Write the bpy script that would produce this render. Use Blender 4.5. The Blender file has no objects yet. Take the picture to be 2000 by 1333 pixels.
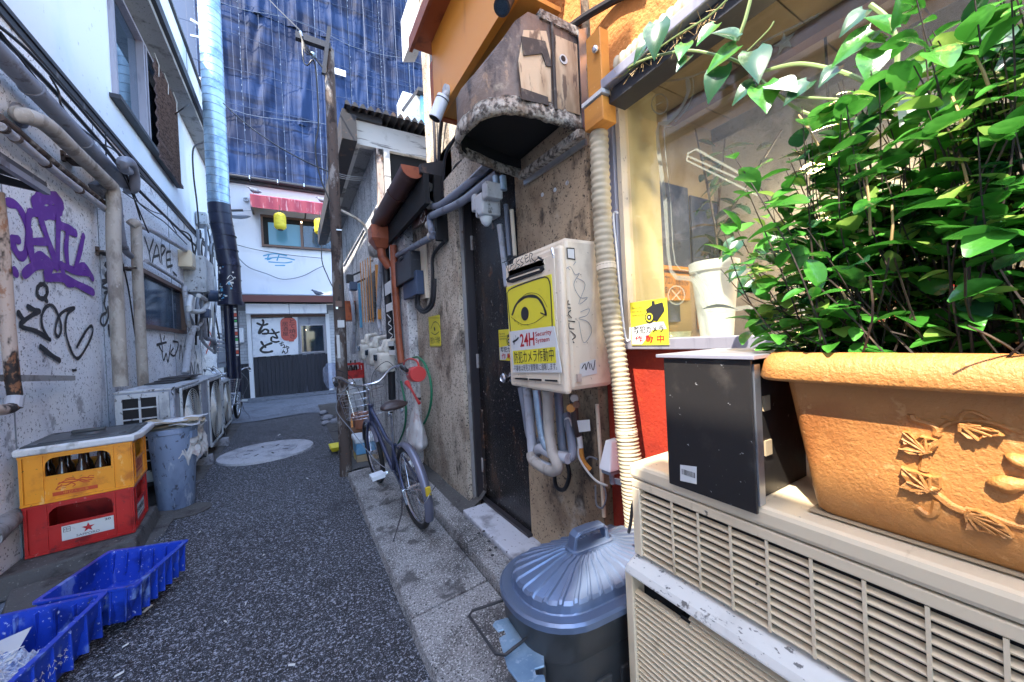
import bpy, bmesh, math, random
from mathutils import Vector, Matrix, noise
random.seed(7)
SC = bpy.context.scene
COL = SC.collection
R = math.radians
# ---------------------------------------------------------------- camera, sky, sun, exposure
CAM_H, FOC = 1.3, 720.0
ROLL, PITCH, YAW = R(2.8), R(-0.4), R(30.5)
_hr = Vector((math.cos(YAW), -math.sin(YAW), 0)); _hf = Vector((math.sin(YAW), math.cos(YAW), 0)); _z = Vector((0, 0, 1))
_fw = _hf*math.cos(PITCH) + _z*math.sin(PITCH); _u0 = _z*math.cos(PITCH) - _hf*math.sin(PITCH)
_rt = _hr*math.cos(ROLL) - _u0*math.sin(ROLL); _up = _hr*math.sin(ROLL) + _u0*math.cos(ROLL)
CP = Vector((0, 0, CAM_H))
cam_d = bpy.data.cameras.new('camera'); cam = bpy.data.objects.new('camera', cam_d); COL.objects.link(cam)
cam_d.sensor_width = 36; cam_d.lens = 36*FOC/2000; cam_d.clip_start = 0.02; cam_d.clip_end = 300
cam.matrix_world = Matrix(((_rt.x, _up.x, -_fw.x, 0), (_rt.y, _up.y, -_fw.y, 0), (_rt.z, _up.z, -_fw.z, CAM_H), (0, 0, 0, 1)))
SC.camera = cam
SUN_DIR = Vector((-0.50, -0.25, 0.80)).normalized()      # towards the sun
W = bpy.data.worlds.new('World'); SC.world = W; W.use_nodes = True
wn = W.node_tree; bg = wn.nodes['Background']
sky = wn.nodes.new('ShaderNodeTexSky'); sky.sky_type = 'NISHITA'; sky.sun_disc = False
sky.sun_elevation = math.asin(SUN_DIR.z); sky.sun_rotation = math.atan2(SUN_DIR.x, SUN_DIR.y)
wn.links.new(sky.outputs[0], bg.inputs[0]); bg.inputs[1].default_value = 0.15
sun_d = bpy.data.lights.new('sun', 'SUN'); sun_d.energy = 2.0; sun_d.angle = R(0.5); sun_d.color = (1, .93, .82)
sun = bpy.data.objects.new('sun', sun_d); COL.objects.link(sun)
sun.rotation_euler = SUN_DIR.to_track_quat('Z', 'Y').to_euler(); sun.location = (-5, -5, 12)
SC.view_settings.view_transform = 'Standard'; SC.view_settings.look = 'None'
SC.view_settings.gamma = 1; SC.view_settings.exposure = 2.95; SC.view_settings.use_curve_mapping = False
SC.cycles.max_bounces = 8; SC.cycles.diffuse_bounces = 2; SC.cycles.transparent_max_bounces = 16

# ---------------------------------------------------------------- planes: where a sight line meets a wall
def ray(x, y): return _fw*FOC + _rt*(x-1000) - _up*(y-666.5)
def P(x, y, ax, v):
    d = ray(x, y); k = 'xyz'.index(ax)
    return CP + d*((v-CP[k])/d[k])
class Pl:
    ws = 1
    """A vertical wall plane. kind R faces -x, L faces +x, E faces -y. (s,t) = rightwards, up."""
    def __init__(s, kind, v): s.kind = kind; s.v = v
    def at(s, a, t, d=0):
        if s.kind == 'R': return Vector((s.v-d, -a, t))
        if s.kind == 'L': return Vector((s.v+d, a, t))
        return Vector((a, s.v-d, t))
    def st(s, x, y):
        if s.kind == 'R': q = P(x, y, 'x', s.v); return (-q.y, q.z)
        if s.kind == 'L': q = P(x, y, 'x', s.v); return (q.y, q.z)
        q = P(x, y, 'y', s.v); return (q.x, q.z)
    def px(s, x, y, d=0):
        a, t = s.st(x, y); return s.at(a, t, d)
    def n(s): return {'R': Vector((-1, 0, 0)), 'L': Vector((1, 0, 0)), 'E': Vector((0, -1, 0))}[s.kind]
class PlM(Pl):
    """A plane in an object's own frame."""
    def __init__(s, o, r, u): s.o = Vector(o); s.r = Vector(r).normalized(); s.u = Vector(u).normalized(); s.nn = s.r.cross(s.u); s.kind = 'M'
    def at(s, a, t, d=0): return s.o + s.r*a + s.u*t + s.nn*d
    def n(s): return s.nn

# ---------------------------------------------------------------- objects
ORG = {}
def tag(o, label=None, cat=None, group=None, kind=None, category=None):
    cat = cat or category
    for k, v in (('label', label), ('category', cat), ('group', group), ('kind', kind)):
        if v: o[k] = v
    return o
def root(name, loc, label, cat, group=None, rz=0, rot=None):
    o = bpy.data.objects.new(name, None); o.empty_display_size = .1; COL.objects.link(o)
    o.location = loc; o.rotation_euler = rot or (0, 0, rz)
    ORG[o.name] = Vector(loc) if not rz and not rot else Vector((0, 0, 0))
    return tag(o, label, cat, group)
def dup(o, parent=None):
    c = o.copy(); COL.objects.link(c); c.parent = parent
    for ch in list(o.children): dup(ch, c)
    return c
class MB:
    def __init__(s): s.v = []; s.f = []
    def add(s, vs, fs):
        b = len(s.v); s.v += [Vector(v) for v in vs]; s.f += [tuple(b+i for i in f) for f in fs]; return s
    def box(s, x0, x1, y0, y1, z0, z1):
        return s.add([(x, y, z) for x in (x0, x1) for y in (y0, y1) for z in (z0, z1)],
            [(0, 1, 3, 2), (4, 6, 7, 5), (0, 4, 5, 1), (2, 3, 7, 6), (0, 2, 6, 4), (1, 5, 7, 3)])
    def obox(s, c, a, b, d):
        c, a, b, d = map(Vector, (c, a, b, d))
        if a.cross(b).dot(d) < 0: d = -d
        return s.add([c+a*i+b*j+d*k for i in (-1, 1) for j in (-1, 1) for k in (-1, 1)],
            [(0, 1, 3, 2), (4, 6, 7, 5), (0, 4, 5, 1), (2, 3, 7, 6), (0, 2, 6, 4), (1, 5, 7, 3)])
    def hexa(s, b4, t4):      # four bottom and four top corners
        return s.add(list(b4)+list(t4), [(3, 2, 1, 0), (4, 5, 6, 7), (0, 1, 5, 4), (1, 2, 6, 5), (2, 3, 7, 6), (3, 0, 4, 7)])
    def bar(s, p, q, w, h=None):
        p, q = Vector(p), Vector(q); h = h or w; d = q-p; a = d.normalized()
        e = a.cross(Vector((0, 0, 1))); e = e.normalized() if e.length > 1e-4 else Vector((1, 0, 0)); g = e.cross(a)
        return s.obox((p+q)/2, d/2, e*w/2, g*h/2)
    def tube(s, pts, r, n=8, cap=True, closed=False):
        pts = [Vector(p) for p in pts]; m = len(pts)
        rr = r if isinstance(r, (list, tuple)) else [r]*m
        b = len(s.v); e = None
        for i, p in enumerate(pts):
            if closed: t = pts[(i+1) % m]-pts[i-1]
            else: t = (pts[min(i+1, m-1)]-pts[max(i-1, 0)])
            t = t.normalized() if t.length > 1e-9 else Vector((0, 0, 1))
            if e is None:
                e = t.cross(Vector((.3, .2, .93))); e = e.normalized() if e.length > .05 else t.cross(Vector((1, 0, 0))).normalized()
            e = (e - t*e.dot(t)).normalized(); g = t.cross(e)
            for k in range(n):
                a = 2*math.pi*k/n; s.v.append(p+(e*math.cos(a)+g*math.sin(a))*rr[i])
        for i in range(m if closed else m-1):
            j = (i+1) % m
            for k in range(n):
                k2 = (k+1) % n; s.f.append((b+i*n+k, b+i*n+k2, b+j*n+k2, b+j*n+k))
        if cap and not closed:
            s.f.append(tuple(b+k for k in reversed(range(n)))); s.f.append(tuple(b+(m-1)*n+k for k in range(n)))
        return s
    def lathe(s, prof, c=(0, 0, 0), n=20, ax=(0, 0, 1), sx=1, sy=1, cap=True):
        c = Vector(c); a = Vector(ax).normalized(); e = a.orthogonal().normalized() if abs(a.z) < .99 else Vector((1, 0, 0)); g = a.cross(e)
        b = len(s.v)
        for (r, z) in prof:
            for k in range(n):
                t = 2*math.pi*k/n; s.v.append(c+a*z+e*(r*math.cos(t)*sx)+g*(r*math.sin(t)*sy))
        for i in range(len(prof)-1):
            for k in range(n):
                k2 = (k+1) % n; s.f.append((b+i*n+k, b+i*n+k2, b+(i+1)*n+k2, b+(i+1)*n+k))
        if cap:
            s.f.append(tuple(b+k for k in reversed(range(n)))); s.f.append(tuple(b+(len(prof)-1)*n+k for k in range(n)))
        return s
    def loft(s, rings, cap0=True, cap1=True, closed=True):
        b = len(s.v); n = len(rings[0])
        for r_ in rings: s.v += [Vector(p) for p in r_]
        for i in range(len(rings)-1):
            for k in range(n if closed else n-1):
                k2 = (k+1) % n; s.f.append((b+i*n+k, b+i*n+k2, b+(i+1)*n+k2, b+(i+1)*n+k))
        if cap0: s.f.append(tuple(b+k for k in reversed(range(n))))
        if cap1: s.f.append(tuple(b+(len(rings)-1)*n+k for k in range(n)))
        return s
    def prism(s, poly, off):      # poly: list of 3-D points, off: vector
        off = Vector(off); p = [Vector(q) for q in poly]
        return s.loft([p, [q+off for q in p]])
    def ball(s, c, r, n=12, m=8, sx=1, sy=1, sz=1):
        pr = [(r*math.sin(math.pi*i/m)*1.0+1e-5, -r*math.cos(math.pi*i/m)*sz) for i in range(m+1)]
        return s.lathe(pr, c, n, sx=sx, sy=sy, cap=False)
    def grid(s, fn, nu, nv):
        b = len(s.v)
        for j in range(nv+1):
            for i in range(nu+1): s.v.append(Vector(fn(i/nu, j/nv)))
        for j in range(nv):
            for i in range(nu): a = b+j*(nu+1)+i; s.f.append((a, a+1, a+nu+2, a+nu+1))
        return s
    def build(s, name, m, parent=None, bevel=0, smooth=False, org=None, fix=True, sub=0, ang=40, **kw):
        if org is None:
            if parent is None:
                xs = [v.x for v in s.v]; ys = [v.y for v in s.v]; org = Vector(((min(xs)+max(xs))/2, (min(ys)+max(ys))/2, min(v.z for v in s.v)))
            else: org = ORG.get(parent.name, Vector((0, 0, 0)))
        me = bpy.data.meshes.new(name); me.from_pydata([v-org for v in s.v], [], s.f)
        if fix:
            bm = bmesh.new(); bm.from_mesh(me); bmesh.ops.recalc_face_normals(bm, faces=bm.faces); bm.to_mesh(me); bm.free()
        me.materials.append(M[m] if isinstance(m, str) else m)
        if smooth:
            me.shade_smooth()
            if ang: me.set_sharp_from_angle(angle=R(ang))
        o = bpy.data.objects.new(name, me); COL.objects.link(o)
        if parent is None: o.location = org; ORG[o.name] = org
        else: o.parent = parent; ORG[o.name] = org
        if bevel:
            md = o.modifiers.new('bevel', 'BEVEL'); md.width = bevel; md.segments = 2; md.limit_method = 'ANGLE'; md.angle_limit = R(40); md.harden_normals = False
        return tag(o, **kw) if kw else o
def cr(pts, n=6, closed=False):      # Catmull-Rom
    pts = [Vector(p) for p in pts]; m = len(pts); out = []
    for i in range(m if closed else m-1):
        a, b, c, d = (pts[(i+k-1) % m] if closed else pts[max(0, min(m-1, i+k-1))] for k in range(4))
        for j in range(n):
            t = j/n; out.append(.5*((2*b)+(c-a)*t+(2*a-5*b+4*c-d)*t*t+(3*b-a-3*c+d)*t**3))
    if not closed: out.append(pts[-1])
    return out
def sag(p, q, drop, n=10):
    p, q = Vector(p), Vector(q); return [p.lerp(q, i/n)-Vector((0, 0, drop*4*(i/n)*(1-i/n))) for i in range(n+1)]
def plate(pl, a, b, d0, d1, name, m, parent, px=True, **kw):
    if px: (s0, t0), (s1, t1) = pl.st(*a), pl.st(*b)
    else: (s0, t0), (s1, t1) = a, b
    c = [pl.at(s0, t0, d0), pl.at(s1, t0, d0), pl.at(s1, t1, d0), pl.at(s0, t1, d0)]
    return MB().prism(c, pl.n()*(d1-d0)).build(name, m, parent, **kw)
def quadplate(pl, ps, d0, d1, name, m, parent, px=True, **kw):
    c = [pl.px(*p, d0) if px else pl.at(*p, d0) for p in ps]
    return MB().prism(c, pl.n()*(d1-d0)).build(name, m, parent, **kw)
def text(pl, s, a, b, d, m, parent, px=True, name='lettering', bold=.0, vert=False, **kw):
    """flat lettering filling the box from a (top left) to b (bottom right)"""
    if px: (s0, t0), (s1, t1) = pl.st(*a), pl.st(*b)
    else: (s0, t0), (s1, t1) = a, b
    c = bpy.data.curves.new('lettering', 'FONT'); c.body = '\n'.join(s) if vert else s; c.offset = bold; c.resolution_u = 3
    if vert: c.align_x = 'CENTER'
    o = bpy.data.objects.new('lettering', c); COL.objects.link(o); bpy.context.view_layer.update()
    me = bpy.data.meshes.new_from_object(o.evaluated_get(bpy.context.evaluated_depsgraph_get()))
    bpy.data.objects.remove(o); bpy.data.curves.remove(c)
    xs = [v.co.x for v in me.vertices]; ys = [v.co.y for v in me.vertices]
    x0, x1, y0, y1 = min(xs), max(xs), min(ys), max(ys)
    b_ = MB(); b_.v = [pl.at(s0+(v.co.x-x0)/(x1-x0)*(s1-s0), t1+(v.co.y-y0)/(y1-y0)*(t0-t1), d) for v in me.vertices]
    b_.f = [tuple(p.vertices) for p in me.polygons]; bpy.data.meshes.remove(me)
    return b_.build(name, m, parent, fix=False, **kw)
def strokes(pl, ss, w, d, name, m, parent, cv=None, px=True, smooth=4, **kw):
    """paint strokes on a surface: thin ribbons with round ends"""
    b = MB(); k = 0
    for st in ss:
        ww = w
        if isinstance(st, tuple): st, ww = st
        ww = ww*pl.ws
        pts = [(cv(*p) if cv else p) for p in st]
        q = [pl.px(*p) if px else pl.at(*p) for p in pts]
        if smooth: q = cr(q, smooth)
        n = pl.n(); N = len(q); prev = None
        L = []; Rr = []
        for i, p in enumerate(q):
            t = (q[min(i+1, N-1)]-q[max(i-1, 0)])
            if t.length < 1e-9: t = Vector((0, 0, 1))
            t.normalize(); e = n.cross(t)
            k += 1; dd = d+k*.00003
            wv = ww/2*(1+.12*math.sin(i*.9+k*.1))
            L.append(p+e*wv+n*dd); Rr.append(p-e*wv+n*dd)
        b.loft([[l, r_] for l, r_ in zip(L, Rr)], False, False, closed=False)
        for p, t in ((q[0]+n*(d+k*.00003+.0002), 0), (q[-1]+n*(d+k*.00003+.0004), 1)):
            e = n.orthogonal().normalized(); g = n.cross(e); c0 = len(b.v)
            b.v += [p+(e*math.cos(a*math.pi/5)+g*math.sin(a*math.pi/5))*ww/2 for a in range(10)]; b.f.append(tuple(range(c0, c0+10)))
    return b.build(name, m, parent, fix=False, **kw)

# ---------------------------------------------------------------- materials
M = {}
def mat(name, col, rough=.7, metal=0, layers=(), bump=(), spec=.5, emit=None, coat=0, trans=0):
    """layers: (kind, scale, lo, hi, colour, stretch xyz, strength) mixed over the base; bump: (kind, scale, strength, distance)"""
    m = bpy.data.materials.new(name); m.use_nodes = True; t = m.node_tree; N = t.nodes; L = t.links
    bs = N['Principled BSDF']; bs.inputs['Roughness'].default_value = rough; bs.inputs['Metallic'].default_value = metal
    bs.inputs['Specular IOR Level'].default_value = spec; bs.inputs['Coat Weight'].default_value = coat
    tc = N.new('ShaderNodeTexCoord'); out = None
    rgb = N.new('ShaderNodeRGB'); rgb.outputs[0].default_value = (*col, 1); out = rgb.outputs[0]
    def tex(kind, scale, st):
        mp = N.new('ShaderNodeMapping'); mp.inputs['Scale'].default_value = st; L.new(tc.outputs['Object'], mp.inputs[0])
        if kind == 'n':
            x = N.new('ShaderNodeTexNoise'); x.inputs['Detail'].default_value = 5; x.inputs['Roughness'].default_value = .62; f = x.outputs['Fac']
        elif kind == 'v':
            x = N.new('ShaderNodeTexVoronoi'); f = x.outputs['Distance']
        elif kind == 'c':
            x = N.new('ShaderNodeTexVoronoi'); sp = N.new('ShaderNodeSeparateColor'); L.new(x.outputs['Color'], sp.inputs[0]); f = sp.outputs[0]
        elif kind == 'w':
            x = N.new('ShaderNodeTexWave'); x.inputs['Distortion'].default_value = 3; f = x.outputs['Fac']
        x.inputs['Scale'].default_value = scale; L.new(mp.outputs[0], x.inputs['Vector']); return f
    for ly in layers:
        kind, scale, lo, hi, c2 = ly[:5]; st = ly[5] if len(ly) > 5 else (1, 1, 1); amt = ly[6] if len(ly) > 6 else 1
        f = tex(kind, scale, st); mr = N.new('ShaderNodeMapRange'); mr.inputs['From Min'].default_value = lo; mr.inputs['From Max'].default_value = hi
        mr.inputs['To Max'].default_value = amt; mr.interpolation_type = 'SMOOTHSTEP'; L.new(f, mr.inputs[0])
        mx = N.new('ShaderNodeMix'); mx.data_type = 'RGBA'; L.new(mr.outputs[0], mx.inputs[0]); L.new(out, mx.inputs[6]); mx.inputs[7].default_value = (*c2, 1); out = mx.outputs[2]
    L.new(out, bs.inputs['Base Color'])
    last = None
    for (kind, scale, stg, dist, *st) in bump:
        f = tex(kind, scale, st[0] if st else (1, 1, 1)); bp = N.new('ShaderNodeBump'); bp.inputs['Strength'].default_value = stg; bp.inputs['Distance'].default_value = dist
        L.new(f, bp.inputs['Height'])
        if last: L.new(last, bp.inputs['Normal'])
        last = bp.outputs[0]
    if last: L.new(last, bs.inputs['Normal'])
    if emit: bs.inputs['Emission Color'].default_value = (*emit[0], 1); bs.inputs['Emission Strength'].default_value = emit[1]
    if trans:
        tr = N.new('ShaderNodeBsdfTranslucent'); L.new(out, tr.inputs[0]); ad = N.new('ShaderNodeMixShader'); ad.inputs[0].default_value = trans
        L.new(bs.outputs[0], ad.inputs[1]); L.new(tr.outputs[0], ad.inputs[2]); L.new(ad.outputs[0], N['Material Output'].inputs[0])
    M[name] = m; return m
ST = (1, 1, .12)      # vertical streaks
mat('white_stucco', (.72, .77, .84), .8, 0, [('n', .8, .45, .75, (.50, .64, .80), (1, 1, .7), .7), ('n', 3.5, .60, .78, (.36, .40, .48), (1.2, 1.2, .16), .4), ('n', 16, .64, .72, (.2, .2, .24), (1, 1, 1), .5)], [('n', 90, .5, .005), ('n', 260, .3, .002)])
mat('dirty_stucco', (.86, .87, .90), .8, 0, [('n', 1.1, .50, .68, (.60, .62, .70), (1, 1, .7), .6), ('n', 2.4, .60, .72, (.20, .20, .25), (1.2, 1.2, .4), .6), ('n', 52, .585, .63, (.05, .05, .07), (1, 1, 1), .75), ('n', 4.5, .60, .68, (.12, .12, .15), (1, 1, 1), .6)], [('n', 110, .9, .008), ('n', 20, .4, .008)])
mat('bright_stucco', (.78, .78, .82), .8, 0, [('n', 3, .55, .75, (.55, .58, .66), (1, 1, .3), .5), ('n', 20, .66, .74, (.35, .35, .4), (1, 1, .5), .5)], [('n', 80, .3, .006)])
mat('black_trim', (.025, .027, .035), .5, 0, [('n', 12, .6, .75, (.15, .15, .16))], [('n', 40, .3, .003)])
mat('grey_render', (.30, .30, .30), .85, 0, [('n', 5, .5, .7, (.12, .12, .12)), ('n', 40, .62, .7, (.04, .04, .04))], [('n', 60, .6, .006)])
mat('speckled_render', (.58, .50, .39), .9, 0, [('n', 2.5, .45, .64, (.24, .18, .13), (1, 1, .7), .85), ('n', 80, .55, .60, (.035, .03, .025), (1, 1, 1), .85), ('n', 3.5, .53, .64, (.055, .04, .03), (1.2, 1.2, .6), .9)], [('n', 100, .9, .007), ('n', 14, .4, .014)])
mat('ochre_render', (.46, .34, .215), .9, 0, [('n', 2.2, .45, .66, (.20, .135, .085), (1, 1, .8), .85), ('n', 80, .57, .63, (.035, .025, .02), (1, 1, 1), .9), ('n', 4, .53, .66, (.035, .027, .022), (1.2, 1.2, .7), .9), ('n', 3, .62, .75, (.66, .60, .50), (1, 1, 1), .7)], [('n', 90, .8, .006), ('n', 12, .4, .01)])
mat('orange_stucco', (.62, .24, .055), .85, 0, [('n', 4, .5, .75, (.42, .13, .03), (1, 1, 1), .7), ('n', 60, .6, .75, (.75, .40, .15), (1, 1, 1), .5)], [('n', 55, .9, .012), ('n', 16, .5, .02)])
mat('red_wall', (.34, .028, .010), .6, 0, [('n', 3, .48, .72, (.16, .012, .008)), ('n', 20, .62, .75, (.48, .08, .02), (1, 1, 1), .6)], [('n', 70, .6, .006)])
mat('asphalt', (.030, .031, .036), .7, 0, [('n', .9, .42, .62, (.013, .013, .016)), ('n', 46, .49, .55, (.003, .003, .004), (1, 1, 1), .95), ('n', 75, .56, .61, (.42, .43, .48), (1, 1, 1), .9), ('n', 170, .58, .63, (.50, .51, .57), (1, 1, 1), .85), ('n', 2.2, .58, .70, (.006, .006, .008), (1, 1, 1), .65), ('n', 4, .62, .72, (.17, .17, .19), (1, 1, 1), .5)], [('n', 90, 1.0, .012), ('n', 6, .4, .02)], spec=.7)
mat('light_asphalt', (.17, .19, .23), .85, 0, [('n', 2, .45, .7, (.10, .11, .14)), ('c', 110, .88, .92, (.42, .44, .5))], [('n', 120, .5, .008)])
mat('paving', (.30, .29, .28), .85, 0, [('n', 2.2, .44, .64, (.12, .115, .11)), ('n', 130, .54, .60, (.66, .65, .63), (1, 1, 1), .85), ('n', 110, .44, .39, (.015, .015, .015), (1, 1, 1), .9), ('n', 7, .55, .66, (.06, .055, .055), (1, 1, 1), .8)], [('n', 140, .9, .006), ('n', 18, .5, .012)])
mat('pale_concrete', (.55, .56, .60), .85, 0, [('n', 6, .5, .7, (.26, .26, .28)), ('n', 40, .62, .68, (.05, .05, .06))], [('n', 70, .5, .006)])
mat('dark_concrete', (.10, .095, .09), .9, 0, [('n', 7, .5, .7, (.035, .03, .03)), ('n', 60, .6, .7, (.25, .24, .22))], [('n', 60, .6, .01)])
mat('cover_concrete', (.50, .50, .53), .85, 0, [('n', 6, .45, .7, (.30, .30, .33)), ('n', 80, .60, .66, (.10, .10, .12)), ('n', 120, .58, .66, (.78, .78, .80), (1, 1, 1), .7)], [('n', 100, .9, .012)])
mat('rust_pole', (.085, .062, .052), .8, .1, [('n', 9, .52, .62, (.34, .32, .30), (1, 1, .45), .8), ('n', 14, .52, .64, (.025, .016, .013), (1, 1, .5), .95), ('n', 60, .6, .7, (.20, .07, .035), (1, 1, 1), .8)], [('n', 50, .7, .006)])
mat('rust_post', (.50, .40, .34), .7, 0, [('n', 5, .47, .53, (.022, .016, .014), (1, 1, .5), 1), ('n', 30, .55, .66, (.30, .13, .06), (1, 1, .5), .8)], [('n', 40, .7, .006)])
mat('bare_metal', (.55, .58, .62), .32, .9, [('n', 14, .5, .7, (.32, .36, .42), (1, 1, 1), .8)], [('n', 60, .15, .003)])
mat('galvanized', (.36, .50, .62), .38, .45, [('n', 5, .42, .65, (.16, .27, .40), (1, 1, 1), .9), ('n', 40, .55, .65, (.5, .62, .72), (1, 1, 1), .6), ('n', 3, .64, .75, (.30, .13, .06), (1, 1, .3), .7)], [('n', 60, .2, .004)])
mat('duct_dark', (.012, .016, .04), .38, .1, [('n', 6, .55, .75, (.05, .06, .12))], [('n', 20, .3, .006)])
mat('tape_pipe', (.42, .38, .33), .6, 0, [('n', 10, .45, .65, (.20, .17, .14), (1, 1, .4), .9), ('n', 30, .6, .7, (.6, .56, .5), (1, 1, 1), .6)], [('w', 9, .5, .006, (.2, .2, 1))])
mat('grey_pipe', (.20, .22, .27), .45, 0, [('n', 12, .55, .7, (.09, .09, .11)), ('n', 30, .65, .72, (.4, .4, .42), (1, 1, 1), .6)], [('n', 60, .2, .003)])
mat('light_pipe', (.42, .43, .47), .5, 0, [('n', 14, .5, .7, (.22, .2, .18))], [('n', 60, .2, .003)])
mat('beige_hose', (.46, .385, .26), .6, 0, [('n', 9, .5, .7, (.30, .23, .14), (1, 1, 1), .7)], [('n', 60, .3, .003)])
mat('cable', (.012, .012, .015), .5)
mat('white_cable', (.62, .62, .60), .5)
mat('brown_cable', (.05, .035, .03), .5)
mat('grey_cable', (.2, .22, .25), .5)
mat('frame_metal', (.40, .39, .45), .4, .5, [('n', 20, .5, .7, (.26, .26, .31), (1, 1, .2), .7)], [('n', 120, .1, .002, (.1, 1, 1))])
mat('dark_frame', (.06, .055, .06), .4, .4)
mat('brown_frame', (.14, .08, .06), .5, .2)
mat('white_paint', (.86, .87, .90), .5, 0, [('n', 5, .58, .75, (.52, .54, .60), (1, 1, .3), .6)], [('n', 60, .1, .003)])
mat('cream_plastic', (.76, .64, .48), .42, 0, [('n', 6, .52, .72, (.46, .35, .24), (1, 1, .5), .7), ('n', 45, .64, .70, (.18, .11, .07), (1, 1, 1), .7)], [('n', 40, .08, .003)])
mat('cream_enamel', (.76, .62, .42), .38, 0, [('n', 3, .5, .72, (.54, .42, .26), (1, 1, 1), .7), ('n', 40, .67, .72, (.07, .05, .04), (1, 1, 1), .85), ('n', 6, .62, .72, (.40, .30, .18), (1, 3, 1), .6)], [('n', 30, .06, .003)], coat=.1)
mat('ledge_enamel', (.66, .63, .57), .5, 0, [('n', 5, .5, .7, (.48, .45, .40), (1, 1, 1), .7), ('n', 110, .60, .67, (.07, .065, .06), (1, .5, 1), .85), ('n', 14, .65, .70, (.04, .035, .03), (1, 1, 1), .8)], [('n', 40, .2, .003)])
mat('unit_white', (.50, .52, .54), .5, 0, [('n', 5, .48, .66, (.22, .23, .25), (1, 1, .5), .85), ('n', 26, .57, .66, (.05, .045, .04), (1, 1, .6), .85)], [('n', 40, .15, .003)])
mat('unit_grey', (.36, .39, .46), .5, 0, [('n', 6, .5, .70, (.16, .17, .21), (1, 1, .4), .8), ('n', 30, .60, .68, (.05, .05, .06), (1, 1, .5), .85)], [('n', 40, .2, .003)])
mat('wire_grille', (.58, .57, .52), .4, .3)
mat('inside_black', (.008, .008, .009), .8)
mat('black_box', (.020, .018, .017), .42, .1, [('n', 9, .52, .74, (.055, .048, .042)), ('n', 70, .68, .72, (.4, .4, .4)), ('n', 5, .60, .70, (.09, .065, .05), (1, 1, .4), .6)], [('n', 30, .1, .003)], spec=.35)
mat('terracotta', (.48, .205, .054), .45, 0, [('n', 3, .46, .66, (.32, .11, .025)), ('n', 40, .60, .70, (.60, .33, .12), (1, 1, 1), .6), ('n', 6, .60, .70, (.17, .075, .03), (1, 1, .6), .7), ('n', 14, .64, .72, (.62, .50, .34), (1, 1, .5), .5)], [('n', 150, .8, .0035), ('n', 30, .2, .005)])
mat('pail_blue', (.15, .20, .30), .34, .55, [('n', 8, .5, .75, (.10, .135, .21), (1, 1, 1), .6), ('n', 120, .68, .74, (.35, .37, .42), (1, 1, 1), .4)], [('n', 120, .08, .002)])
mat('pail_grey', (.035, .037, .038), .42, 0, [('n', 8, .5, .7, (.018, .02, .02)), ('n', 20, .62, .70, (.14, .14, .14), (1, 1, .3), .5)], [('n', 50, .1, .003)])
mat('bin_blue', (.24, .31, .46), .5, 0, [('n', 4, .48, .68, (.11, .15, .25), (1, 1, .4), .8), ('n', 26, .58, .66, (.03, .03, .04), (1, 1, .6), .8), ('n', 14, .60, .70, (.62, .66, .74), (1, 1, .3), .6)], [('n', 40, .2, .004)])
mat('crate_yellow', (.84, .31, .012), .42, 0, [('n', 7, .50, .70, (.58, .17, .010)), ('n', 40, .62, .70, (.12, .06, .02), (1, 1, 1), .7), ('n', 20, .60, .68, (.9, .62, .25), (1, 1, .4), .5)], [('n', 50, .12, .003)])
mat('crate_red', (.50, .018, .015), .42, 0, [('n', 7, .5, .72, (.22, .008, .008)), ('n', 40, .63, .70, (.6, .22, .20), (1, 1, .5), .6), ('n', 16, .60, .68, (.06, .02, .02), (1, 1, 1), .6)], [('n', 50, .12, .003)])
mat('tray_blue', (.014, .055, .46), .35, 0, [('n', 5, .48, .68, (.006, .022, .20)), ('n', 9, .57, .66, (.20, .30, .62), (1, 1, .5), .7), ('n', 60, .62, .68, (.55, .60, .78), (1, 1, 1), .8), ('n', 30, .62, .70, (.02, .03, .06), (1, 1, 1), .7)], [('n', 50, .12, .003)])
mat('lid_dark', (.045, .05, .055), .35, 0, [('n', 8, .5, .7, (.10, .11, .12)), ('n', 30, .64, .7, (.3, .32, .33))], [('n', 30, .2, .004)])
mat('foam_white', (.66, .66, .66), .7, 0, [('n', 14, .5, .7, (.36, .35, .34))], [('n', 40, .4, .006)])
mat('bottle_glass', (.025, .010, .004), .06, 0, coat=.5)
mat('paint_purple', (.13, .022, .30), .6, 0, [('n', 18, .52, .7, (.22, .07, .42), (1, 1, 1), .7)])
mat('paint_black', (.012, .012, .018), .55)
mat('ink', (.02, .02, .022), .5)
mat('ink_red', (.45, .01, .015), .5)
mat('ink_orange', (.55, .06, .01), .5)
mat('paper_white', (.62, .62, .60), .6, 0, [('n', 30, .6, .72, (.42, .40, .38), (1, 1, 1), .6)])
mat('paper_yellow', (.72, .62, .035), .45, 0, [('n', 14, .58, .74, (.58, .48, .04), (1, 1, 1), .6)])
mat('sign_board', (.82, .84, .88), .6, 0, [('n', 5, .5, .7, (.62, .65, .72))])
mat('lantern_red', (.58, .11, .08), .5)
mat('lantern_yellow', (.82, .72, .06), .5, 0, [('w', 12, .0, .3, (.62, .5, .03), (.05, .05, 1), .5)], trans=.35)
mat('awning_pink', (.20, .018, .045), .7, 0, [('n', 24, .56, .64, (.42, .27, .32), (1, 1, .10), .6)], [('n', 20, .3, .01)])
mat('awning_brown', (.17, .06, .05), .6)
mat('dark_wood', (.028, .030, .042), .6, 0, [('n', 9, .5, .7, (.012, .013, .02), (1, 1, .1)), ('n', 14, .62, .72, (.12, .13, .17), (1, 1, .15), .8)], [('n', 30, .5, .006, (1, 1, .1))])
mat('brown_wood', (.17, .075, .03), .6, 0, [('n', 12, .5, .7, (.08, .035, .02), (1, 1, .12))], [('n', 30, .4, .005, (1, 1, .1))])
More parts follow.
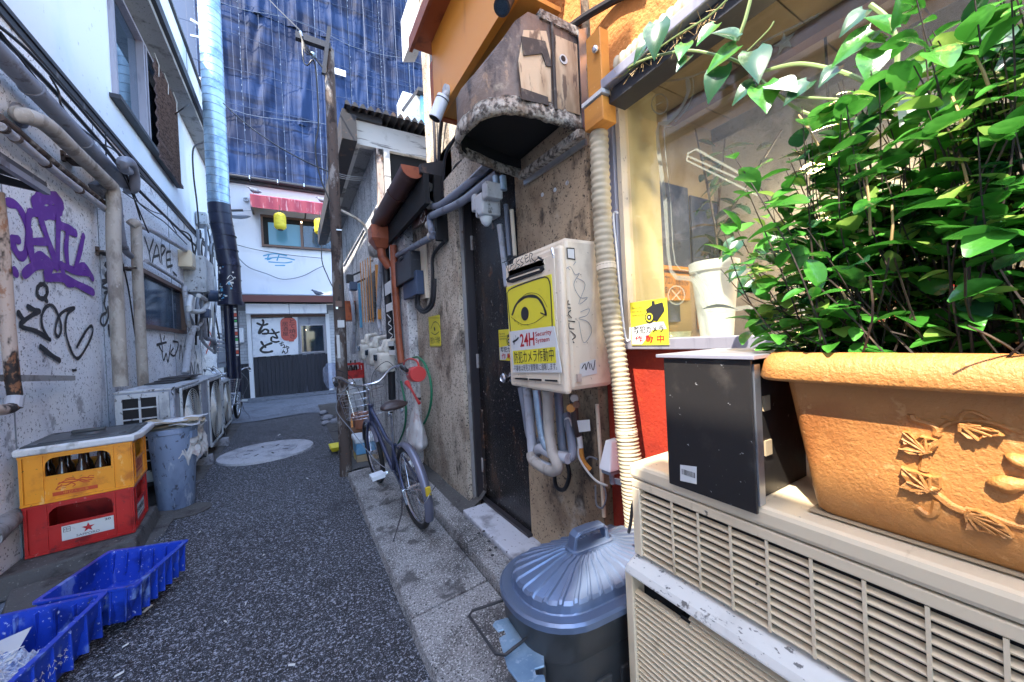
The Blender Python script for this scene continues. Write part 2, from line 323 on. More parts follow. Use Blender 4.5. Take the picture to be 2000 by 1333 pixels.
mat('orange_wood', (.60, .25, .045), .5, 0, [('n', 10, .5, .72, (.40, .15, .03), (1, .2, 1), .8), ('n', 60, .64, .72, (.75, .45, .2), (1, 1, 1), .5)], [('n', 60, .25, .003)])
mat('red_wood', (.42, .09, .02), .5, 0, [('n', 8, .5, .7, (.2, .04, .012))], [('n', 60, .2, .003)])
mat('tile_white', (.62, .65, .70), .4, 0, [('n', 8, .5, .7, (.45, .48, .55))])
mat('mortar', (.3, .32, .36), .9)
mat('door_paint', (.010, .008, .0075), .24, 0, [('n', 3, .5, .70, (.028, .022, .018)), ('n', 6, .54, .66, (.07, .035, .018), (1.5, 1.5, .6), .9), ('n', 60, .63, .69, (.28, .26, .25), (1, 1, 1), .8)], [('n', 14, .3, .005, (1, 1, .4)), ('n', 60, .4, .004)], spec=.5)
mat('door_frame', (.32, .31, .30), .6, 0, [('n', 8, .5, .68, (.10, .08, .07), (1, 1, .4), .9), ('n', 12, .6, .7, (.12, .04, .02), (1, 1, .5), .9)], [('n', 40, .5, .006)])
mat('rust_hood', (.20, .14, .105), .6, .15, [('n', 2.4, .42, .58, (.075, .055, .05), (1, 1, .6), .95), ('n', 7, .50, .62, (.035, .024, .022), (1.2, 1.2, .45), .9), ('n', 22, .58, .66, (.36, .23, .14), (1, 1, .6), .7), ('n', 6, .60, .70, (.50, .40, .28), (1, 1, .7), .7)], [('n', 40, .7, .008), ('n', 8, .4, .012)])
mat('hood_cream', (.60, .46, .30), .6, 0, [('n', 4, .5, .68, (.28, .17, .09), (1.2, 1.2, .3), .95), ('n', 20, .55, .66, (.10, .06, .045), (1.4, 1.4, .4), .85)], [('n', 40, .5, .005)])
mat('hood_flap', (.06, .05, .045), .8, 0, [('n', 20, .5, .7, (.18, .15, .12))], [('n', 50, .6, .006)])
mat('grease_fibre', (.52, .46, .38), .95, 0, [('n', 40, .42, .62, (.10, .08, .065)), ('n', 9, .5, .7, (.26, .18, .12))], [('n', 60, 1.0, .02)])
mat('orange_gloss', (.80, .30, .035), .35, 0, [('n', 12, .55, .75, (.6, .19, .02), (1, 1, .3), .7)])
mat('gutter_brown', (.075, .030, .022), .35, 0, [('n', 8, .55, .72, (.16, .09, .07), (1, 1, 1), .6)], [('n', 30, .15, .003)])
mat('gutter_tan', (.33, .085, .035), .45, 0, [('n', 12, .5, .7, (.2, .05, .025))])
mat('mesh_blue', (.010, .028, .088), .7, 0, [('n', .45, .42, .60, (.0025, .007, .028), (1, 1, 1), .85), ('n', 1.1, .52, .64, (.002, .005, .018), (.12, .12, 2.4), .7)], spec=.2)
mat('scaffold', (.032, .055, .115), .6, 0)
mat('tie_white', (.10, .13, .19), .6)
mat('leaf', (.045, .20, .022), .26, 0, [('n', 9, .44, .64, (.12, .40, .06)), ('n', 14, .54, .66, (.010, .055, .012), (1, 1, 1), .85), ('n', 30, .64, .70, (.40, .30, .08), (1, 1, 1), .7)], [('n', 60, .3, .003)], trans=.3, coat=.4)
mat('leaf_pale', (.24, .40, .07), .4, 0, [('n', 12, .5, .7, (.42, .50, .12))], trans=.4)
mat('leaf_dark', (.018, .075, .028), .25, 0, [('n', 10, .54, .66, (.16, .27, .14), (1, 1, 1), .85)], trans=.15, coat=.3)
mat('stem_green', (.25, .33, .12), .5)
mat('stem_brown', (.028, .018, .013), .7, 0, [('n', 30, .5, .7, (.12, .075, .045))])
mat('stem_tan', (.42, .28, .12), .6)
mat('soil', (.03, .022, .016), .95, 0, [], [('n', 60, 1, .02)])
mat('inner_cream', (.55, .50, .32), .7, 0, [('n', 3, .5, .75, (.36, .32, .18), (1, 1, 1), .7)], [('n', 60, .2, .003)])
mat('ceiling_panel', (.32, .27, .19), .6, 0, [('n', 4, .5, .7, (.22, .18, .12), (.1, 1, 1), .7)])
mat('poster_blue', (.025, .045, .11), .5, 0, [('n', 9, .5, .65, (.08, .10, .2)), ('n', 16, .6, .7, (.01, .01, .02))])
mat('poster_orange', (.55, .26, .06), .6, 0, [('n', 20, .6, .7, (.4, .15, .04))])
mat('decal_frost', (.55, .57, .50), .6)
mat('pot_white', (.72, .72, .70), .4, 0, [('n', 6, .6, .75, (.6, .6, .56))])
mat('pot_clay', (.35, .14, .08), .7)
mat('bike_blue', (.045, .055, .11), .28, .4, [('n', 20, .6, .72, (.12, .13, .20))], coat=.4)
mat('fender_grey', (.17, .175, .23), .30, .4, [('n', 20, .6, .72, (.3, .3, .34))])
mat('chrome', (.62, .64, .68), .22, .95, [('n', 30, .6, .7, (.25, .2, .18))])
mat('rubber', (.014, .014, .015), .7)
mat('saddle_brown', (.045, .028, .026), .38, 0, [], [('n', 90, .2, .002)])
mat('bell_yellow', (.65, .45, .03), .4)
mat('can_red', (.60, .045, .04), .35)
mat('hose_green', (.005, .17, .075), .35)
mat('bag_white', (.74, .72, .70), .35, 0, [('n', 12, .5, .68, (.60, .45, .42)), ('n', 8, .62, .72, (.55, .2, .15), (1, 1, 1), .7)], [('n', 18, .9, .02, (1, 1, .3))], trans=.3)
mat('plastic_wrap', (.50, .56, .68), .18, 0, [('n', 20, .5, .65, (.12, .20, .45))], [('n', 26, 1, .03)], spec=.9)
mat('cardboard', (.40, .30, .18), .8)
mat('sky_blue_plastic', (.14, .36, .58), .45, 0, [('n', 12, .55, .7, (.3, .5, .65))])
mat('ice_white', (.68, .72, .74), .5)
mat('meter_cream', (.60, .56, .48), .5, 0, [('n', 14, .5, .7, (.36, .3, .24))], [('n', 40, .2, .004)])
mat('meter_blue', (.045, .07, .13), .4)
mat('reed', (.20, .14, .13), .8, 0, [('n', 40, .45, .6, (.06, .04, .045), (.3, .3, 2), .9)], [('n', 60, .8, .01, (.3, .3, 2))])
mat('pigeon', (.10, .12, .16), .7, 0, [('n', 40, .5, .65, (.25, .27, .32))])
mat('stone', (.30, .30, .33), .9, 0, [('n', 12, .5, .66, (.12, .12, .14)), ('n', 50, .6, .7, (.6, .6, .62))], [('n', 40, .7, .01)])
mat('litter_white', (.72, .70, .66), .7)
mat('sticker_green', (.03, .35, .07), .5)
mat('sticker_blue', (.10, .35, .55), .5)
mat('sticker_red', (.5, .06, .03), .5)
mat('curtain', (.32, .28, .26), .8, 0, [('n', 6, .5, .7, (.15, .13, .13), (3, 3, .2), .8)])
mat('roof_dark', (.03, .03, .035), .7, 0, [('n', 12, .55, .7, (.12, .07, .05))])
mat('snow_fascia', (.62, .61, .58), .8, 0, [('n', 14, .55, .62, (.16, .15, .14), (.15, .15, 1.6), .85), ('n', 5, .6, .75, (.4, .39, .36))], [('n', 14, .5, .01, (.2, .2, 1))])
mat('lit_bulb', (1, .7, .3), .5, emit=((1, .55, .15), 3))
mat('lit_small', (1, .8, .5), .5, emit=((1, .7, .35), 3))
mat('rough_pale', (.72, .70, .68), .9, 0, [('n', 2.5, .48, .66, (.30, .28, .27), (1, 1, .7), .8), ('n', 50, .56, .61, (.04, .04, .04), (1, 1, 1), .85), ('n', 5, .56, .68, (.10, .09, .085), (1.2, 1.2, .5), .7)], [('n', 60, 1.0, .012), ('n', 14, .4, .015)])
def glass(name, tint, gl, rough=.03, cover=0.0, cc=(.3, .3, .3)):
    m = bpy.data.materials.new(name); m.use_nodes = True; t = m.node_tree; N = t.nodes; L = t.links
    N.remove(N['Principled BSDF']); tr = N.new('ShaderNodeBsdfTransparent'); tr.inputs[0].default_value = (*tint, 1)
    gs = N.new('ShaderNodeBsdfGlossy'); gs.inputs['Roughness'].default_value = rough; gs.inputs[0].default_value = (1, 1, 1, 1)
    lw = N.new('ShaderNodeLayerWeight'); lw.inputs[0].default_value = .5; pw = N.new('ShaderNodeMath'); pw.operation = 'POWER'; pw.inputs[1].default_value = 3.2; L.new(lw.outputs['Facing'], pw.inputs[0])
    fr = N.new('ShaderNodeMath'); fr.operation = 'MULTIPLY_ADD'; fr.inputs[1].default_value = .75; fr.inputs[2].default_value = (gl-1)*.11; L.new(pw.outputs[0], fr.inputs[0]); mx = N.new('ShaderNodeMixShader')
    L.new(fr.outputs[0], mx.inputs[0]); L.new(tr.outputs[0], mx.inputs[1]); L.new(gs.outputs[0], mx.inputs[2]); out = mx.outputs[0]
    if cover:
        df = N.new('ShaderNodeBsdfDiffuse'); df.inputs[0].default_value = (*cc, 1); m2 = N.new('ShaderNodeMixShader'); m2.inputs[0].default_value = cover
        L.new(out, m2.inputs[1]); L.new(df.outputs[0], m2.inputs[2]); out = m2.outputs[0]
    L.new(out, N['Material Output'].inputs[0]); M[name] = m; return m
glass('window_glass', (.93, .95, .92), 1.45, .02, .03, (.4, .4, .35))
glass('bowl_glass', (.80, .85, .80), 1.5, .03, .1, (.6, .6, .5))
glass('frosted_glass', (.35, .45, .55), 1.6, .12, .45, (.10, .16, .24))
glass('smoked_glass', (.10, .12, .16), 1.7, .04, .35, (.06, .10, .15))
glass('teal_glass', (.2, .3, .35), 1.6, .06, .7, (.16, .36, .46))
glass('frost_print', (.85, .87, .80), 1.3, .3, .32, (.50, .52, .44))
glass('poly_bag', (.8, .85, .95), 1.6, .12, .25, (.6, .66, .8))
# ================================================================ GROUND
LW = Pl('L', -1.5); LW.ws = 1.2; RW = Pl('R', 1.13); PIER = Pl('R', 1.03); FW = Pl('R', .95); EW = Pl('E', 11.6)
MB().box(-40, 40, -40, 60, -.4, -.01).build('ground', 'light_asphalt', kind='structure')
mat('tar', (.018, .018, .022), .6, 0, [('n', 60, .58, .64, (.25, .25, .29))], [('n', 70, 1, .012)])
def road():
    b = MB(); nx, ny = 60, 220
    def f(u, v):
        x = -1.3+u*(0.45+1.3); y = -1.5+v*9.9
        return (x, y, .002+.010*noise.noise(Vector((x*1.3, y*1.1, 0)))+.004*noise.noise(Vector((x*14, y*14, 3))) + (.02*max(0, (abs(x+.42)-.45))))
    return b.grid(f, nx, ny)
road().build('asphalt_road', 'asphalt', smooth=True, fix=False, ang=0, kind='structure')
MB().grid(lambda u, v: (-6+u*9, 8.35+v*3.3+.10*math.sin(u*40)*(1-v), .012+.006*noise.noise(Vector((u*12, v*9, 0)))), 60, 16).build('cross_street', 'light_asphalt', smooth=True, fix=False, kind='structure')
# loose aggregate standing out of the asphalt
gb = MB(); rg = random.Random(3)
for i in range(20000):
    y = .9+3.8*rg.random()**1.4; x = -1.15+1.55*rg.random(); r = .0016+.0046*rg.random()**4; z = .004+.010*noise.noise(Vector((x*1.3, y*1.1, 0)))
    a = rg.random()*6
    vs = [(x+r*math.cos(a+k*2.1), y+r*math.sin(a+k*2.1)*rg.uniform(.6, 1), z) for k in range(3)]+[(x, y, z+r*.55)]
    gb.add(vs, [(0, 1, 3), (1, 2, 3), (2, 0, 3)])
mat('chip', (.44, .45, .50), .6, 0, [('c', 300, .5, .52, (.02, .02, .025)), ('c', 270, .88, .89, (.6, .6, .66))])
gb.build('gravel_chips', 'chip', fix=False, kind='stuff')
# pavement slabs on the right
pv = root('pavement', (.6, 1.6, 0), None, None); tag(pv, kind='structure')
for (y0, y1) in ((-1.2, .42), (.43, 1.69), (1.70, 2.98), (2.99, 3.98)):
    n = 18
    MB().hexa([(.375 if y1 < 3.9 or k in (0, 1) else .375, y, -.02) for k, y in ((0, y0), (1, y0), (2, y1), (3, y1))][:0] or [(.38, y0, -.02), (.785, y0, -.02), (.785, y1, -.02), (.38, y1, -.02)],
              [(.405, y0, .058), (.785, y0, .085), (.785, y1, .085), (.395, y1, .058)]).build('slab', 'paving', pv, bevel=.008)
for (y0, y1) in ((-1.2, .9), (.91, 2.0), (2.01, 3.4)):
    MB().hexa([(.797, y0, 0), (.925, y0, 0), (.925, y1, 0), (.797, y1, 0)], [(.81, y0, .125), (.925, y0, .14), (.925, y1, .14), (.81, y1, .125)]).build('kerb_stone', 'paving', pv, bevel=.012)
MB().box(.70, 1.2, -1.2, 3.6, -.05, .03).build('gutter_channel', 'dark_concrete', pv)
MB().hexa([(.928, 1.45, 0), (1.2, 1.45, 0), (1.2, 2.36, 0), (.928, 2.36, 0)], [(.935, 1.45, .15), (1.2, 1.45, .155), (1.2, 2.36, .155), (.935, 2.36, .15)]).build('doorstep', 'pale_concrete', pv, bevel=.008)
MB().grid(lambda u, v: (.88+u*.3, 2.38+v*1.5, .10+.16*u**2+.02*noise.noise(Vector((u*4, v*5, 0)))), 10, 30).build('mortar_fillet', 'dark_concrete', pv, smooth=True)
MB().grid(lambda u, v: (.385+u*1.2, 3.98+v*5.5+.06*math.sin(u*9)*(1-v), .05*(1-v)+.012+.008*noise.noise(Vector((u*7, v*20, 0)))), 24, 50).build('concrete_apron', 'dark_concrete', pv, smooth=True)
# bumpy gutter strip on the left
MB().grid(lambda u, v: (-1.30+u*.42, 1.4+v*6.8, .045-.035*u+.018*noise.noise(Vector((u*4, v*30, 0)))), 12, 120).build('gutter_strip', 'dark_concrete', smooth=True, kind='structure')
# round cover of patched concrete
mc = root('manhole_cover', (-.36, 5.67, .0), 'round pale concrete patch with a manhole lid in the asphalt', 'manhole cover')
MB().lathe([(.52, -.01), (.515, .016), (.50, .020), (.335, .021), (.33, .010), (.322, .010)], (-.36, 5.67, .008), 48, cap=False).build('ring', 'cover_concrete', mc, smooth=True)
MB().lathe([(.318, .0), (.318, .019), (.312, .022), (.001, .023)], (-.36, 5.67, .008), 48, cap=False).build('lid', 'cover_concrete', mc, smooth=True)
for k in range(8):
    a = k*math.pi/4+.3; c = Vector((-.36+.22*math.cos(a), 5.67+.22*math.sin(a), .0315)); d = Vector((math.cos(a), math.sin(a), 0))
    MB().obox(c, d*.035, d.cross(_z)*.008, _z*.0015).build('slot', 'inside_black', mc)

# ================================================================ LEFT BUILDING (facing +x)
lb = root('white_building', (-1.68, 6, 0), 'long white two storey building with graffiti along the left of the alley', 'building')  # wall, pipes and duct below were scaled about the camera, baked as constants
b = MB(); 
win = (5.76, 7.68, 1.624, 2.32)       # lower window s0 s1 z0 z1
def wall_hole(x0, x1, y0, y1, z0, z1, h):
    b = MB(); (a, c, d, e) = h
    b.box(x0, x1, y0, a, z0, z1); b.box(x0, x1, c, y1, z0, z1); b.box(x0, x1, a, c, z0, d); b.box(x0, x1, a, c, e, z1); return b
wall_hole(-1.8, -1.5, -.28, 11.2, -.1, 3.484, win).build('wall', 'dirty_stucco', lb)
win2 = (5.36, 7.60, 4.012, 5.29)
wall_hole(-1.8, -1.514, -.28, 11.2, 3.53, 5.404, win2).build('upper_wall', 'white_stucco', lb)
MB().box(-4.2, -1.8, -.28, 11.88, -0.1, 6.46).build('back_wall', 'white_stucco', lb)
MB().box(-1.788, -1.482, -.28, 11.88, 3.484, 3.532).build('drip_trim', 'black_trim', lb)
MB().box(-1.788, -1.47, -.28, 11.88, 3.534, 3.568).build('drip_trim', 'black_trim', lb)
# eave: grey underside, black fascia
MB().box(-1.788, -1.272, -.28, 10.8, 5.404, 5.476).build('eave_soffit', 'grey_render', lb)
MB().box(-1.788, -1.224, -.28, 10.8, 5.478, 5.62).build('eave_fascia', 'black_trim', lb)
MB().box(-1.8, -1.344, -.28, 10.32, 5.62, 6.412).build('parapet', 'white_stucco', lb)
MB().box(-1.86, -1.308, -.28, 10.344, 6.412, 6.46).build('coping', 'black_trim', lb)
for y in (4.7, 6.5, 8.0): MB().box(-1.345, -1.338, y, y+.012, 5.62, 6.41).build('panel_joint', 'grey_cable', lb)
for y in (3.5, 4.8, 7.1, 8.8): MB().box(-1.501, -1.496, y, y+.008, 0, 3.48).build('panel_joint', 'grey_cable', lb)
# upper sliding window with a reed blind over its far half
w = MB()
def frame(pl, s0, s1, t0, t1, w_, d0, d1, name, m, par, bars=()):
    b = MB()
    def bx(a, c, d, e): b.prism([pl.at(a, d, d0), pl.at(c, d, d0), pl.at(c, e, d0), pl.at(a, e, d0)], pl.n()*(d1-d0))
    bx(s0, s1, t0, t0+w_); bx(s0, s1, t1-w_, t1); bx(s0, s0+w_, t0+w_, t1-w_); bx(s1-w_, s1, t0+w_, t1-w_)
    for c in bars: bx(c-w_*.6, c+w_*.6, t0+w_, t1-w_)
    return b.build(name, m, par)
wf = frame(LW, *win2[:2], *win2[2:], .035, -.06, .03, 'window_frame', 'frame_metal', lb, bars=(6.30, 6.40))
MB().prism([LW.at(5.39, 4.04, -.04), LW.at(6.34, 4.04, -.04), LW.at(6.34, 5.26, -.04), LW.at(5.39, 5.26, -.04)], (-.006, 0, 0)).build('pane', 'smoked_glass', wf)
MB().prism([LW.at(6.36, 4.04, -.02), LW.at(7.57, 4.04, -.02), LW.at(7.57, 5.26, -.02), LW.at(6.36, 5.26, -.02)], (-.006, 0, 0)).build('pane', 'smoked_glass', wf)
MB().grid(lambda u, v: (-1.752+.015*math.sin(u*60), 5.4+u*2.15, 4.02+v*1.25), 90, 1).build('curtain', 'curtain', wf)
MB().box(-1.524, -1.428, 5.28, 7.776, 3.97, 4.012).build('window_sill', 'black_trim', lb)
rb = root('reed_blind', (-1.428, 7.14, 3.94), 'dark woven reed blind tied outside the far half of the upper window', 'blind')
s = MB()
for i in range(76):
    z = 3.93+i*.0172; s.tube([(-1.428+.01*math.sin(i*.7), 6.52+.02*noise.noise(Vector((i, 0, 0))), z), (-1.422+.012*math.sin(i*.5+1), 7.1, z+.004), (-1.428, 7.60+.03*noise.noise(Vector((i, 5, 0))), z)], .0105, 4)
s.build('reeds', 'reed', rb, kind='stuff')
for y in (6.62, 7.05, 7.5): MB().tube([(-1.41, y, 5.05), (-1.405, y+.01, 5.22), (-1.44, y, 5.36)], .004, 4).build('tie', 'litter_white', rb)
# lower window
wf = frame(LW, *win[:2], *win[2:], .05, -.05, .035, 'window_frame', 'brown_frame', lb)
MB().prism([LW.at(5.80, 1.66, -.02), LW.at(7.64, 1.66, -.02), LW.at(7.64, 2.28, -.02), LW.at(5.80, 2.28, -.02)], (-.006, 0, 0)).build('pane', 'frosted_glass', wf)
MB().box(-1.788, -1.752, 5.76, 7.68, 1.624, 2.32).build('inner_board', 'inside_black', wf)
# graffiti
Z2 = lambda x, y: (x/2.962, 350+y/2.962)
circ = lambda cx, cy, rx, ry, n=14, a0=0: [(cx+rx*math.cos(a0+2*math.pi*k/n), cy+ry*math.sin(a0+2*math.pi*k/n)) for k in range(n+1)]
strokes(LW, [([(40, 135), (90, 150), (130, 210), (158, 310), (150, 410), (122, 448), (88, 420), (62, 350), (100, 352)], .05),
    (circ(272, 150, 72, 46), .085), ([(160, 390), (160, 215), (190, 195), (235, 205)], .05), ([(165, 300), (172, 420), (190, 500)], .055),
    ([(180, 362), (275, 362)], .045), ([(188, 470), (230, 440), (265, 470), (300, 500)], .05), ([(228, 235), (262, 330), (300, 440), (318, 515), (326, 420), (330, 230)], .055),
    ([(335, 262), (380, 285), (428, 312)], .06), ([(385, 290), (375, 400), (384, 500)], .05), ([(475, 330), (455, 420), (430, 525), (480, 500), (528, 575)], .05),
    ([(130, 550), (190, 505), (265, 495), (285, 510), (255, 570), (350, 570), (440, 610), (530, 655)], .055), ([(345, 500), (372, 590), (410, 605)], .055), ([(345, 495), (420, 530), (500, 545)], .05),
    ([(70, 530), (78, 545)], .05)],
    .05, .003, 'graffiti', 'paint_purple', lb, cv=Z2)['label'] = 'large purple spray tag'
strokes(LW, [(circ(240, 650, 30, 42), .028), ([(255, 690), (265, 706)], .03), ([(155, 738), (190, 756), (222, 765)], .03), ([(222, 765), (160, 800), (110, 850), (200, 880), (282, 930)], .028),
    ([(100, 775), (130, 820)], .035), ([(280, 930), (240, 860), (235, 790), (262, 738), (300, 735), (335, 800), (348, 870), (330, 912), (312, 880), (330, 800), (370, 760), (422, 745)], .022),
    ([(422, 748), (380, 790), (372, 880), (395, 970), (425, 1030), (455, 1030), (505, 950), (530, 880), (520, 850), (490, 880), (436, 972)], .022), ([(225, 970), (280, 1015), (335, 1050)], .034)],
    .02, .003, 'graffiti', 'paint_black', lb, cv=Z2)
rs = random.Random(5)
strokes(LW, [([(612, 445), (630, 470), (605, 500), (635, 520), (605, 560), (632, 580), (590, 590)], .03), ([(625, 590), (585, 620), (628, 640), (600, 660)], .02), ([(612, 660), (600, 720), (612, 770), (585, 790), (578, 830), (600, 848), (622, 800), (620, 740)], .022), ([(625, 850), (632, 905)], .03)],
    .02, .003, 'graffiti', 'paint_black', lb, cv=Z2)
strokes(LW, [[(835, 340), (860, 420), (868, 470)], [(885, 350), (860, 430)], [(880, 480), (905, 380), (925, 480)], [(890, 450), (920, 440)], [(935, 490), (930, 390), (955, 400), (935, 440)], [(985, 420), (960, 430), (965, 510)], [(962, 470), (985, 465)], [(965, 510), (995, 500)], [(1000, 540), (1020, 560)]],
    .03, .003, 'graffiti', 'paint_black', lb, cv=Z2)
strokes(LW, [[(925, 900), (940, 1000), (915, 960)], [(905, 960), (960, 945)], [(935, 1000), (945, 1050), (960, 1010), (970, 1060), (985, 960)], [(950, 910), (945, 930)], [(1000, 980), (985, 1010), (1010, 1020), (1030, 950), (1000, 940)], [(1035, 1040), (1045, 960), (1060, 1050), (1080, 990), (1075, 1050)], [(1062, 970), (1080, 975)], [(1105, 1000), (1098, 1020)],
    [(1100, 1130), (1102, 1060), (1120, 1130), (1125, 1060)], [(1135, 1130), (1142, 1070), (1150, 1130)], [(1130, 1000), (1135, 1040)]],
    .026, .003, 'graffiti', 'paint_black', lb, cv=Z2)
strokes(LW, [([(170, 2), (196, 10), (180, 30)], .02)], .02, .003, 'graffiti', 'paint_black', lb) if 0 else None
# small marks of paint and holes low on the wall
plate(LW, Z2(415, 1100), Z2(440, 1112), .001, .004, 'patch', 'paint_black', lb)
plate(LW, Z2(712, 1010), Z2(730, 1020), .001, .004, 'patch', 'paint_black', lb)
# far end doorway shutter and louvres beyond the meters
for k in range(9):
    plate(LW, (424, 650+k*7.5), (440, 656+k*7.5), .0, .02, 'louvre', 'grey_pipe', lb)
strokes(LW, [[(404, 640), (412, 660), (402, 690)], [(415, 650), (420, 690)], [(428, 665), (425, 700)]], .04, .006, 'graffiti', 'ink_orange', lb)

# narrow dark awning, top left
q = lambda x, y, v=-1.26: P(x, y, 'x', v)
aw = root('metal_awning', (-1.38, 3.48, 2.38), 'small dark sheet metal awning jutting from the left wall above the purple tag', 'awning')
ae = P(92, 368, 'x', -1.17); a0 = P(0, 302, 'x', -1.49)
MB().hexa([(-1.5, 1.9, ae.z+.10), (-1.17, 1.9, ae.z), (-1.17, ae.y, ae.z), (-1.5, ae.y, ae.z+.10)], [(-1.5, 1.9, ae.z+.13), (-1.17, 1.9, ae.z+.03), (-1.17, ae.y, ae.z+.03), (-1.5, ae.y, ae.z+.13)]).build('awning_sheet', 'black_trim', aw)
MB().box(-1.19, -1.162, 1.9, ae.y+.01, ae.z-.035, ae.z-.002).build('edge_strip', 'grey_pipe', aw)
MB().hexa([(-1.49, ae.y-.02, ae.z+.02), (-1.195, ae.y-.02, ae.z-.03), (-1.195, ae.y-.005, ae.z-.03), (-1.49, ae.y-.005, ae.z+.02)], [(-1.49, ae.y-.02, ae.z+.095), (-1.195, ae.y-.02, ae.z-.002), (-1.195, ae.y-.005, ae.z-.002), (-1.49, ae.y-.005, ae.z+.095)]).build('end_plate', 'black_trim', aw)
nb = root('added_shade_building', (-2.6, -4.5, 0), 'unseen plain building behind the camera on the left, added to shade the cabinet front', 'building')  # added out of view; height and gap keep sun on planter, cabinet front shaded
MB().box(-4.2, -1.5, -9, -.52, -.1, 4.52).build('wall', 'white_stucco', nb); MB().box(-4.25, -1.44, -9.05, -.48, 4.52, 4.60).build('coping', 'grey_render', nb)

# pipes on the left wall
def pipe(name, pts, r, m, label, cat, group=None, n=10, bend=5, bands=0, bm='grey_pipe', rr=None):
    """pts: (px, py, x) on the plane x"""
    p = [P(a, c, 'x', v) for a, c, v in pts]
    q = cr(p, bend) if bend > 1 else p
    r *= 1.2
    o = MB().tube(q, r if rr is None else [rr(i/(len(q)-1)) for i in range(len(q))], n)
    if not bands: return tag(o.build(name, m, smooth=True), label, cat, group)
    rt = root(name, min(p, key=lambda v: v.z), label, cat, group); o.build('tube', m, rt, smooth=True)
    L = len(q)
    for k in range(bands):
        i = int((k+.5)/bands*(L-2)); a = q[i]; d = (q[i+1]-q[i]).normalized()
        MB().tube([a-d*.012, a+d*.012], (r if rr is None else rr(i/(L-1)))*1.18, n).build('clamp', bm, rt)
    return rt
pipe('wall_pipe', [(-60, 45, -1.404), (40, 148, -1.404), (130, 242, -1.404), (240, 358, -1.404)], .045, 'grey_pipe', 'long straight dark grey pipe sloping in view along the left wall under the black trim', 'pipe', bands=3, bend=4, n=14)
pipe('wall_pipe', [(40, 226, -1.488), (46, 226, -1.392), (90, 244, -1.368), (150, 300, -1.368), (205, 352, -1.368), (219, 368, -1.368), (222, 400, -1.368), (222, 470, -1.368), (228, 600, -1.368), (236, 755, -1.368)], .042, 'tape_pipe', 'thick tape wrapped pipe leaving a wall socket then dropping to the first air conditioner', 'pipe', bands=0, bend=6, n=14)
MB().lathe([(.075, 0), (.075, .02), (.06, .03), (.05, .03)], LW.px(34, 225), 20, ax=(1, 0, 0)).build('wall_socket', 'grey_pipe', label='round grey flange where the tape wrapped pipe enters the left wall', category='pipe flange')
pipe('wall_pipe', [(255, 440, -1.416), (262, 436, -1.392), (266, 446, -1.392), (268, 520, -1.392), (274, 640, -1.392), (280, 755, -1.392)], .038, 'tape_pipe', 'second tape wrapped pipe, left of the lower window, ending behind the air conditioners', 'pipe', bands=0, n=12)
MB().tube([P(276, 442+0, 'x', -1.404), P(300, 452, 'x', -1.404), P(362, 489, 'x', -1.404)], .03, 10).build('wall_pipe', 'light_pipe', label='pale pipe running from the taped pipe top to the small beige box', category='pipe')
pipe('wall_pipe', [(0, 247, -1.428), (30, 270, -1.428), (120, 345, -1.428), (207, 410, -1.428)], .022, 'light_pipe', 'pale thin pipe with rusty brackets sloping down to the taped pipe', 'pipe', bands=4, bend=3, bm='rust_pole')
pipe('wall_pipe', [(0, 229, -1.44), (40, 262, -1.44), (110, 322, -1.44), (207, 400, -1.44)], .018, 'rust_pole', 'flaking dark pipe just above the pale thin pipe on the left wall', 'pipe', bend=3)
pipe('wall_pipe', [(230, 385, -1.428), (234, 430, -1.428), (237, 455, -1.428), (245, 490, -1.428), (262, 505, -1.428)], .024, 'grey_pipe', 'short grey elbow pipe beside the taped pipe, bending toward the window', 'pipe', bands=2)
pipe('wall_pipe', [(254, 335, -1.344), (242, 330, -1.272), (240, 316, -1.248), (254, 318, -1.272), (262, 340, -1.296), (262, 368, -1.32), (250, 372, -1.392)], .035, 'grey_pipe', 'grey vent pipe bent like a swan neck on the left wall', 'pipe', n=12)
pipe('wall_pipe', [(186, 372, -1.464), (198, 366, -1.44), (207, 380, -1.44)], .05, 'grey_pipe', 'grey pipe elbow half behind the taped pipe', 'pipe', n=12)
MB().tube([P(285, 510, 'x', -1.44), P(330, 537, 'x', -1.44), P(357, 556, 'x', -1.44), P(362, 600, 'x', -1.44), P(378, 635, 'x', -1.44)], .022, 8).build('wall_pipe', 'light_pipe', label='thin pale conduit following the top edge of the lower window', category='pipe')
# rusty post at the far left
rp = root('rusty_post', P(45, 770, 'x', -1.32), 'rusty peeling post standing at the left edge below the dark awning', 'post')
q = cr([P(-8, 375, 'x', -1.32), P(4, 480, 'x', -1.32), P(14, 620, 'x', -1.32), P(24, 735, 'x', -1.32), P(29, 775, 'x', -1.32), P(20, 798, 'x', -1.32), P(-40, 803, 'x', -1.32)], 5)
MB().tube(q, .028, 14).build('post_tube', 'rust_post', rp, smooth=True)
MB().tube([P(30, 775, 'x', -1.32), P(26, 797, 'x', -1.32)], .034, 14).build('joint', 'light_pipe', rp)
br = [P(-10, 739, 'x', -1.344), P(145, 739, 'x', -1.44)]
MB().obox((br[0]+br[1])/2, (br[1]-br[0])/2, (.006, 0, 0), (0, 0, .018)).build('flat_strap', 'grey_render', label='flat grey metal strap fixed across the left wall behind the rusty post', category='bracket')
for (x, y) in ((118, 303), (186, 490), (235, 522)):
    a = P(x, y, 'x', -1.5); 
    bk = MB().box(a.x, a.x+.02, a.y, a.y+.03, a.z-.04, a.z+.04).box(a.x, a.x+.12, a.y, a.y+.18, a.z-.008, a.z+.008)
    bk.build('pipe_bracket', 'rust_pole', label={118: 'small rusty bracket on the left wall between the two sloping pipes', 186: 'small dark bracket left of the taped pipe, level with the purple tag', 235: 'small grey bracket joining the two taped pipes'}[x], category='bracket')
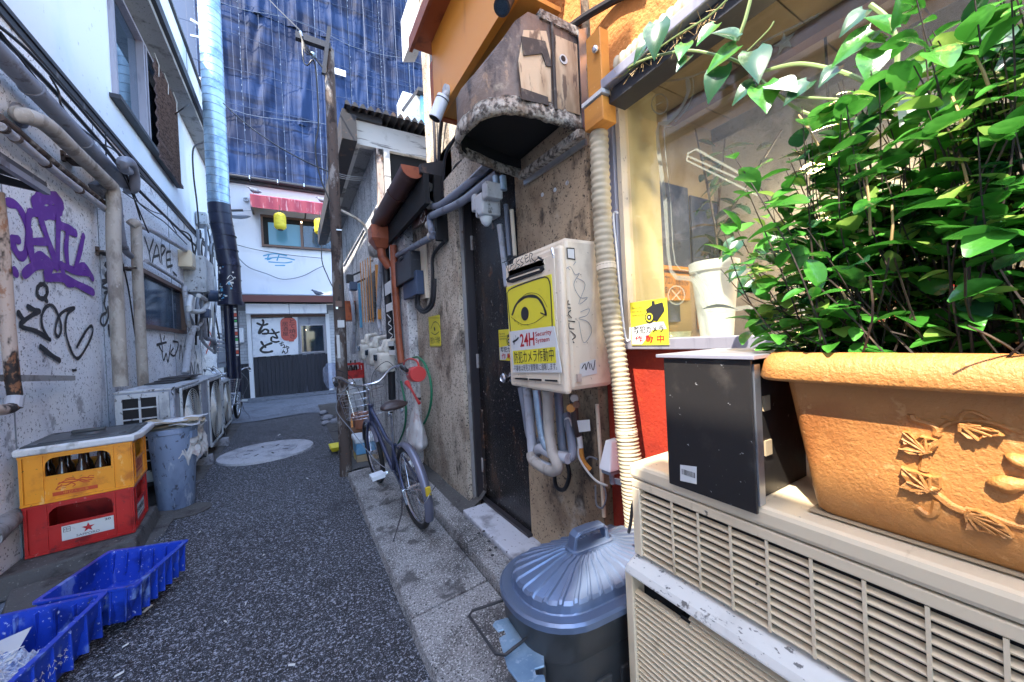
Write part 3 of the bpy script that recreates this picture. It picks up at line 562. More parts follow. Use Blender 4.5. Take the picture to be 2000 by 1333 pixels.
# cables
def wire(pts, r, m, label, group='cables strung along the left wall'):
    p = [P(a, c, 'x', v) for a, c, v in pts]
    return MB().tube(cr(p, 6), r*1.15, 5).build('cable', m, smooth=True, label=label, category='cable', group=group)
wire([(-20, 50, -1.44), (100, 172, -1.428), (205, 290, -1.428), (262, 362, -1.38), (330, 430, -1.38), (392, 490, -1.404)], .014, 'cable', 'thickest black cable running the length of the left wall under the trim')
wire([(-20, 38, -1.44), (60, 105, -1.428), (150, 205, -1.428), (250, 320, -1.392), (320, 388, -1.392), (398, 468, -1.404)], .010, 'cable', 'black cable hugging the trim along the left wall')
wire([(0, 62, -1.416), (90, 180, -1.416), (125, 225, -1.404), (200, 285, -1.404), (240, 340, -1.344), (290, 455, -1.368)], .006, 'cable', 'thin black cable looping below the thick one near the swan neck vent')
wire([(98, 150, -1.416), (115, 180, -1.404), (125, 215, -1.404), (180, 270, -1.404), (230, 300, -1.38), (250, 350, -1.344), (275, 430, -1.368)], .006, 'cable', 'thin black cable that leaves the bundle above the socket flange')
wire([(258, 365, -1.368), (270, 395, -1.356), (300, 420, -1.368), (325, 438, -1.38), (365, 478, -1.404)], .006, 'cable', 'slack thin cable sagging right of the swan neck vent')
wire([(240, 375, -1.368), (262, 390, -1.344), (295, 412, -1.356), (325, 425, -1.368), (345, 455, -1.38)], .005, 'cable', 'thin slack cable looping twice above the second taped pipe')
wire([(206, 258, -1.44), (207, 300, -1.44), (208, 345, -1.44)], .005, 'cable', 'short thin cable hanging straight down to the taped pipe')
wire([(235, 500, -1.44), (250, 560, -1.44), (262, 640, -1.44), (272, 700, -1.44)], .006, 'cable', 'thin cable dropping between the two taped pipes')
wire([(395, 280, -1.32), (378, 290, -1.38), (378, 340, -1.404), (385, 400, -1.404), (388, 450, -1.404), (380, 500, -1.38)], .012, 'cable', 'black cable curving off the eave beside the silver duct')
wire([(340, 225, -1.44), (358, 212, -1.272), (368, 205, -1.236)], .008, 'cable', 'short grey cable clipped from the reed blind to the eave')
wire([(352, 450, -1.416), (372, 462, -1.38), (380, 500, -1.368), (398, 520, -1.368), (408, 580, -1.368)], .010, 'cable', 'black cable dropping into the meter boxes')
rc = random.Random(11)
for i in range(9):
    x = 386+i*5; wire([(x, 440+rc.random()*20, -1.38), (x+rc.uniform(-6, 8), 490, -1.32), (x+rc.uniform(-8, 8), 540+rc.random()*20, -1.344), (x+rc.uniform(-12, 8), 600, -1.296), (x+rc.uniform(-10, 8), 650+rc.random()*30, -1.344)], .012 if i % 3 else .02, ['grey_cable', 'cable', 'white_cable'][i % 3],
        'cable in the tangle around the meter boxes by the silver duct', 'tangled cables around the left meter boxes')
for i, (p, r) in enumerate([([(372, 580, -1.32), (370, 605, -1.272), (395, 608, -1.248), (405, 590, -1.272), (388, 578, -1.296)], .03), ([(360, 560, -1.416), (365, 610, -1.392), (372, 640, -1.368), (392, 632, -1.32), (398, 600, -1.32)], .026), ([(362, 730, -1.392), (368, 680, -1.38), (376, 645, -1.344), (384, 642, -1.32)], .04), ([(395, 625, -1.32), (402, 660, -1.296), (418, 665, -1.296), (420, 690, -1.32)], .03), ([(384, 560, -1.344), (402, 640, -1.32), (395, 665, -1.344), (420, 690, -1.344)], .02)]):
    pipe('wall_pipe', p, r, ['white_cable', 'light_pipe', 'light_pipe', 'grey_pipe', 'light_pipe'][i], ['pale looped hose under the large meter box', 'pale conduit curling under the meter box beside the lower window', 'thick pale hose rising behind the air conditioners', 'grey hose bent twice below the dark elbow', 'thin pale conduit right of the meter box'][i], 'pipe')
# meter boxes
def mbox(name, a, c, x0, x1, y_len, m, label, cat):
    p, q_ = P(*a, 'x', x1), P(*c, 'x', x1)
    r_ = root(name, (x0, p.y, min(p.z, q_.z)), label, cat)
    MB().box(x0, x1, p.y, p.y+y_len, q_.z, p.z).build('housing', m, r_, bevel=.008)
    MB().box(x1-.01, x1+.012, p.y+.02, p.y+y_len-.02, q_.z+.02, p.z-.02).build('cover', m, r_, bevel=.004)
    MB().box(x0+.02, x1-.02, p.y-.006, p.y-.001, q_.z+.03, p.z-.03).build('end_panel', m, r_)
    return r_
mbox('junction_box', (372, 489), (382, 528), -1.5, -1.344, .28, 'cream_enamel', 'small beige junction box above the right corner of the lower window', 'junction box')
mbox('meter_box', (399, 500), (405, 572), -1.5, -1.224, .75, 'unit_white', 'large pale meter box hanging beside the black bend of the silver duct', 'meter box')
mbox('junction_box', (402, 415), (410, 448), -1.5, -1.344, .35, 'unit_white', 'upper white box on the left wall just left of the duct', 'junction box')
dm = root('gas_meter', P(415, 620, 'x', -1.2), 'dark blue meter with round cap beside the foot of the silver duct', 'meter')
MB().lathe([(.10, 0), (.10, .16), (.085, .2)], P(405, 578, 'x', -1.26), 16, ax=(1, .3, 0)).build('drum', 'meter_blue', dm, smooth=True)
a = P(405, 608, 'x', -1.2); MB().box(a.x-.1, a.x+.02, a.y, a.y+.22, a.z-.1, a.z+.04).build('housing', 'meter_blue', dm, bevel=.01)

# silver duct
dc = root('spiral_duct', (-0.936, 7.92, 0), 'tall silver spiral duct rising past the roof, black and bent at its foot', 'duct')
def dp(x, y): return P(x, y, 'y', 7.92)
q = [dp(405, -60), dp(408, 0), dp(428, 404)]
N = 60; pts = []; rr = []
for i in range(N+1):
    t = i/N; pts.append(q[0].lerp(q[2], t)); rr.append(.157)
MB().tube(pts, rr, 28).build('duct_pipe', 'galvanized', dc, smooth=True)
for k in range(30):
    c = dp(405, -60).lerp(dp(428, 404), (k+.5)/30); d = (dp(428, 404)-dp(405, -60)).normalized(); e = d.cross(Vector((0, 1, 0))).normalized(); g = d.cross(e)
    MB().tube([c+(e*math.cos(a/12*math.pi)+g*math.sin(a/12*math.pi))*.159+d*(.015*math.cos(a/12*math.pi)) for a in range(24)], .0035, 5, closed=True).build('seam', 'grey_pipe', dc, smooth=True)
MB().tube([dp(428, 400), dp(429, 410), dp(433, 440), dp(438, 462), dp(444, 500), dp(448, 520), dp(449, 560), dp(451, 597)], [.161, .161, .160, .158, .157, .157, .160, .166], 28).build('elbow', 'duct_dark', dc, smooth=True)
for y, x in ((418, 430), (440, 433), (462, 439), (490, 443), (520, 448), (548, 449), (572, 450)):
    MB().tube([dp(x, y)+Vector((0, 0, .006)), dp(x, y)-Vector((0, 0, .006))], .167, 28).build('band', 'duct_dark', dc)
MB().tube([dp(451, 590), dp(451.3, 597)], .186, 28).build('flange', 'duct_dark', dc)
for (x, dx, w_) in ((444, 0, .06), (457, .02, .054)): MB().tube([P(x, 594, 'y', 7.92), P(x+5, 698, 'y', 7.92)-Vector((0, 0, .6))], w_, 14).build('leg_pipe', 'duct_dark', dc, smooth=True)
rr_ = random.Random(4)
for i in range(22):
    a = rr_.uniform(-2.6, -1.08); y = rr_.uniform(560, 592) if i < 14 else rr_.uniform(525, 560)
    c = dp(450, y); e = Vector((math.cos(a), math.sin(a), 0)); s_ = rr_.uniform(.008, .022)
    MB().obox(c+e*.1655, e*.0015, e.cross(_z)*s_, _z*s_*rr_.uniform(.6, 1.3)).build('sticker', rr_.choice(['paper_white', 'litter_white', 'sticker_blue', 'paper_white']), dc)
for i in range(16):
    c = P(458+i*.35, 604+i*6, 'y', 7.92); MB().obox(c+Vector((.012, -.058, 0)), (.018, 0, 0), (0, .0015, 0), (0, 0, .012+.008*(i % 3))).build('sticker', ['paper_white', 'litter_white', 'sticker_red', 'paper_white', 'sticker_green', 'litter_white'][i % 6], dc)
strokes(Pl('E', 7.755), [[(444, 545), (450, 538), (456, 545), (448, 550), (456, 552)], [(442, 556), (448, 550), (454, 560)]], .010, .004, 'graffiti', 'litter_white', dc)
for a, c in (((372, 38), (395, 52)), ((372, 70), (392, 74))): MB().bar(P(*a, 'y', 7.92), P(*c, 'y', 7.92), .03).build('duct_brace', 'bare_metal', dc)
# lattice stay seen behind the parapet
lt = root('roof_stay', (-1.56, 9, 6.46), 'rusty angle iron stays behind the left parapet', 'stay')
MB().bar((-1.92, 8.88, 7.66), (-1.2, 9, 6.22), .05).build('strut', 'brown_frame', lt); MB().bar((-2.28, 9.84, 6.94), (-1.2, 9.24, 6.7), .05).build('strut', 'bare_metal', lt)
MB().bar((-2.52, 9.48, 8.86), (-1.44, 9.12, 6.82), .06).build('strut', 'brown_frame', lt)
# ================================================================ END BUILDING
eb = root('end_building', (0, 12, 0), 'white two storey eatery closing the end of the alley', 'building')
MB().box(-4, 4.5, 11.6, 15, 2.78, 5.60).build('upper_wall', 'bright_stucco', eb)
MB().box(-4, 4.5, 11.66, 15, -.1, 2.78).build('lower_wall', 'mortar', eb)
MB().box(-4, 4.5, 11.45, 15.1, 5.60, 5.70).build('eave_board', 'roof_dark', eb)
MB().hexa([(-4, 11.4, 5.70), (4.5, 11.4, 5.70), (4.5, 15.2, 5.70), (-4, 15.2, 5.70)], [(-4, 11.4, 5.74), (4.5, 11.4, 5.74), (4.5, 15.2, 6.6), (-4, 15.2, 6.6)]).build('roof', 'roof_dark', eb)
MB().tube([(-4, 11.36, 5.70), (4.5, 11.36, 5.66)], .045, 10).build('gutter', 'cable', eb)
for k in range(9): MB().box(-2+.6*k, -1.98+.6*k, 11.3, 11.45, 5.65, 5.74).build('gutter_clip', 'bare_metal', eb)
# white tiles either side of the shop front
tb = MB()
def tiles(x0, x1, z0, z1, name_m='tile_white'):
    w_, h_ = .24, .082; r = 0; z = z0; me = None
    while z < z1-.02:
        x = x0-(w_/2 if r % 2 else 0)
        while x < x1-.01:
            a, c = max(x, x0)+.004, min(x+w_, x1)-.004
            if c-a > .03: tb.box(a, c, 11.635, 11.67, z+.004, min(z+h_, z1)-.004)
            x += w_
        z += h_; r += 1
tiles(-1.6, -1.03, 0.9, 2.35); tiles(.86, 1.9, 0.1, 2.35)
tb.build('wall_tiles', 'tile_white', eb, kind='stuff')
# brown pent eave and roller shutter housing
MB().box(-4, 4.5, 11.2, 11.6, 2.66, 2.71).build('pent_roof', 'galvanized', eb)
MB().box(-4, 4.5, 11.16, 11.205, 2.53, 2.70).build('pent_fascia', 'awning_brown', eb)
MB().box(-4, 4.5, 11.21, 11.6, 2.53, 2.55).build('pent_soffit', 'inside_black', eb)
sh = root('shutter_housing', (0, 11.4, 2.2), 'white metal roller shutter housing over the shop front', 'shutter box')
MB().box(-1.02, -.09, 11.32, 11.62, 2.24, 2.50).build('box_panel', 'white_paint', sh, bevel=.01); MB().box(-.08, .80, 11.32, 11.62, 2.24, 2.50).build('box_panel', 'white_paint', sh, bevel=.01)
# shop front
MB().box(-1.0, .82, 11.60, 11.66, 1.05, 2.24).build('front_panel', 'unit_grey', eb)
for x in (-.985, .82): MB().box(x-.045, x+.045, 11.50, 11.60, .08, 2.24).build('post', 'white_paint', eb)
MB().box(-.94, .78, 11.52, 11.60, 2.17, 2.235).build('head_rail', 'brown_frame', eb)
x = -.93; k = 0
while x < .78:
    MB().box(x, x+.088, 11.555-.004*(k % 2), 11.60, .10, 1.13+.012*((k*7) % 3)).build('plank', 'dark_wood', eb); x += .092; k += 1
x = -1.5
while x < -1.04: MB().box(x, x+.085, 11.56, 11.62, .10, .98).build('plank', 'dark_wood', eb); x += .09
MB().box(-1.6, .9, 11.45, 11.6, -.02, .10).build('base_course', 'grey_pipe', eb)
MB().box(-1.7, 1.2, 11.28, 11.45, -.02, .05).build('base_step', 'light_asphalt', eb)
wf = frame(EW, *[EW.st(585, 635)[0], EW.st(635, 635)[0]], EW.st(610, 689)[1], EW.st(610, 634)[1], .03, .0, .03, 'window_frame', 'frame_metal', eb)
a, c = EW.st(588, 636), EW.st(633, 687)
MB().box(a[0], c[0], 11.585, 11.595, c[1], a[1]).build('pane', 'smoked_glass', wf)
MB().ball(EW.px(598, 645, .03), .008, 8, 6).build('lamp_dot', 'lit_small', wf)
# shop sign
sg = root('shop_sign', EW.px(535, 697), 'white shop sign with bold black brush lettering and a red lantern shape', 'sign')
quadplate(EW, [(492, 624), (581, 620), (583, 692), (495, 698)], .07, .09, 'sign_board', 'sign_board', sg)
Z5 = lambda x, y: (370+x/3.809, 330+y/3.809); Z6 = lambda x, y: (370+x/3.809, 630+y/3.809)
Eb = Pl('E', 11.51)
# brush lettering, stroke by stroke
strokes(Eb, [([(505, 1150), (545, 1165), (580, 1155)], .05), ([(545, 1125), (550, 1150), (520, 1210), (520, 1225), (560, 1195), (585, 1205), (580, 1225), (545, 1228)], .05),
    ([(585, 1225), (630, 1225), (665, 1215)], .045), ([(615, 1195), (640, 1230), (655, 1260), (620, 1250)], .045), ([(610, 1255), (610, 1280), (640, 1290), (665, 1285)], .045)], .045, .002, 'lettering', 'ink', sg, cv=Z5)
strokes(Eb, [([(535, 145), (550, 170), (565, 185)], .05), ([(610, 155), (560, 175), (530, 205), (550, 222), (590, 222), (615, 215)], .055)], .05, .002, 'lettering', 'ink', sg, cv=Z6)
strokes(Eb, [([(672, 160), (700, 152)], .022), ([(690, 145), (680, 175), (700, 165), (708, 178), (695, 190)], .022), ([(705, 190), (730, 180), (740, 190), (725, 200)], .02), ([(722, 175), (732, 215)], .02), ([(700, 205), (690, 230), (705, 215), (712, 232), (728, 222), (730, 212)], .022)], .022, .002, 'lettering', 'ink', sg, cv=Z6)
def rrect(pl, a, c, r, d0, d1, name, m, par, px=True, n=6):
    (s0, t1), (s1, t0) = (pl.st(*a), pl.st(*c)) if px else (a, c)
    if s1 < s0: s0, s1 = s1, s0
    if t1 < t0: t0, t1 = t1, t0
    p = []
    for (cx, cy, a0) in ((s1-r, t1-r, 0), (s0+r, t1-r, 1), (s0+r, t0+r, 2), (s1-r, t0+r, 3)):
        for k in range(n+1): an = (a0+k/n)*math.pi/2; p.append((cx+r*math.cos(an), cy+r*math.sin(an)))
    return MB().prism([pl.at(u, v, d0) for u, v in p], pl.n()*(d1-d0)).build(name, m, par)
ln = rrect(Eb, Z5(674, 1108), Z6(804, 134), .14, .001, .012, 'lantern_shape', 'lantern_red', sg)
plate(Eb, Z5(705, 1100), Z5(765, 1110), .001, .013, 'lantern_cap', 'ink', sg); plate(Eb, Z6(740, 132), Z6(778, 142), .001, .013, 'lantern_cap', 'lantern_red', sg)
text(Eb, 'とて焼き', Z5(735, 1120), Z6(795, 118), .0135, 'ink', sg, vert=True)
text(Eb, '居酒屋', Z5(688, 1140), Z6(738, 100), .0135, 'ink', sg, vert=True)
# pink window awning, upper window and lanterns
ap = root('pink_awning', EW.px(570, 420), 'faded pink canvas awning over the upper window of the end building', 'awning')
x0, x1 = -.78, 1.5
MB().grid(lambda u, v: (x0+u*(x1-x0), 11.6-.62*min(1, v*2.2) if v < .46 else 10.98-.01*math.sin(u*50), 5.30-.13*min(1, v*2.2)-max(0, v-.46)*.62), 40, 10).build('canvas', 'awning_pink', ap, smooth=True)
for x in (x0+.02, .4): MB().bar((x, 11.6, 4.86), (x, 10.99, 4.84), .03).build('awning_arm', 'dark_frame', ap)
MB().add([(x0, 11.6, 5.30), (x0, 10.98, 5.17), (x0, 10.98, 4.84), (x0, 11.6, 4.80)], [(0, 1, 2, 3)]).build('side_flap', 'roof_dark', ap)
MB().box(-.62, 1.2, 11.55, 11.62, 4.02, 4.86).build('window_recess', 'inside_black', eb)
wf = frame(EW, -.62, 1.25, 4.02, 4.84, .05, .051, .10, 'window_frame', 'brown_frame', eb, bars=(.30,))
for s0, s1, m in ((-.46, .27, 'teal_glass'), (.34, 1.2, 'frosted_glass')): MB().box(s0, s1, 11.525, 11.535, 4.08, 4.66).build('pane', m, wf)
MB().ball((.30, 11.3, 4.68), .02, 10, 8).build('bulb', 'lit_small', wf)
MB().ball((.62, 11.4, 4.60), .045, 10, 8).build('bulb', 'pot_white', wf)
def lantern(x, y, ym, label):
    q = P(x, y, 'y', ym); r_ = root('paper_lantern', q-Vector((0, 0, .2)), label, 'lantern', 'yellow paper lanterns under the pink awning')
    pr = []
    for i in range(25):
        t = i/24; pr.append((.122*math.sqrt(max(0, 1-max(0, (abs(t-.5)-.30)/.21)**2))+.003*math.cos(i*math.pi)+.012, -.21+t*.42))
    MB().lathe(pr, q, 24).build('lantern_body', 'lantern_yellow', r_, smooth=True, ang=0)
    MB().lathe([(.06, 0), (.06, .025)], q+Vector((0, 0, .195)), 16).build('top_ring', 'ink', r_); MB().lathe([(.06, 0), (.06, .025)], q-Vector((0, 0, .22)), 16).build('bottom_ring', 'ink', r_)
    MB().tube([q+Vector((0, 0, .2)), q+Vector((0, 0, .42))], .006, 5).build('cord', 'ink', r_)
lantern(547, 433, 10.9, 'yellow paper lantern hanging near the left end of the pink awning')
lantern(625, 443, 10.9, 'yellow paper lantern hanging near the rusty pole, right of the other')
# details on the upper wall
MB().lathe([(.06, 0), (.06, .05), (.045, .055), (.001, .02)], EW.px(481, 391), 18, ax=(0, -1, 0)).build('round_vent', 'light_pipe', label='small round vent cap on the white upper wall of the end building', category='vent')
lampf = root('street_lamp', EW.px(440, 437), 'grey flat street lamp reaching out from behind the silver duct', 'lamp')
MB().loft([[Vector((x, 11.2+.09*math.cos(a)*w_, z+.045*math.sin(a)*w_)) for a in [k*math.pi/5 for k in range(10)]] for x, z, w_ in ((-1.25, 4.60, .3), (-1.15, 4.62, .9), (-1.0, 4.63, 1.1), (-.88, 4.65, .8), (-.80, 4.67, .2))]).build('lamp_head', 'grey_pipe', lampf, smooth=True)
MB().tube([(-1.6, 11.3, 4.72), (-1.2, 11.2, 4.76), (-.95, 11.2, 4.80)], .03, 8).build('lamp_arm', 'dark_frame', lampf)
strokes(EW, [[(515, 500), (535, 496), (560, 500)], [(518, 506), (548, 503), (575, 508)], [(525, 512), (555, 514), (570, 512)], [(525, 499), (522, 508), (530, 505)], [(545, 498), (541, 509)], [(538, 519), (556, 519)]], .03, .003, 'graffiti', 'sticker_blue', eb)
def ew(pts, r, m, label, yv=11.5): return MB().tube(cr([P(a, c, 'y', yv) for a, c in pts], 6), r, 5).build('cable', m, smooth=True, label=label, category='cable')
ew([(460, 478), (500, 488), (560, 498), (630, 505)], .008, 'cable', 'thin dark cable crossing the white upper wall below the window')
ew([(462, 500), (485, 522), (520, 535), (553, 546), (590, 540), (620, 525), (632, 520)], .012, 'grey_cable', 'slack grey cable drooping across the white upper wall')
ew([(440, 410), (470, 412), (492, 412)], .006, 'grey_cable', 'short thin wire from the duct to the pink awning')
ew([(640, 300), (634, 410), (628, 500), (640, 540), (652, 565)], .014, 'cable', 'black cable hanging beside the rusty pole down to the pent roof', 10.8)
def pigeon(p, yaw, label, sc=1):
    r_ = root('pigeon', p, label, 'pigeon', rz=yaw)
    sec = [(-.15, .06, .012), (-.09, .065, .03), (-.03, .07, .05), (.03, .085, .058), (.07, .10, .05), (.095, .125, .032), (.115, .15, .028), (.135, .155, .018), (.15, .15, .004)]
    MB().loft([[Vector((x, w_*math.cos(k*math.pi/5), z+w_*1.05*math.sin(k*math.pi/5))) for k in range(10)] for x, z, w_ in sec]).build('pigeon_body', 'pigeon', r_, smooth=True, org=Vector((0, 0, 0)), ang=0)
    for s_ in (-1, 1):
        MB().ball((-.03, s_*.045, .072), .04, 8, 6, sx=1, sy=.35).build('wing', 'pigeon', r_, org=Vector((0, 0, 0)), smooth=True).scale = (1.6, 1, 1)
        MB().tube([(.02, s_*.02, .03), (.02, s_*.022, 0)], .004, 5).build('leg', 'sticker_red', r_, org=Vector((0, 0, 0)))
    MB().lathe([(.005, 0), (.0005, .02)], (.148, 0, .15), 6, ax=(1, 0, -.2)).build('beak', 'ink', r_, org=Vector((0, 0, 0)))
pigeon((-.70, 11.25, 5.265), math.pi, 'pigeon perched on the left end of the pink awning')
pigeon((.82, 11.25, 5.25), math.pi*.95, 'pigeon perched on the pink awning beside the rusty pole')
pigeon((.60, 11.3, 2.715), math.pi, 'pigeon resting on the pent roof over the shop front')
pigeon((.78, 11.35, 2.715), 0, 'smaller pigeon beside the rusty pole on the pent roof') if 0 else None
wb = root('water_heater', (-1.3, 11.5, 1.3), 'small white rounded box fixed to the tiled wall by the duct foot', 'box')
MB().box(-1.27, -1.10, 11.50, 11.64, 1.52, 1.90).build('housing', 'white_paint', wb, bevel=.03); MB().tube([(-1.19, 11.57, 1.9), (-1.18, 11.6, 2.3)], .01, 6).build('pipe', 'light_pipe', wb)

# ================================================================ SCAFFOLDED TOWER
sb = root('scaffolded_building', (0, 25, 0), 'tall building wrapped in blue scaffold netting behind the white eatery', 'building')
MB().box(-16, 20, 24.9, 34, 0, 36).build('tower_wall', 'meter_blue', sb)
rg = random.Random(9)
colx = [-14.6+1.83*k for k in range(17)]
rows = [(3, 8.6), (8.6, 14.2), (14.2, 19.8), (19.8, 25.4), (25.4, 31)]
for i, x in enumerate(colx):
    for j, (z0, z1) in enumerate(rows):
        if x < -5.2 or z1 < 9: continue
        sd = rg.random()*50; amp = rg.uniform(.08, .16); pull = rg.uniform(-.5, .5)
        def f(u, v, sd=sd, amp=amp, pull=pull, x=x, z0=z0, z1=z1):
            g = 1-abs(2*u-1); drape = math.sin(v*math.pi)
            fold = noise.noise(Vector((u*4+pull*v*5+sd, v*1.6, sd)))*1.3+.4*noise.noise(Vector((u*12+pull*v*9+sd, v*3, sd)))+.25*abs(math.sin(14*(u-.5)*(1+v)+sd))*(1-v)
            hs = .35*noise.noise(Vector((sd, v*9, u*.6)))
            return (x+u*1.80+.01, 24.3-(amp*(fold+hs)*(.35+g)+.10*g*drape), z0+v*(z1-z0)-.01)
        MB().grid(f, 26, 44).build('netting_sheet', 'mesh_blue', sb, fix=False, smooth=True, ang=0)
pm = MB()
for i, x in enumerate(colx):
    if x < -5.2: continue
    for j, z in enumerate([6+.34*k for k in range(74)]):
        if rg.random() < .75: pm.obox((x+rg.uniform(-.03, .03), 24.02, z), (.014, 0, 0), (0, .01, 0), (0, 0, rg.uniform(.02, .05)))
pm.build('netting_ties', 'tie_white', sb, kind='stuff')
for i, x in enumerate(colx):
    if x < -5.2: continue
    MB().tube([(x, 24.16, 4), (x, 24.16, 31)], .013 if i % 3 else .030, 6).build('scaffold_pole', 'scaffold' if i % 2 else 'meter_blue', sb)
for k, z in enumerate([8.6, 14.25, 19.85]):
    MB().tube(cr([(-5.3+1.83*i, 24.1, z+.22*math.sin(i*1.7+k)) for i in range(12)], 3), .016, 5).build('seam_rope', 'tie_white', sb)
pm = MB()
for z in [7+.95*k for k in range(24)]:
    for x in [4.6, 6.5, 8.4]:
        pm.tube([(x, 24.0, z), (x+1.1, 24.0, z)], .014, 5)
for x in (4.6, 5.7, 6.5, 7.6, 8.4, 9.5): pm.tube([(x, 23.98, 5), (x, 23.98, 30)], .016, 5)
pm.build('outer_frames', 'scaffold', sb)
for z in [8.9+1.86*k for k in range(12)]:
    MB().tube([(-5.2+.9*i, 24.13+.05*math.sin(i*1.3+z), z+.03*math.sin(i+z)) for i in range(18)], .014, 5).build('ledger', 'scaffold', sb)
for x in [-4.6+.61*k for k in range(22)]: MB().tube([(x, 24.15, 5), (x+.05, 24.12, 15), (x, 24.15, 30)], .009, 4).build('stay_line', 'scaffold', sb)
MB().box(2.6, 3.4, 24.0, 24.06, 17.6, 17.95).build('notice_board', 'sign_board', sb); MB().box(2.9, 3.8, 24.0, 24.06, 14.0, 14.3).build('notice_board', 'sign_board', sb)
# little rooftop box seen over the canopy
sk = root('roof_hut', P(800, 240, 'y', 9), 'small corrugated white and blue rooftop hut above the canopy', 'rooftop hut')
a = P(790, 250, 'y', 9); c = P(812, 182, 'y', 9); d = P(838, 250, 'y', 9)
MB().box(a.x, c.x+.1, 9, 9.6, a.z-1, c.z-.05).build('side_wall', 'unit_white', sk); MB().box(c.x+.1, d.x, 8.95, 9.6, a.z-1, c.z-.05).build('front_wall', 'sky_blue_plastic', sk)
MB().bar((a.x-.05, 8.9, a.z+.35), (c.x+.02, 8.9, c.z+.02), .06).build('eave_bar', 'roof_dark', sk); MB().box(c.x, d.x, 8.8, 9.7, c.z-.05, c.z+.04).build('roof', 'roof_dark', sk)

# ================================================================ RUSTY POLE WITH CROSSARM
pw = root('utility_pole', (.385, 4.07, 0), 'old rusty steel pole standing at the pavement corner with a crossarm', 'pole')
base = P(676, 932, 'y', 4.07); top = P(642, 98, 'y', 4.07)
MB().tube([base.lerp(top, k/20)+Vector((.006*noise.noise(Vector((k*.5, 0, 0))), 0, 0)) for k in range(21)], [.058-.010*k/20 for k in range(21)], 20).build('pole_tube', 'rust_pole', pw, smooth=True)
MB().lathe([(.047, 0), (.03, .03), (.001, .035)], top, 16, cap=False).build('cap', 'rust_pole', pw, smooth=True)
A, B = P(577, 70, 'y', 4.02), P(640, 92, 'y', 4.02); MB().bar(A, B+(B-A)*.1, .055, .06).build('crossarm', 'black_trim', pw)
MB().bar(P(643, 55, 'y', 4.0), P(632, 145, 'y', 4.0), .035, .035).build('bracket', 'black_trim', pw)
MB().bar(P(588, 78, 'y', 4.03), P(636, 140, 'y', 4.03), .014).build('brace', 'black_trim', pw)
MB().ball(P(611, 108, 'y', 4.02), .028, 10, 8).build('insulator', 'galvanized', pw); MB().tube([P(586, 62, 'y', 4.0), P(590, 72, 'y', 4.0)], .014, 8).build('insulator', 'bare_metal', pw)
for k in range(3): MB().tube(cr([P(586+k, 66, 'y', 3.99), P(596, 90+k*6, 'y', 3.97), P(611, 108, 'y', 3.98)], 5), .006, 5).build('lead', 'cable', pw)
PE = Pl('E', 4.0)
for (x0, y0, x1, y1, m) in ((662, 556, 666, 566, 'ink'), (659, 626, 673, 640, 'paper_white'), (657, 655, 665, 700, 'paper_white'), (656, 600, 660, 604, 'bare_metal'), (655, 588, 668, 600, 'brown_frame'), (657, 448, 668, 451, 'bare_metal')):
    a, c = P(x0, y0, 'y', 4.008), P(x1, y1, 'y', 4.008); MB().box(a.x, c.x, 4.004, 4.010, c.z, a.z).build('sticker', m, pw)
text(PE, 'NIMMI', (664, 700), (658, 660), .003, 'ink', pw) if 0 else None
MB().tube(cr([P(590, 66, 'y', 4), P(592, 115, 'y', 3.95), P(600, 128, 'y', 3.9), P(612, 118, 'y', 3.9), P(618, 150, 'y', 3.95), P(622, 240, 'y', 4), P(616, 290, 'y', 4), P(625, 345, 'y', 4), P(645, 395, 'y', 4.0)], 8), .007, 6).build('cable', 'cable', label='slack black wire looping down beside the rusty pole', category='cable')
MB().tube(sag(P(586, 60, 'y', 4), Vector((-1.9, 14, 15)), .3, 12), .007, 5).build('cable', 'cable', label='wire rising from the crossarm end toward the netted building', category='cable')
MB().tube(sag(P(436, 202, 'y', 6.5), P(648, 338, 'y', 4.07), .10, 16), .008, 5).build('cable', 'cable', label='thin wire from the silver duct to the rusty pole', category='cable')
for k in range(3): MB().tube(sag(P(650, 336+k*4, 'y', 4.07), P(715, 346+k*3, 'x', .9), .02, 8), .004, 5).build('cable', 'grey_cable', label=['uppermost', 'middle', 'lowest'][k]+' of three thin wires from the rusty pole to the right eave', category='cable')
# ================================================================ FAR RIGHT BUILDING
fb = root('rough_building', (1.3, 6.5, 0), 'low building with rough grey wall and white overhanging canopy beyond the door building', 'building')
MB().box(.95, 2.4, 4.70, 9.4, -.1, 3.72).build('wall', 'rough_pale', fb); MB().box(.95, 2.4, 3.56, 4.695, -.1, 2.55).build('wall', 'rough_pale', fb)
MB().box(2.4, 5, 3.0, 9.4, -.1, 3.7).build('back_wall', 'grey_render', fb)
cn = lambda x, y, v=4.6: P(x, y, 'y', v)
zt, zb, xl = cn(693, 234).z, cn(696, 281).z, cn(694, 255).x
MB().box(xl, 2.6, 4.6, 4.68, zb, zt).build('canopy_fascia', 'snow_fascia', fb)
MB().box(xl, xl+.05, 4.68, 9.3, zb, zt).build('canopy_fascia', 'snow_fascia', fb)
MB().box(xl+.05, 2.6, 4.68, 9.3, zb+.05, zb+.10).build('canopy_soffit', 'grey_render', fb)
MB().box(xl-.14, xl+.3, 4.55, 9.4, zt, zt+.07).build('canopy_edge', 'roof_dark', fb); MB().box(xl-.16, xl-.0, 4.5, 9.4, zb-.02, zt).build('gutter_board', 'roof_dark', fb)
MB().grid(lambda u, v: (xl-.12+u*3, 4.45+v*5, zt+.08+.022*math.sin(u*3*2*math.pi/.085)+.10*v), 280, 1).build('corrugated_roof', 'roof_dark', fb, smooth=True)
b = MB(); f0 = lambda u, v: (xl-.12+u*3, 4.44, zt+.06+v*.03+(.022*math.sin(u*3*2*math.pi/.085) if v > .5 else 0))
b.grid(f0, 280, 1).build('roof_edge', 'roof_dark', fb)
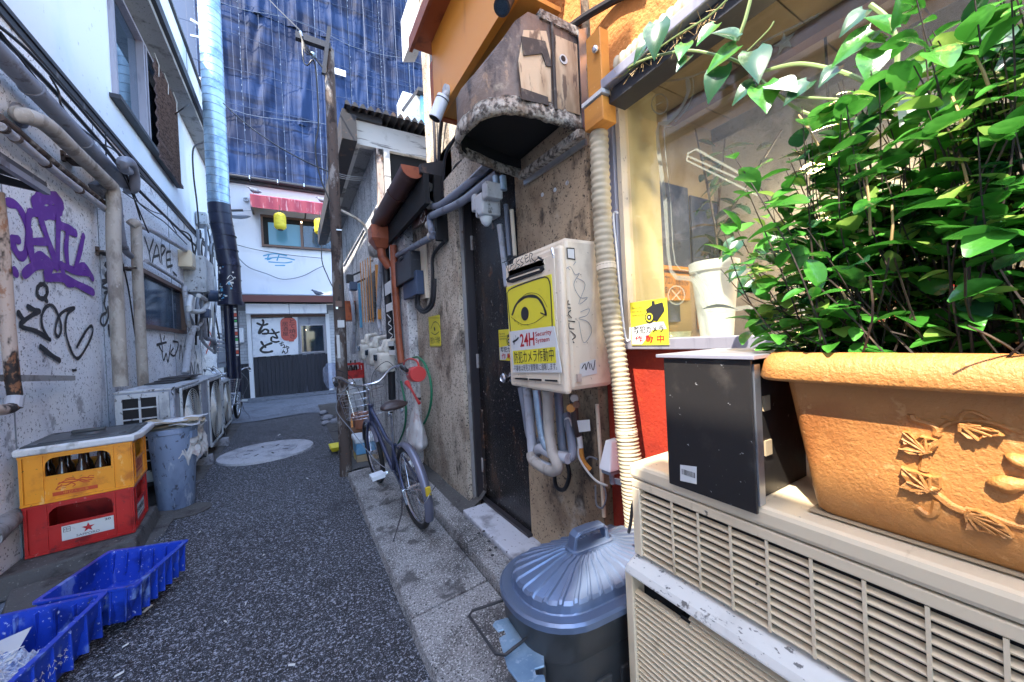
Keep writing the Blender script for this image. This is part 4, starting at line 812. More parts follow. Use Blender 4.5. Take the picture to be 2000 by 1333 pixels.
MB().box(1.12, 2.4, 4.66, 4.695, 2.4, zb).build('dark_opening', 'inside_black', fb)
MB().box(.95, 1.02, 4.60, 4.694, 2.5, zb).build('timber_post', 'rust_post', fb); MB().box(1.03, 1.10, 4.58, 4.694, 2.5, zb).build('timber_post', 'snow_fascia', fb)
# slatted window
sw = root('slatted_window', FW.px(722, 630), 'window behind upright orange wooden bars on the rough wall', 'window')
for i in range(5):
    a = FW.px(712+i*5, 514+i*-3); c = FW.px(712+i*5, 632-i*0)
    MB().box(.885, .895, a.y-.010, a.y+.010, c.z, a.z).build('bar', 'orange_wood', sw)
MB().box(.91, .95, FW.px(742, 560).y, FW.px(742, 560).y+.06, FW.px(742, 625).z, FW.px(742, 515).z).build('side_post', 'orange_wood', sw)
for k in range(9):
    c = FW.px(735, 535+k*10, .03); MB().box(.91, .945, c.y-.1, c.y+.45, c.z-.04, c.z+.02).build('shutter_slat', 'pail_grey', sw)
plate(FW, (702, 555), (708, 640), .0, .03, 'narrow_window', 'sticker_blue', fb)
# pipes there
def pr(pts, r, m, label, name='drain_pipe', n=10, bend=5): return MB().tube(cr([P(a, c, 'x', v) for a, c, v in pts], bend) if bend > 1 else [P(a, c, 'x', v) for a, c, v in pts], r, n).build(name, m, smooth=True, label=label, category='pipe')
pr([(752, 470, .86), (756, 560, .86), (762, 650, .86), (766, 780, .86)], .038, 'cable', 'black drainpipe with stickers beside the brown downpipe', n=14, bend=3)
for i, (y0, y1, m) in enumerate(((556, 572, 'paper_white'), (596, 606, 'litter_white'), (668, 676, 'paper_white'), (684, 694, 'litter_white'))):
    a, c = P(752+i*2.6, y0, 'x', .82), P(764+i*2.6, y1, 'x', .82); MB().box(.815, .819, c.y, a.y, c.z, a.z).build('sticker', m, label=['torn white sticker highest on the black drainpipe', 'white sticker halfway up the black drainpipe', 'white sticker on the black drainpipe above the lowest one', 'lowest pale sticker on the black drainpipe'][i], category='sticker')
strokes(Pl('R', .815), [[(756, 615), (764, 625), (758, 632), (766, 640), (759, 648), (767, 655), (762, 662)]], .012, .0, 'graffiti', 'litter_white', None, label='white scribble written down the black drainpipe', category='graffiti')
pr([(768, 480, .9), (772, 560, .9), (778, 650, .9), (784, 710, .9)], .035, 'gutter_tan', 'rust brown downpipe below the gutter hopper', n=12, bend=3)
pr([(745, 490, .93), (740, 610, .93), (744, 655, .93)], .03, 'light_pipe', 'pale short pipe behind the gas meters')
pr([(667, 412, .62), (700, 430, .8), (716, 450, .9), (722, 490, .92), (726, 510, .92)], .018, 'tape_pipe', 'thin taped pipe curving from the canopy down to the slatted window')
pr([(672, 520, .88), (700, 470, .92), (712, 448, .92)], .018, 'light_pipe', 'thin pale pipe rising under the canopy soffit')
pr([(680, 555, .85), (688, 590, .85), (692, 640, .88), (690, 690, .88)], .03, 'light_pipe', 'pale conduit drooping on the rough wall behind the rusty pole')
for (x, y, lb_) in ((733, 490, 'round metal vent cowl under the gutter hopper'), (745, 420, 'small round vent cowl above the gutter hopper')):
    vc = root('vent_cowl', P(x, y, 'x', .9), lb_, 'vent'); c = P(x, y, 'x', .85)
    MB().lathe([(.075, -.05), (.085, 0), (.07, .05), (.001, .07)], c, 16, ax=(-1, -.3, -.3)).build('cowl', 'tape_pipe', vc, smooth=True); MB().tube([c, (.95, c.y, c.z)], .05, 12).build('neck', 'light_pipe', vc)
for (x, y, m, lb_) in ((683, 545, 'cable', 'black floodlight on the rough wall right of the rusty pole'), (690, 560, 'meter_blue', 'second dark floodlight, just right of and below the first')):
    fl = root('flood_light', P(x, y, 'x', .8), lb_, 'lamp'); c = P(x, y, 'x', .78)
    MB().obox(c, (.05, 0, 0), (0, .07, 0), (0, 0, .06)).build('housing', m, fl, bevel=.01); MB().tube([c+Vector((.03, 0, .05)), (.95, c.y, c.z+.12)], .014, 6).build('arm', 'cable', fl)
op = root('window_box', P(664, 622, 'x', .75), 'small rust brown wooden box fixed behind the rusty pole', 'box'); a, c = P(657, 604, 'x', .75), P(673, 626, 'x', .75)
MB().hexa([(.75, c.y, c.z), (.93, c.y, c.z), (.93, c.y+.4, c.z), (.75, c.y+.4, c.z)], [(.72, c.y, a.z), (.93, c.y, a.z), (.93, c.y+.4, a.z), (.72, c.y+.4, a.z)]).build('box_body', 'red_wood', op); MB().box(.70, .94, c.y-.01, c.y+.42, a.z, a.z+.02).build('rim', 'red_wood', op)
# gas meters
for i, (x, y) in enumerate(((752, 700), (733, 690), (716, 682))):
    c = P(x, y, 'x', .80); gm = root('gas_meter', c-Vector((0, 0, .2)), ['nearest cream gas meter above the bicycle basket', 'middle cream gas meter of the three', 'farthest cream gas meter of the three'][i], 'gas meter', 'gas meters on the rough wall')
    MB().box(c.x-.09, c.x+.08, c.y-.13, c.y+.13, c.z-.14, c.z+.06).build('housing', 'meter_cream', gm, bevel=.03)
    MB().box(c.x-.10, c.x-.085, c.y-.07, c.y+.08, c.z-.02, c.z+.04).build('dial_window', 'smoked_glass', gm)
    for s_ in (-1, 1):
        MB().tube([c+Vector((0, s_*.08, .05)), c+Vector((0, s_*.08, .11)), c+Vector((.02, s_*.08, .17)), c+Vector((.12, s_*.08, .18))], .028, 10).build('union_pipe', 'meter_cream', gm, smooth=True)
        MB().lathe([(.04, -.012), (.04, .012)], c+Vector((0, s_*.08, .085)), 6).build('nut', 'meter_cream', gm)
    MB().ball(c+Vector((-.04, 0, .09)), .035, 10, 8).build('cap', 'meter_cream', gm, smooth=True)
# far right condenser with a red bottle crate on top
ac = root('air_conditioner', P(668, 815, 'x', .66), 'upright pale condenser unit near the alley end, right of the rusty pole foot', 'air conditioner')
c = P(672, 812, 'x', .62)
MB().box(.60, .92, c.y-.05, c.y+.72, .10, .78).build('housing', 'unit_white', ac, bevel=.015)
for k in range(14): MB().box(.594, .60, c.y+.05, c.y+.62, .16+k*.04, .17+k*.04).build('fin', 'unit_grey', ac)
MB().box(.585, .593, c.y-.0, c.y+.68, .12, .14).build('foot_rail', 'unit_grey', ac)
for y in (c.y, c.y+.6): MB().box(.56, .9, y, y+.12, .01, .09).build('foot_block', 'stone', ac, bevel=.01)
def bottle_crate(name_root, W_, D_, H_, m, mp):
    """open beer crate in its own frame: x across (W_), y deep (D_), origin at bottom front left"""
    th = .012
    MB().box(.01, W_-.01, .01, D_-.01, .008, .02).build('base', m, name_root, org=_0)
    for (o, r_, L, nm) in (((0, 0, 0), (1, 0, 0), W_, 'front_side'), ((W_, 0, 0), (0, 1, 0), D_, 'end_side'), ((W_, D_, 0), (-1, 0, 0), W_, 'back_side'), ((0, D_, 0), (0, -1, 0), D_, 'end_side')):
        pl = PlM(o, r_, (0, 0, 1)); b = MB()
        def bx(s0, s1, t0, t1, d0=-th, d1=0, b=b, pl=pl): b.prism([pl.at(s0, t0, d0), pl.at(s1, t0, d0), pl.at(s1, t1, d0), pl.at(s0, t1, d0)], pl.n()*(d1-d0))
        p0, p1 = L*.20, L*.80
        bx(0, L, 0, H_*.52); bx(0, L, H_*.90, H_); bx(0, p0, H_*.52, H_*.90); bx(p1, L, H_*.52, H_*.90)
        # rounded corners of the hand hole
        for (cx, sx, cy, sy) in ((p0, 1, H_*.90, -1), (p1, -1, H_*.90, -1)):
            rr = H_*.16; pts = [pl.at(cx, cy, -th)]+[pl.at(cx+sx*(rr-rr*math.sin(a*math.pi/12)), cy+sy*(rr-rr*math.cos(a*math.pi/12)), -th) for a in range(7)]
            b.prism(pts, pl.n()*th)
        # ribs and flanges
        bx(-.006, L+.006, H_*.955, H_, 0, .010); bx(-.006, L+.006, 0, H_*.05, 0, .008); bx(p0*.9, p1+.1*p0, H_*.50, H_*.54, 0, .007)
        for s_ in (.0, p0*.86, p1+p0*.06): bx(s_, s_+.008, H_*.05, H_*.955, 0, .008)
        bx(L-.008, L, H_*.05, H_*.955, 0, .008)
        b.build(nm, m, name_root, org=_0)
    return name_root
_0 = Vector((0, 0, 0))
rc2 = root('bottle_crate', (.60, c.y+.0, .782), 'red crate of dark bottles on top of the upright pale condenser', 'crate')
bottle_crate(rc2, .40, .34, .24, 'crate_red', None)
for i in range(3):
    bt = root('bottle', (.70+i*.07, c.y+.10+.02*i, .80), ['left', 'middle', 'right'][i]+' of the dark bottles in the red crate by the rusty pole', 'bottle', 'bottles in the far red crate')
    MB().lathe([(.032, 0), (.033, .15), (.02, .19), (.013, .22), (.013, .27), (.001, .272)], bt.location, 10).build('bottle_glass', 'bottle_glass', bt, smooth=True)
text(PlM((0, -.001, 0), (1, 0, 0), (0, 0, 1)), '20', (.20, .10), (.32, .03), .01, 'paper_white', rc2, px=False, bold=.03)
pb = MB(); c2 = Vector((.50, c.y+.4, .62))
pb.grid(lambda u, v: (c2.x+.12*math.cos(u*6.283)*(.5+.6*math.sin(v*3))+.02*noise.noise(Vector((u*9, v*5, 0))), c2.y+.1*math.sin(u*6.283)*(.5+.6*math.sin(v*3)), c2.z+v*.42+.02*noise.noise(Vector((u*9, v*9, 4)))), 20, 12)
pb.build('plastic_bag', 'poly_bag', smooth=True, label='clear plastic bag hanging at the left of the red crate near the alley end', category='bag')
# clutter at the pole foot
bx_ = root('foam_box', P(700, 876, 'z', .2), 'sky blue box with a white foam lid behind the rusty pole foot', 'box')
c = P(700, 886, 'z', .15)
MB().box(c.x-.02, c.x+.24, c.y, c.y+.28, .13, .25).build('box_body', 'sky_blue_plastic', bx_, bevel=.01); MB().box(c.x-.03, c.x+.25, c.y-.01, c.y+.29, .252, .31).build('lid', 'ice_white', bx_, bevel=.012)
cb = root('cardboard_box', (c.x+.1, c.y, .03), 'flattened cardboard box under the sky blue box', 'box'); MB().box(c.x-.02, c.x+.26, c.y-.02, c.y+.3, .03, .125).build('carton', 'cardboard', cb, bevel=.004)
MB().box(c.x-.021, c.x-.019, c.y+.1, c.y+.16, .03, .125).build('tape', 'paper_yellow', cb)
yt = root('plastic_dish', P(659, 873, 'z', .06), 'yellow plastic dish on the ground just left of the rusty pole', 'dish'); p = P(660, 872, 'z', .08)
MB().loft([[(p.x+s*w, p.y+t*w*1.3, z) for s, t in ((-1, -1), (1, -1), (1, 1), (-1, 1))] for z, w in ((.04, .07), (.10, .10), (.10, .09), (.05, .06))], True, True).build('dish_body', 'paper_yellow', yt, bevel=.005)
fp = root('flower_pot', P(706, 832, 'z', .25), 'terracotta plant pot behind the bicycle front wheel', 'pot'); p = P(706, 836, 'z', .32)
MB().lathe([(.07, 0), (.10, .14), (.112, .14), (.112, .18), (.095, .18), (.09, .15)], p, 20, cap=False).build('pot_wall', 'pot_clay', fp, smooth=True); MB().lathe([(.09, .15), (.001, .155)], p, 20, cap=False).build('soil', 'soil', fp)
st_ = root('stool', (p.x, p.y, .03), 'dark low stand under the terracotta pot', 'stand'); MB().box(p.x-.12, p.x+.12, p.y-.12, p.y+.12, p.z-.03, p.z-.002).build('stand_top', 'brown_wood', st_)
for sx in (-1, 1):
    for sy in (-1, 1): MB().box(p.x+sx*.1-.01, p.x+sx*.1+.01, p.y+sy*.1-.01, p.y+sy*.1+.01, .03, p.z-.03).build('leg', 'brown_wood', st_)
br_ = root('broom', P(686, 845, 'z', .05), 'orange broom handle leaning behind the rusty pole', 'broom'); MB().tube([P(690, 860, 'z', .06), P(683, 770, 'x', .9)], .016, 8).build('handle', 'orange_gloss', br_); q0 = P(690, 860, 'z', .06)
MB().hexa([q0+Vector((-.08, -.03, -.03)), q0+Vector((.08, -.03, -.03)), q0+Vector((.08, .03, -.03)), q0+Vector((-.08, .03, -.03))], [q0+Vector((-.02, -.02, .08)), q0+Vector((.02, -.02, .08)), q0+Vector((.02, .02, .08)), q0+Vector((-.02, .02, .08))]).build('bristles', 'cardboard', br_)
for i, (x, y, s) in enumerate(((640, 822, .09), (632, 810, .07), (655, 828, .08), (636, 830, .06))):
    p = P(x, y, 'z', .02); MB().ball(p+Vector((0, 0, s*.5)), s, 8, 6, sx=1.2, sy=.9, sz=.7).build('stone', 'stone', label=['largest pale stone at the end condenser foot', 'pale stone beside the far corner of the end condenser', 'pale stone nearest the rusty pole by the end condenser', 'smallest pale stone by the end condenser'][i], category='stone')

# ================================================================ DOOR BUILDING
db = root('door_building', (1.6, 2, 0), 'grimy rendered building with the black metal door on the right', 'building')
MB().box(1.03, 1.9, 2.47, 3.55, -.1, 2.75).build('pier', 'speckled_render', db, bevel=.01)
MB().box(1.13, 1.9, 1.20, 1.80, -.1, 5.2).build('wall', 'ochre_render', db)
MB().box(1.118, 1.129, 1.195, 1.80, 2.64, 5.2).build('upper_render', 'orange_stucco', db); MB().box(1.25, 1.9, 1.80, 2.47, 2.2, 5.2).build('upper_wall', 'speckled_render', db)
MB().box(1.03, 1.9, 1.803, 3.02, 2.42, 6.2).build('upper_wall', 'speckled_render', db)
MB().box(.985, 1.03, 1.62, 2.55, 2.31, 2.47).build('lintel', 'speckled_render', db, bevel=.006); MB().box(.975, 1.029, 1.62, 2.56, 2.30, 2.309).build('lintel_drip', 'light_pipe', db)
MB().box(1.9, 5, -1.2, 3.5, -.1, 6.2).build('back_wall', 'grey_render', db)
for (x0, y0, x1, y1) in ((1057, 376, 1064, 386), (1080, 365, 1090, 378), (1105, 352, 1113, 364)):
    c = RW.px((x0+x1)/2, (y0+y1)/2, .004); MB().ball(c, .011, 7, 5, sx=.5).build('plaster_chip', 'foam_white', db)
# corbel and blue gutter at the top left corner
MB().hexa([P(810, 60, 'y', 3.02), P(836, 60, 'y', 3.02), P(836, 60, 'y', 3.02)+Vector((0, .4, 0)), P(810, 60, 'y', 3.02)+Vector((0, .4, 0))], [P(806, -30, 'y', 3.02), P(845, -30, 'y', 3.02), P(845, -30, 'y', 3.02)+Vector((0, .4, 0)), P(806, -30, 'y', 3.02)+Vector((0, .4, 0))]).build('corbel', 'pale_concrete', db)
# door
dr = root('metal_door', (1.14, 2.1, .155), 'black scuffed metal door with a round knob under the concrete lintel', 'door')
MB().box(1.135, 1.175, 1.79, 2.42, .16, 2.30).build('door_leaf', 'door_paint', dr, bevel=.004)
MB().box(1.06, 1.13, 2.452, 2.468, .155, 2.31).build('frame_jamb', 'door_frame', dr); MB().box(1.08, 1.19, 2.425, 2.45, .155, 2.31).build('frame_jamb', 'dark_frame', dr)
MB().box(1.10, 1.19, 1.79, 2.42, .155, .170).build('threshold', 'dark_frame', dr)
for z in (.35, 1.1, 1.95): MB().tube([(1.13, 2.418, z), (1.13, 2.418, z+.10)], .011, 8).build('hinge', 'door_frame', dr)
kc = P(990, 738, 'x', 1.10)
MB().lathe([(.028, 0), (.030, .006), (.014, .010), (.013, .035), (.026, .042), (.030, .062), (.022, .070), (.020, .066), (.001, .064)], (1.134, kc.y, kc.z), 20, ax=(-1, 0, 0), cap=False).build('door_knob', 'chrome', dr, smooth=True)
MB().obox((1.132, 2.415, .5), (.004, 0, 0), (0, .03, 0), (0, 0, .3)).build('rust_edge', 'rust_post', dr)
# lean-to eave with gutter
le = root('lean_to_eave', (.95, 4, 2.6), 'dark lean-to eave behind the brown gutter', 'eave')
g0, g1 = P(803, 340, 'x', .80), P(742, 452, 'x', .80)
MB().hexa([(.84, g0.y-.1, g0.z-.02), (1.5, g0.y-.1, g0.z-.02), (1.5, g1.y+.1, g0.z-.02), (.84, g1.y+.1, g0.z-.02)], [(.84, g0.y-.1, g0.z+.04), (1.5, g0.y-.1, g0.z+.26), (1.5, g1.y+.1, g0.z+.26), (.84, g1.y+.1, g0.z+.04)]).build('roof_slab', 'roof_dark', le)
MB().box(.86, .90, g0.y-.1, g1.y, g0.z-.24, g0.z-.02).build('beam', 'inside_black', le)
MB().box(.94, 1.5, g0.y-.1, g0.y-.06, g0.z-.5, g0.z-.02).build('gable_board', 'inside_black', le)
gt = root('gutter', (g0.x, g0.y, g0.z), 'round bottomed brown rain gutter with an orange end cap', 'gutter')
def hg(c, r): return [Vector((c.x+r*math.cos(a), c.y, c.z+r*math.sin(a))) for a in [math.pi+math.pi*k/10 for k in range(11)]]
c0 = Vector((g0.x, g0.y-.05, g0.z+.03)); c1 = Vector((g1.x, g1.y, g0.z+.0))
MB().loft([hg(c0, .085)+hg(c0, .078)[::-1], hg(c1, .085)+hg(c1, .078)[::-1]]).build('gutter_trough', 'gutter_brown', gt, smooth=True)
MB().prism(hg(c0, .088), (0, -.012, 0)).build('end_cap', 'gutter_tan', gt); cm = c0.lerp(c1, .35); MB().loft([hg(cm, .09)+hg(cm, .084)[::-1], hg(cm+Vector((0, .04, 0)), .09)+hg(cm+Vector((0, .04, 0)), .084)[::-1]]).build('joint_sleeve', 'gutter_brown', gt)
MB().loft([[(c1.x+s*w, c1.y+t*w, c1.z-z) for s, t in ((-1, -1), (1, -1), (1, 1), (-1, 1))] for z, w in ((.06, .10), (.19, .10), (.28, .05))]).build('hopper', 'gutter_tan', gt, bevel=.006)
MB().tube([c1+Vector((0, 0, -.27)), c1+Vector((.01, 0, -.36)), c1+Vector((.08, 0, -.46))], .045, 12).build('outlet', 'gutter_tan', gt, smooth=True)
# conduits over the door
pr([(958, 325, 1.06), (940, 338, 1.03), (900, 372, .97), (858, 402, .95), (840, 398, .97), (835, 372, .98), (838, 364, 1.0)], .026, 'grey_pipe', 'upper grey conduit running over the door toward the gutter', 'conduit', 12, 4)
pr([(972, 340, 1.06), (950, 357, 1.03), (900, 396, .96), (848, 420, .93), (840, 428, .93), (844, 455, .93), (840, 465, .93), (775, 500, .93), (772, 506, .93), (776, 560, .93), (790, 700, .96)], .026, 'grey_pipe', 'lower grey conduit that bends down beside the meter', 'conduit', 12, 4)
for (x, y) in ((838, 366), (838, 400), (838, 440), (842, 462)): MB().ball(P(x, y, 'x', .93), .034, 10, 8).build('elbow_joint', 'tape_pipe', smooth=True, label={366: 'uppermost pale taped conduit elbow by the lintel', 400: 'taped conduit elbow above the brown tag board', 440: 'taped elbow right of the brown tag board', 462: 'lowest taped conduit elbow above the meter'}[y], category='conduit elbow')
pr([(896, 260, 1.0), (872, 300, 1.0), (866, 350, 1.0), (864, 385, 1.0)], .012, 'cable', 'outer black cable arching on the speckled wall left of the hood', 'cable', 6)
pr([(905, 180, 1.0), (870, 210, 1.0), (860, 260, 1.0), (857, 330, 1.0), (860, 360, 1.0)], .014, 'cable', 'black cable arching down the speckled wall corner', 'cable', 6)
pr([(902, 315, 1.0), (890, 325, 1.0), (878, 350, 1.0), (865, 372, 1.0)], .010, 'cable', 'short black cable under the hood corner', 'cable', 6)
pr([(841, 60, 1.0), (843, 160, 1.0), (848, 250, 1.0), (852, 380, 1.0)], .012, 'dark_frame', 'thin dark pipe down the far corner of the speckled wall', 'conduit', 8)
# brown tag board, meter, little sign
tbd = root('tag_board', P(824, 450, 'x', .93), 'brown square board scribbled with white, hanging below the conduit', 'board')
quadplate(Pl('R', .95), [(814, 405), (834, 384), (836, 434), (814, 448)], .0, .03, 'board_panel', 'gutter_brown', tbd)
strokes(Pl('R', .915), [[(817, 415), (820, 405), (822, 412), (826, 400)], [(822, 425), (828, 412), (830, 420)], [(818, 440), (822, 430), (826, 435), (832, 422)]], .007, .001, 'graffiti', 'litter_white', tbd)
mt = root('electric_meter', P(812, 575, 'x', .9), 'angular dark meter mounted on a cream board left of the door', 'meter')
plate(PIER, (816, 487), (838, 582), .0, .03, 'back_board', 'cream_plastic', mt)
Pm = Pl('R', 1.0)
a, c = Pm.px(790, 515), Pm.px(824, 545); MB().box(.90, .998, c.y, a.y, c.z, a.z).build('housing', 'black_trim', mt, bevel=.006)
a, c = Pm.px(800, 545), Pm.px(830, 575); MB().box(.93, .998, c.y, a.y, c.z, a.z-.002).build('housing', 'meter_blue', mt, bevel=.006)
a = Pm.px(806, 512); MB().box(.90, .995, a.y-.06, a.y+.06, a.z+.004, a.z+.03).build('glass_cap', 'ice_white', mt)
pr([(818, 578, .96), (818, 596, .96), (828, 606, .96), (842, 590, .97), (845, 540, .98), (846, 500, .99), (870, 470, 1.0)], .014, 'cable', 'black cable looping under the dark meter', 'cable', 8)
pr([(814, 578, .955), (813, 598, .955), (827, 611, .955), (846, 595, .965), (850, 545, .975)], .012, 'cable', 'second black cable looping around the first under the meter', 'cable', 8)
ys = root('warning_sign', PIER.px(850, 676), 'small yellow plate with an eye on the pier left of the door', 'sign')
rrect(PIER, (838, 620), (862, 677), .012, .001, .006, 'plate', 'paper_yellow', ys); PS = Pl('R', 1.0235)
strokes(PS, [[(842, 642), (846, 632), (851, 629), (857, 634), (860, 642)], [(843, 650), (850, 654), (858, 648)]], .006, .0005, 'symbol', 'ink', ys); MB().lathe([(.0155, 0), (.0001, .0001)], PS.px(849, 643, .001), 14, ax=(-1, 0, 0), cap=False, sx=1.3).build('symbol', 'ink', ys)
text(PS, '防犯カメラ作動中', (841, 659), (860, 671), .0008, 'ink', ys)
strokes(PS, [([(839.5, 676), (839.3, 621.5), (861, 621.5), (861.6, 676), (839.5, 676)], .003)], .003, .0006, 'border', 'ink', ys, smooth=0)
# security sticker half hidden behind the heater
def cam_sticker(pl, a, c, par, m=None):
    (s0, t1), (s1, t0) = pl.st(*a), pl.st(*c); W_ = s1-s0; H_ = t1-t0
    MB().prism([pl.at(s0, t0, 0), pl.at(s1, t0, 0), pl.at(s1, t1, 0), pl.at(s0, t1, 0)], pl.n()*.002).build('sticker_plate', 'paper_yellow', par)
    g = lambda u, v: (s0+u*W_, t0+v*H_)
    MB().add([pl.at(*g(.02, .02), .003), pl.at(*g(.30, .02), .003), pl.at(*g(.62, .35), .003), pl.at(*g(.62, .50), .003), pl.at(*g(.02, .42), .003)], [(0, 1, 2, 3, 4)]).build('white_band', 'paper_white', par, fix=False)
    MB().add([pl.at(*g(.62, .34), .003), pl.at(*g(.97, .34), .003), pl.at(*g(.9, .50), .003), pl.at(*g(.62, .5), .003)], [(0, 1, 2, 3)]).build('white_band', 'paper_white', par, fix=False)
    text(pl, 'Security\ncameras in\noperation', g(.06, .90), g(.44, .66), .004, 'ink', par, px=False)
    text(pl, '防犯カメラ', g(.10, .44), g(.90, .27), .004, 'ink', par, px=False, bold=.012)
    text(pl, '作 動 中', g(.12, .23), g(.90, .05), .004, 'ink_red', par, px=False, bold=.012)
    MB().prism([pl.at(*g(*p_), .003) for p_ in ((.46, .80), (.62, .88), (.90, .92), (.94, .74), (.74, .52), (.60, .56), (.50, .66))], pl.n()*.0012).build('camera_symbol', 'ink', par)
    MB().prism([pl.at(*g(*p_), .003) for p_ in ((.62, .86), (.62, .97), (.70, .97), (.70, .84))], pl.n()*.001).build('camera_symbol', 'ink', par)
    for r_, d_, m_ in ((.105, .0052, 'ink'), (.08, .0058, 'paper_yellow'), (.055, .0064, 'ink'), (.02, .007, 'paper_white')): MB().lathe([(r_*W_*1.2, 0), (.0001, .0001)], pl.at(*g(.55, .62), d_), 16, ax=pl.n(), cap=False).build('lens_symbol', m_, par)
ds = root('security_sticker', P(985, 705, 'x', 1.12), 'yellow camera warning sticker half hidden behind the water heater', 'sticker')
cam_sticker(Pl('R', 1.128), (974, 645), (1016, 706), ds)
# sensor light
sl = root('sensor_light', P(965, 440, 'x', 1.0), 'white twin headed security light with motion sensor above the door', 'security light')
c = P(958, 402, 'x', .98); MB().box(.90, 1.02, c.y-.05, c.y+.04, c.z-.07, c.z+.05).build('housing', 'unit_white', sl, bevel=.012)
a, e = P(954, 370, 'x', .93), P(1003, 404, 'x', .93); MB().box(.90, 1.0, c.y-.115, c.y-.055, c.z-.0, c.z+.085).build('lamp_head', 'unit_white', sl, bevel=.01)
a = P(932, 398, 'x', .97); MB().obox(a, (.03, 0, 0), (0, .025, 0), (0, 0, .05)).build('lamp_head', 'unit_white', sl, bevel=.01)
a = P(950, 432, 'x', .95); MB().lathe([(.034, .04), (.036, .015), (.028, -.01), (.012, -.028), (.001, -.03)], a, 18, cap=False).build('sensor_dome', 'ice_white', sl, smooth=True)
MB().tube([P(962, 438, 'x', .97), P(965, 448, 'x', .97)], .01, 6).build('knob', 'dark_frame', sl)
pr([(968, 345, 1.0), (970, 372, 1.0)], .018, 'galvanized', 'left of two short blue grey pipes above the security light', 'conduit', 10, 1)
pr([(982, 345, 1.0), (984, 372, 1.0)], .018, 'galvanized', 'right of two short blue grey pipes above the security light', 'conduit', 10, 1)
pr([(976, 440, 1.09), (986, 520, 1.09), (990, 560, 1.09)], .018, 'light_pipe', 'pale vertical conduit between the door and the heater', 'conduit', 10, 1)
pr([(999, 410, 1.10), (1006, 500, 1.10)], .012, 'cream_plastic', 'cream cable duct just left of the heater top', 'conduit', 8, 1)
pr([(988, 400, 1.10), (996, 500, 1.10)], .014, 'grey_pipe', 'grey vertical conduit left of the heater top', 'conduit', 8, 1)
# cctv
cv = root('security_camera', P(850, 235, 'x', .9), 'white cylindrical camera on the corner under the orange board', 'camera')
a, e = P(866, 190, 'x', .755), P(849, 232, 'x', .71); MB().tube([a, e], .034, 20).build('camera_body', 'white_paint', cv, smooth=True); MB().tube([e, e+(e-a).normalized()*.004], .028, 20).build('lens', 'inside_black', cv)
MB().tube([a+(e-a)*.12, a+(e-a)*.16], .036, 20).build('seam_ring', 'ink', cv); MB().tube([a, P(873, 182, 'x', .79), P(874, 180, 'x', .80)], .018, 8).build('bracket', 'unit_white', cv); MB().lathe([(.04, 0), (.04, .02)], P(874, 182, 'x', .80), 14, ax=(-1, 0, 0)).build('mount', 'unit_white', cv)
cv2 = root('security_camera', P(985, 20, 'x', .8), 'black camera peeping over the top edge beside the orange wall', 'camera')
a, e = P(995, -14, 'x', .82), P(980, 14, 'x', .74); MB().tube([a, e], .032, 18).build('camera_body', 'black_trim', cv2, smooth=True); MB().tube([e, e+(e-a).normalized()*.003], .024, 18).build('lens', 'smoked_glass', cv2)
# orange canopy board
oc = root('orange_canopy', (.9, 1.8, 2.65), 'glossy orange sign board with a red brown roof edge above the hood', 'canopy')
z0_, z1_ = 2.655, 3.12
MB().box(.80, .835, 1.18, 2.15, z0_, z1_).build('fascia_board', 'orange_gloss', oc); MB().box(.84, 1.03, 2.11, 2.15, z0_, z1_).build('end_board', 'red_wood', oc); MB().box(.84, 1.03, 1.21, 2.11, z0_+.01, z0_+.03).build('soffit_board', 'orange_wood', oc)
MB().box(.70, 1.1, 1.18, 2.24, z1_, z1_+.03).build('roof_board', 'red_wood', oc); MB().box(.69, .71, 1.17, 2.25, z1_-.02, z1_+.06).build('edge_trim', 'gutter_tan', oc)
MB().box(.80, .833, 2.152, 2.20, z0_+.02, z1_-.1).build('corner_block', 'red_wood', oc)

# ================================================================ HOOD
hd = root('exhaust_hood', (.9, 1.3, 2.0), 'big rusty sheet metal exhaust hood with round front and open dark underside', 'exhaust hood')
zb_ = 2.19
bot = [(1.12, 1.215), (1.0, 1.212), (.92, 1.215), (.86, 1.218), (.80, 1.228), (.745, 1.255), (.70, 1.30), (.675, 1.38), (.667, 1.46), (.672, 1.53), (.70, 1.585), (.75, 1.625), (.84, 1.655), (1.0, 1.70), (1.12, 1.72)]
def hring(z, k, off=0):
    cx, cy = 1.12, 1.46; o = []
    for (x, y) in bot: o.append(Vector((cx+(x-cx)*k-off, cy+(y-cy)*(k*.25+.75), z if z < 2.3 else z+min(.19, max(0, x-.69)*1.3)*(z-2.29)/.10)))
    return o
hz = [(2.19, 1.0), (2.29, 1.0), (2.385, 1.0), (2.40, .97)]
Ho = [hring(z, k) for z, k in hz]
b = MB().loft(Ho, False, False, closed=False)
b.add(hring(2.40, .97), [tuple(range(len(bot)))])
b.build('hood_shell', 'rust_hood', hd, smooth=True, fix=False, ang=50)
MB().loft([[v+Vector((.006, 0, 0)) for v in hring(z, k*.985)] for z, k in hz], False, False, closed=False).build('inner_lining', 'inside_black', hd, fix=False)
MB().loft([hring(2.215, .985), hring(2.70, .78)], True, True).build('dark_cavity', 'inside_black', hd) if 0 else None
MB().add(hring(2.285, .985), [tuple(range(len(bot)))]).build('filter_plate', 'inside_black', hd, fix=False)
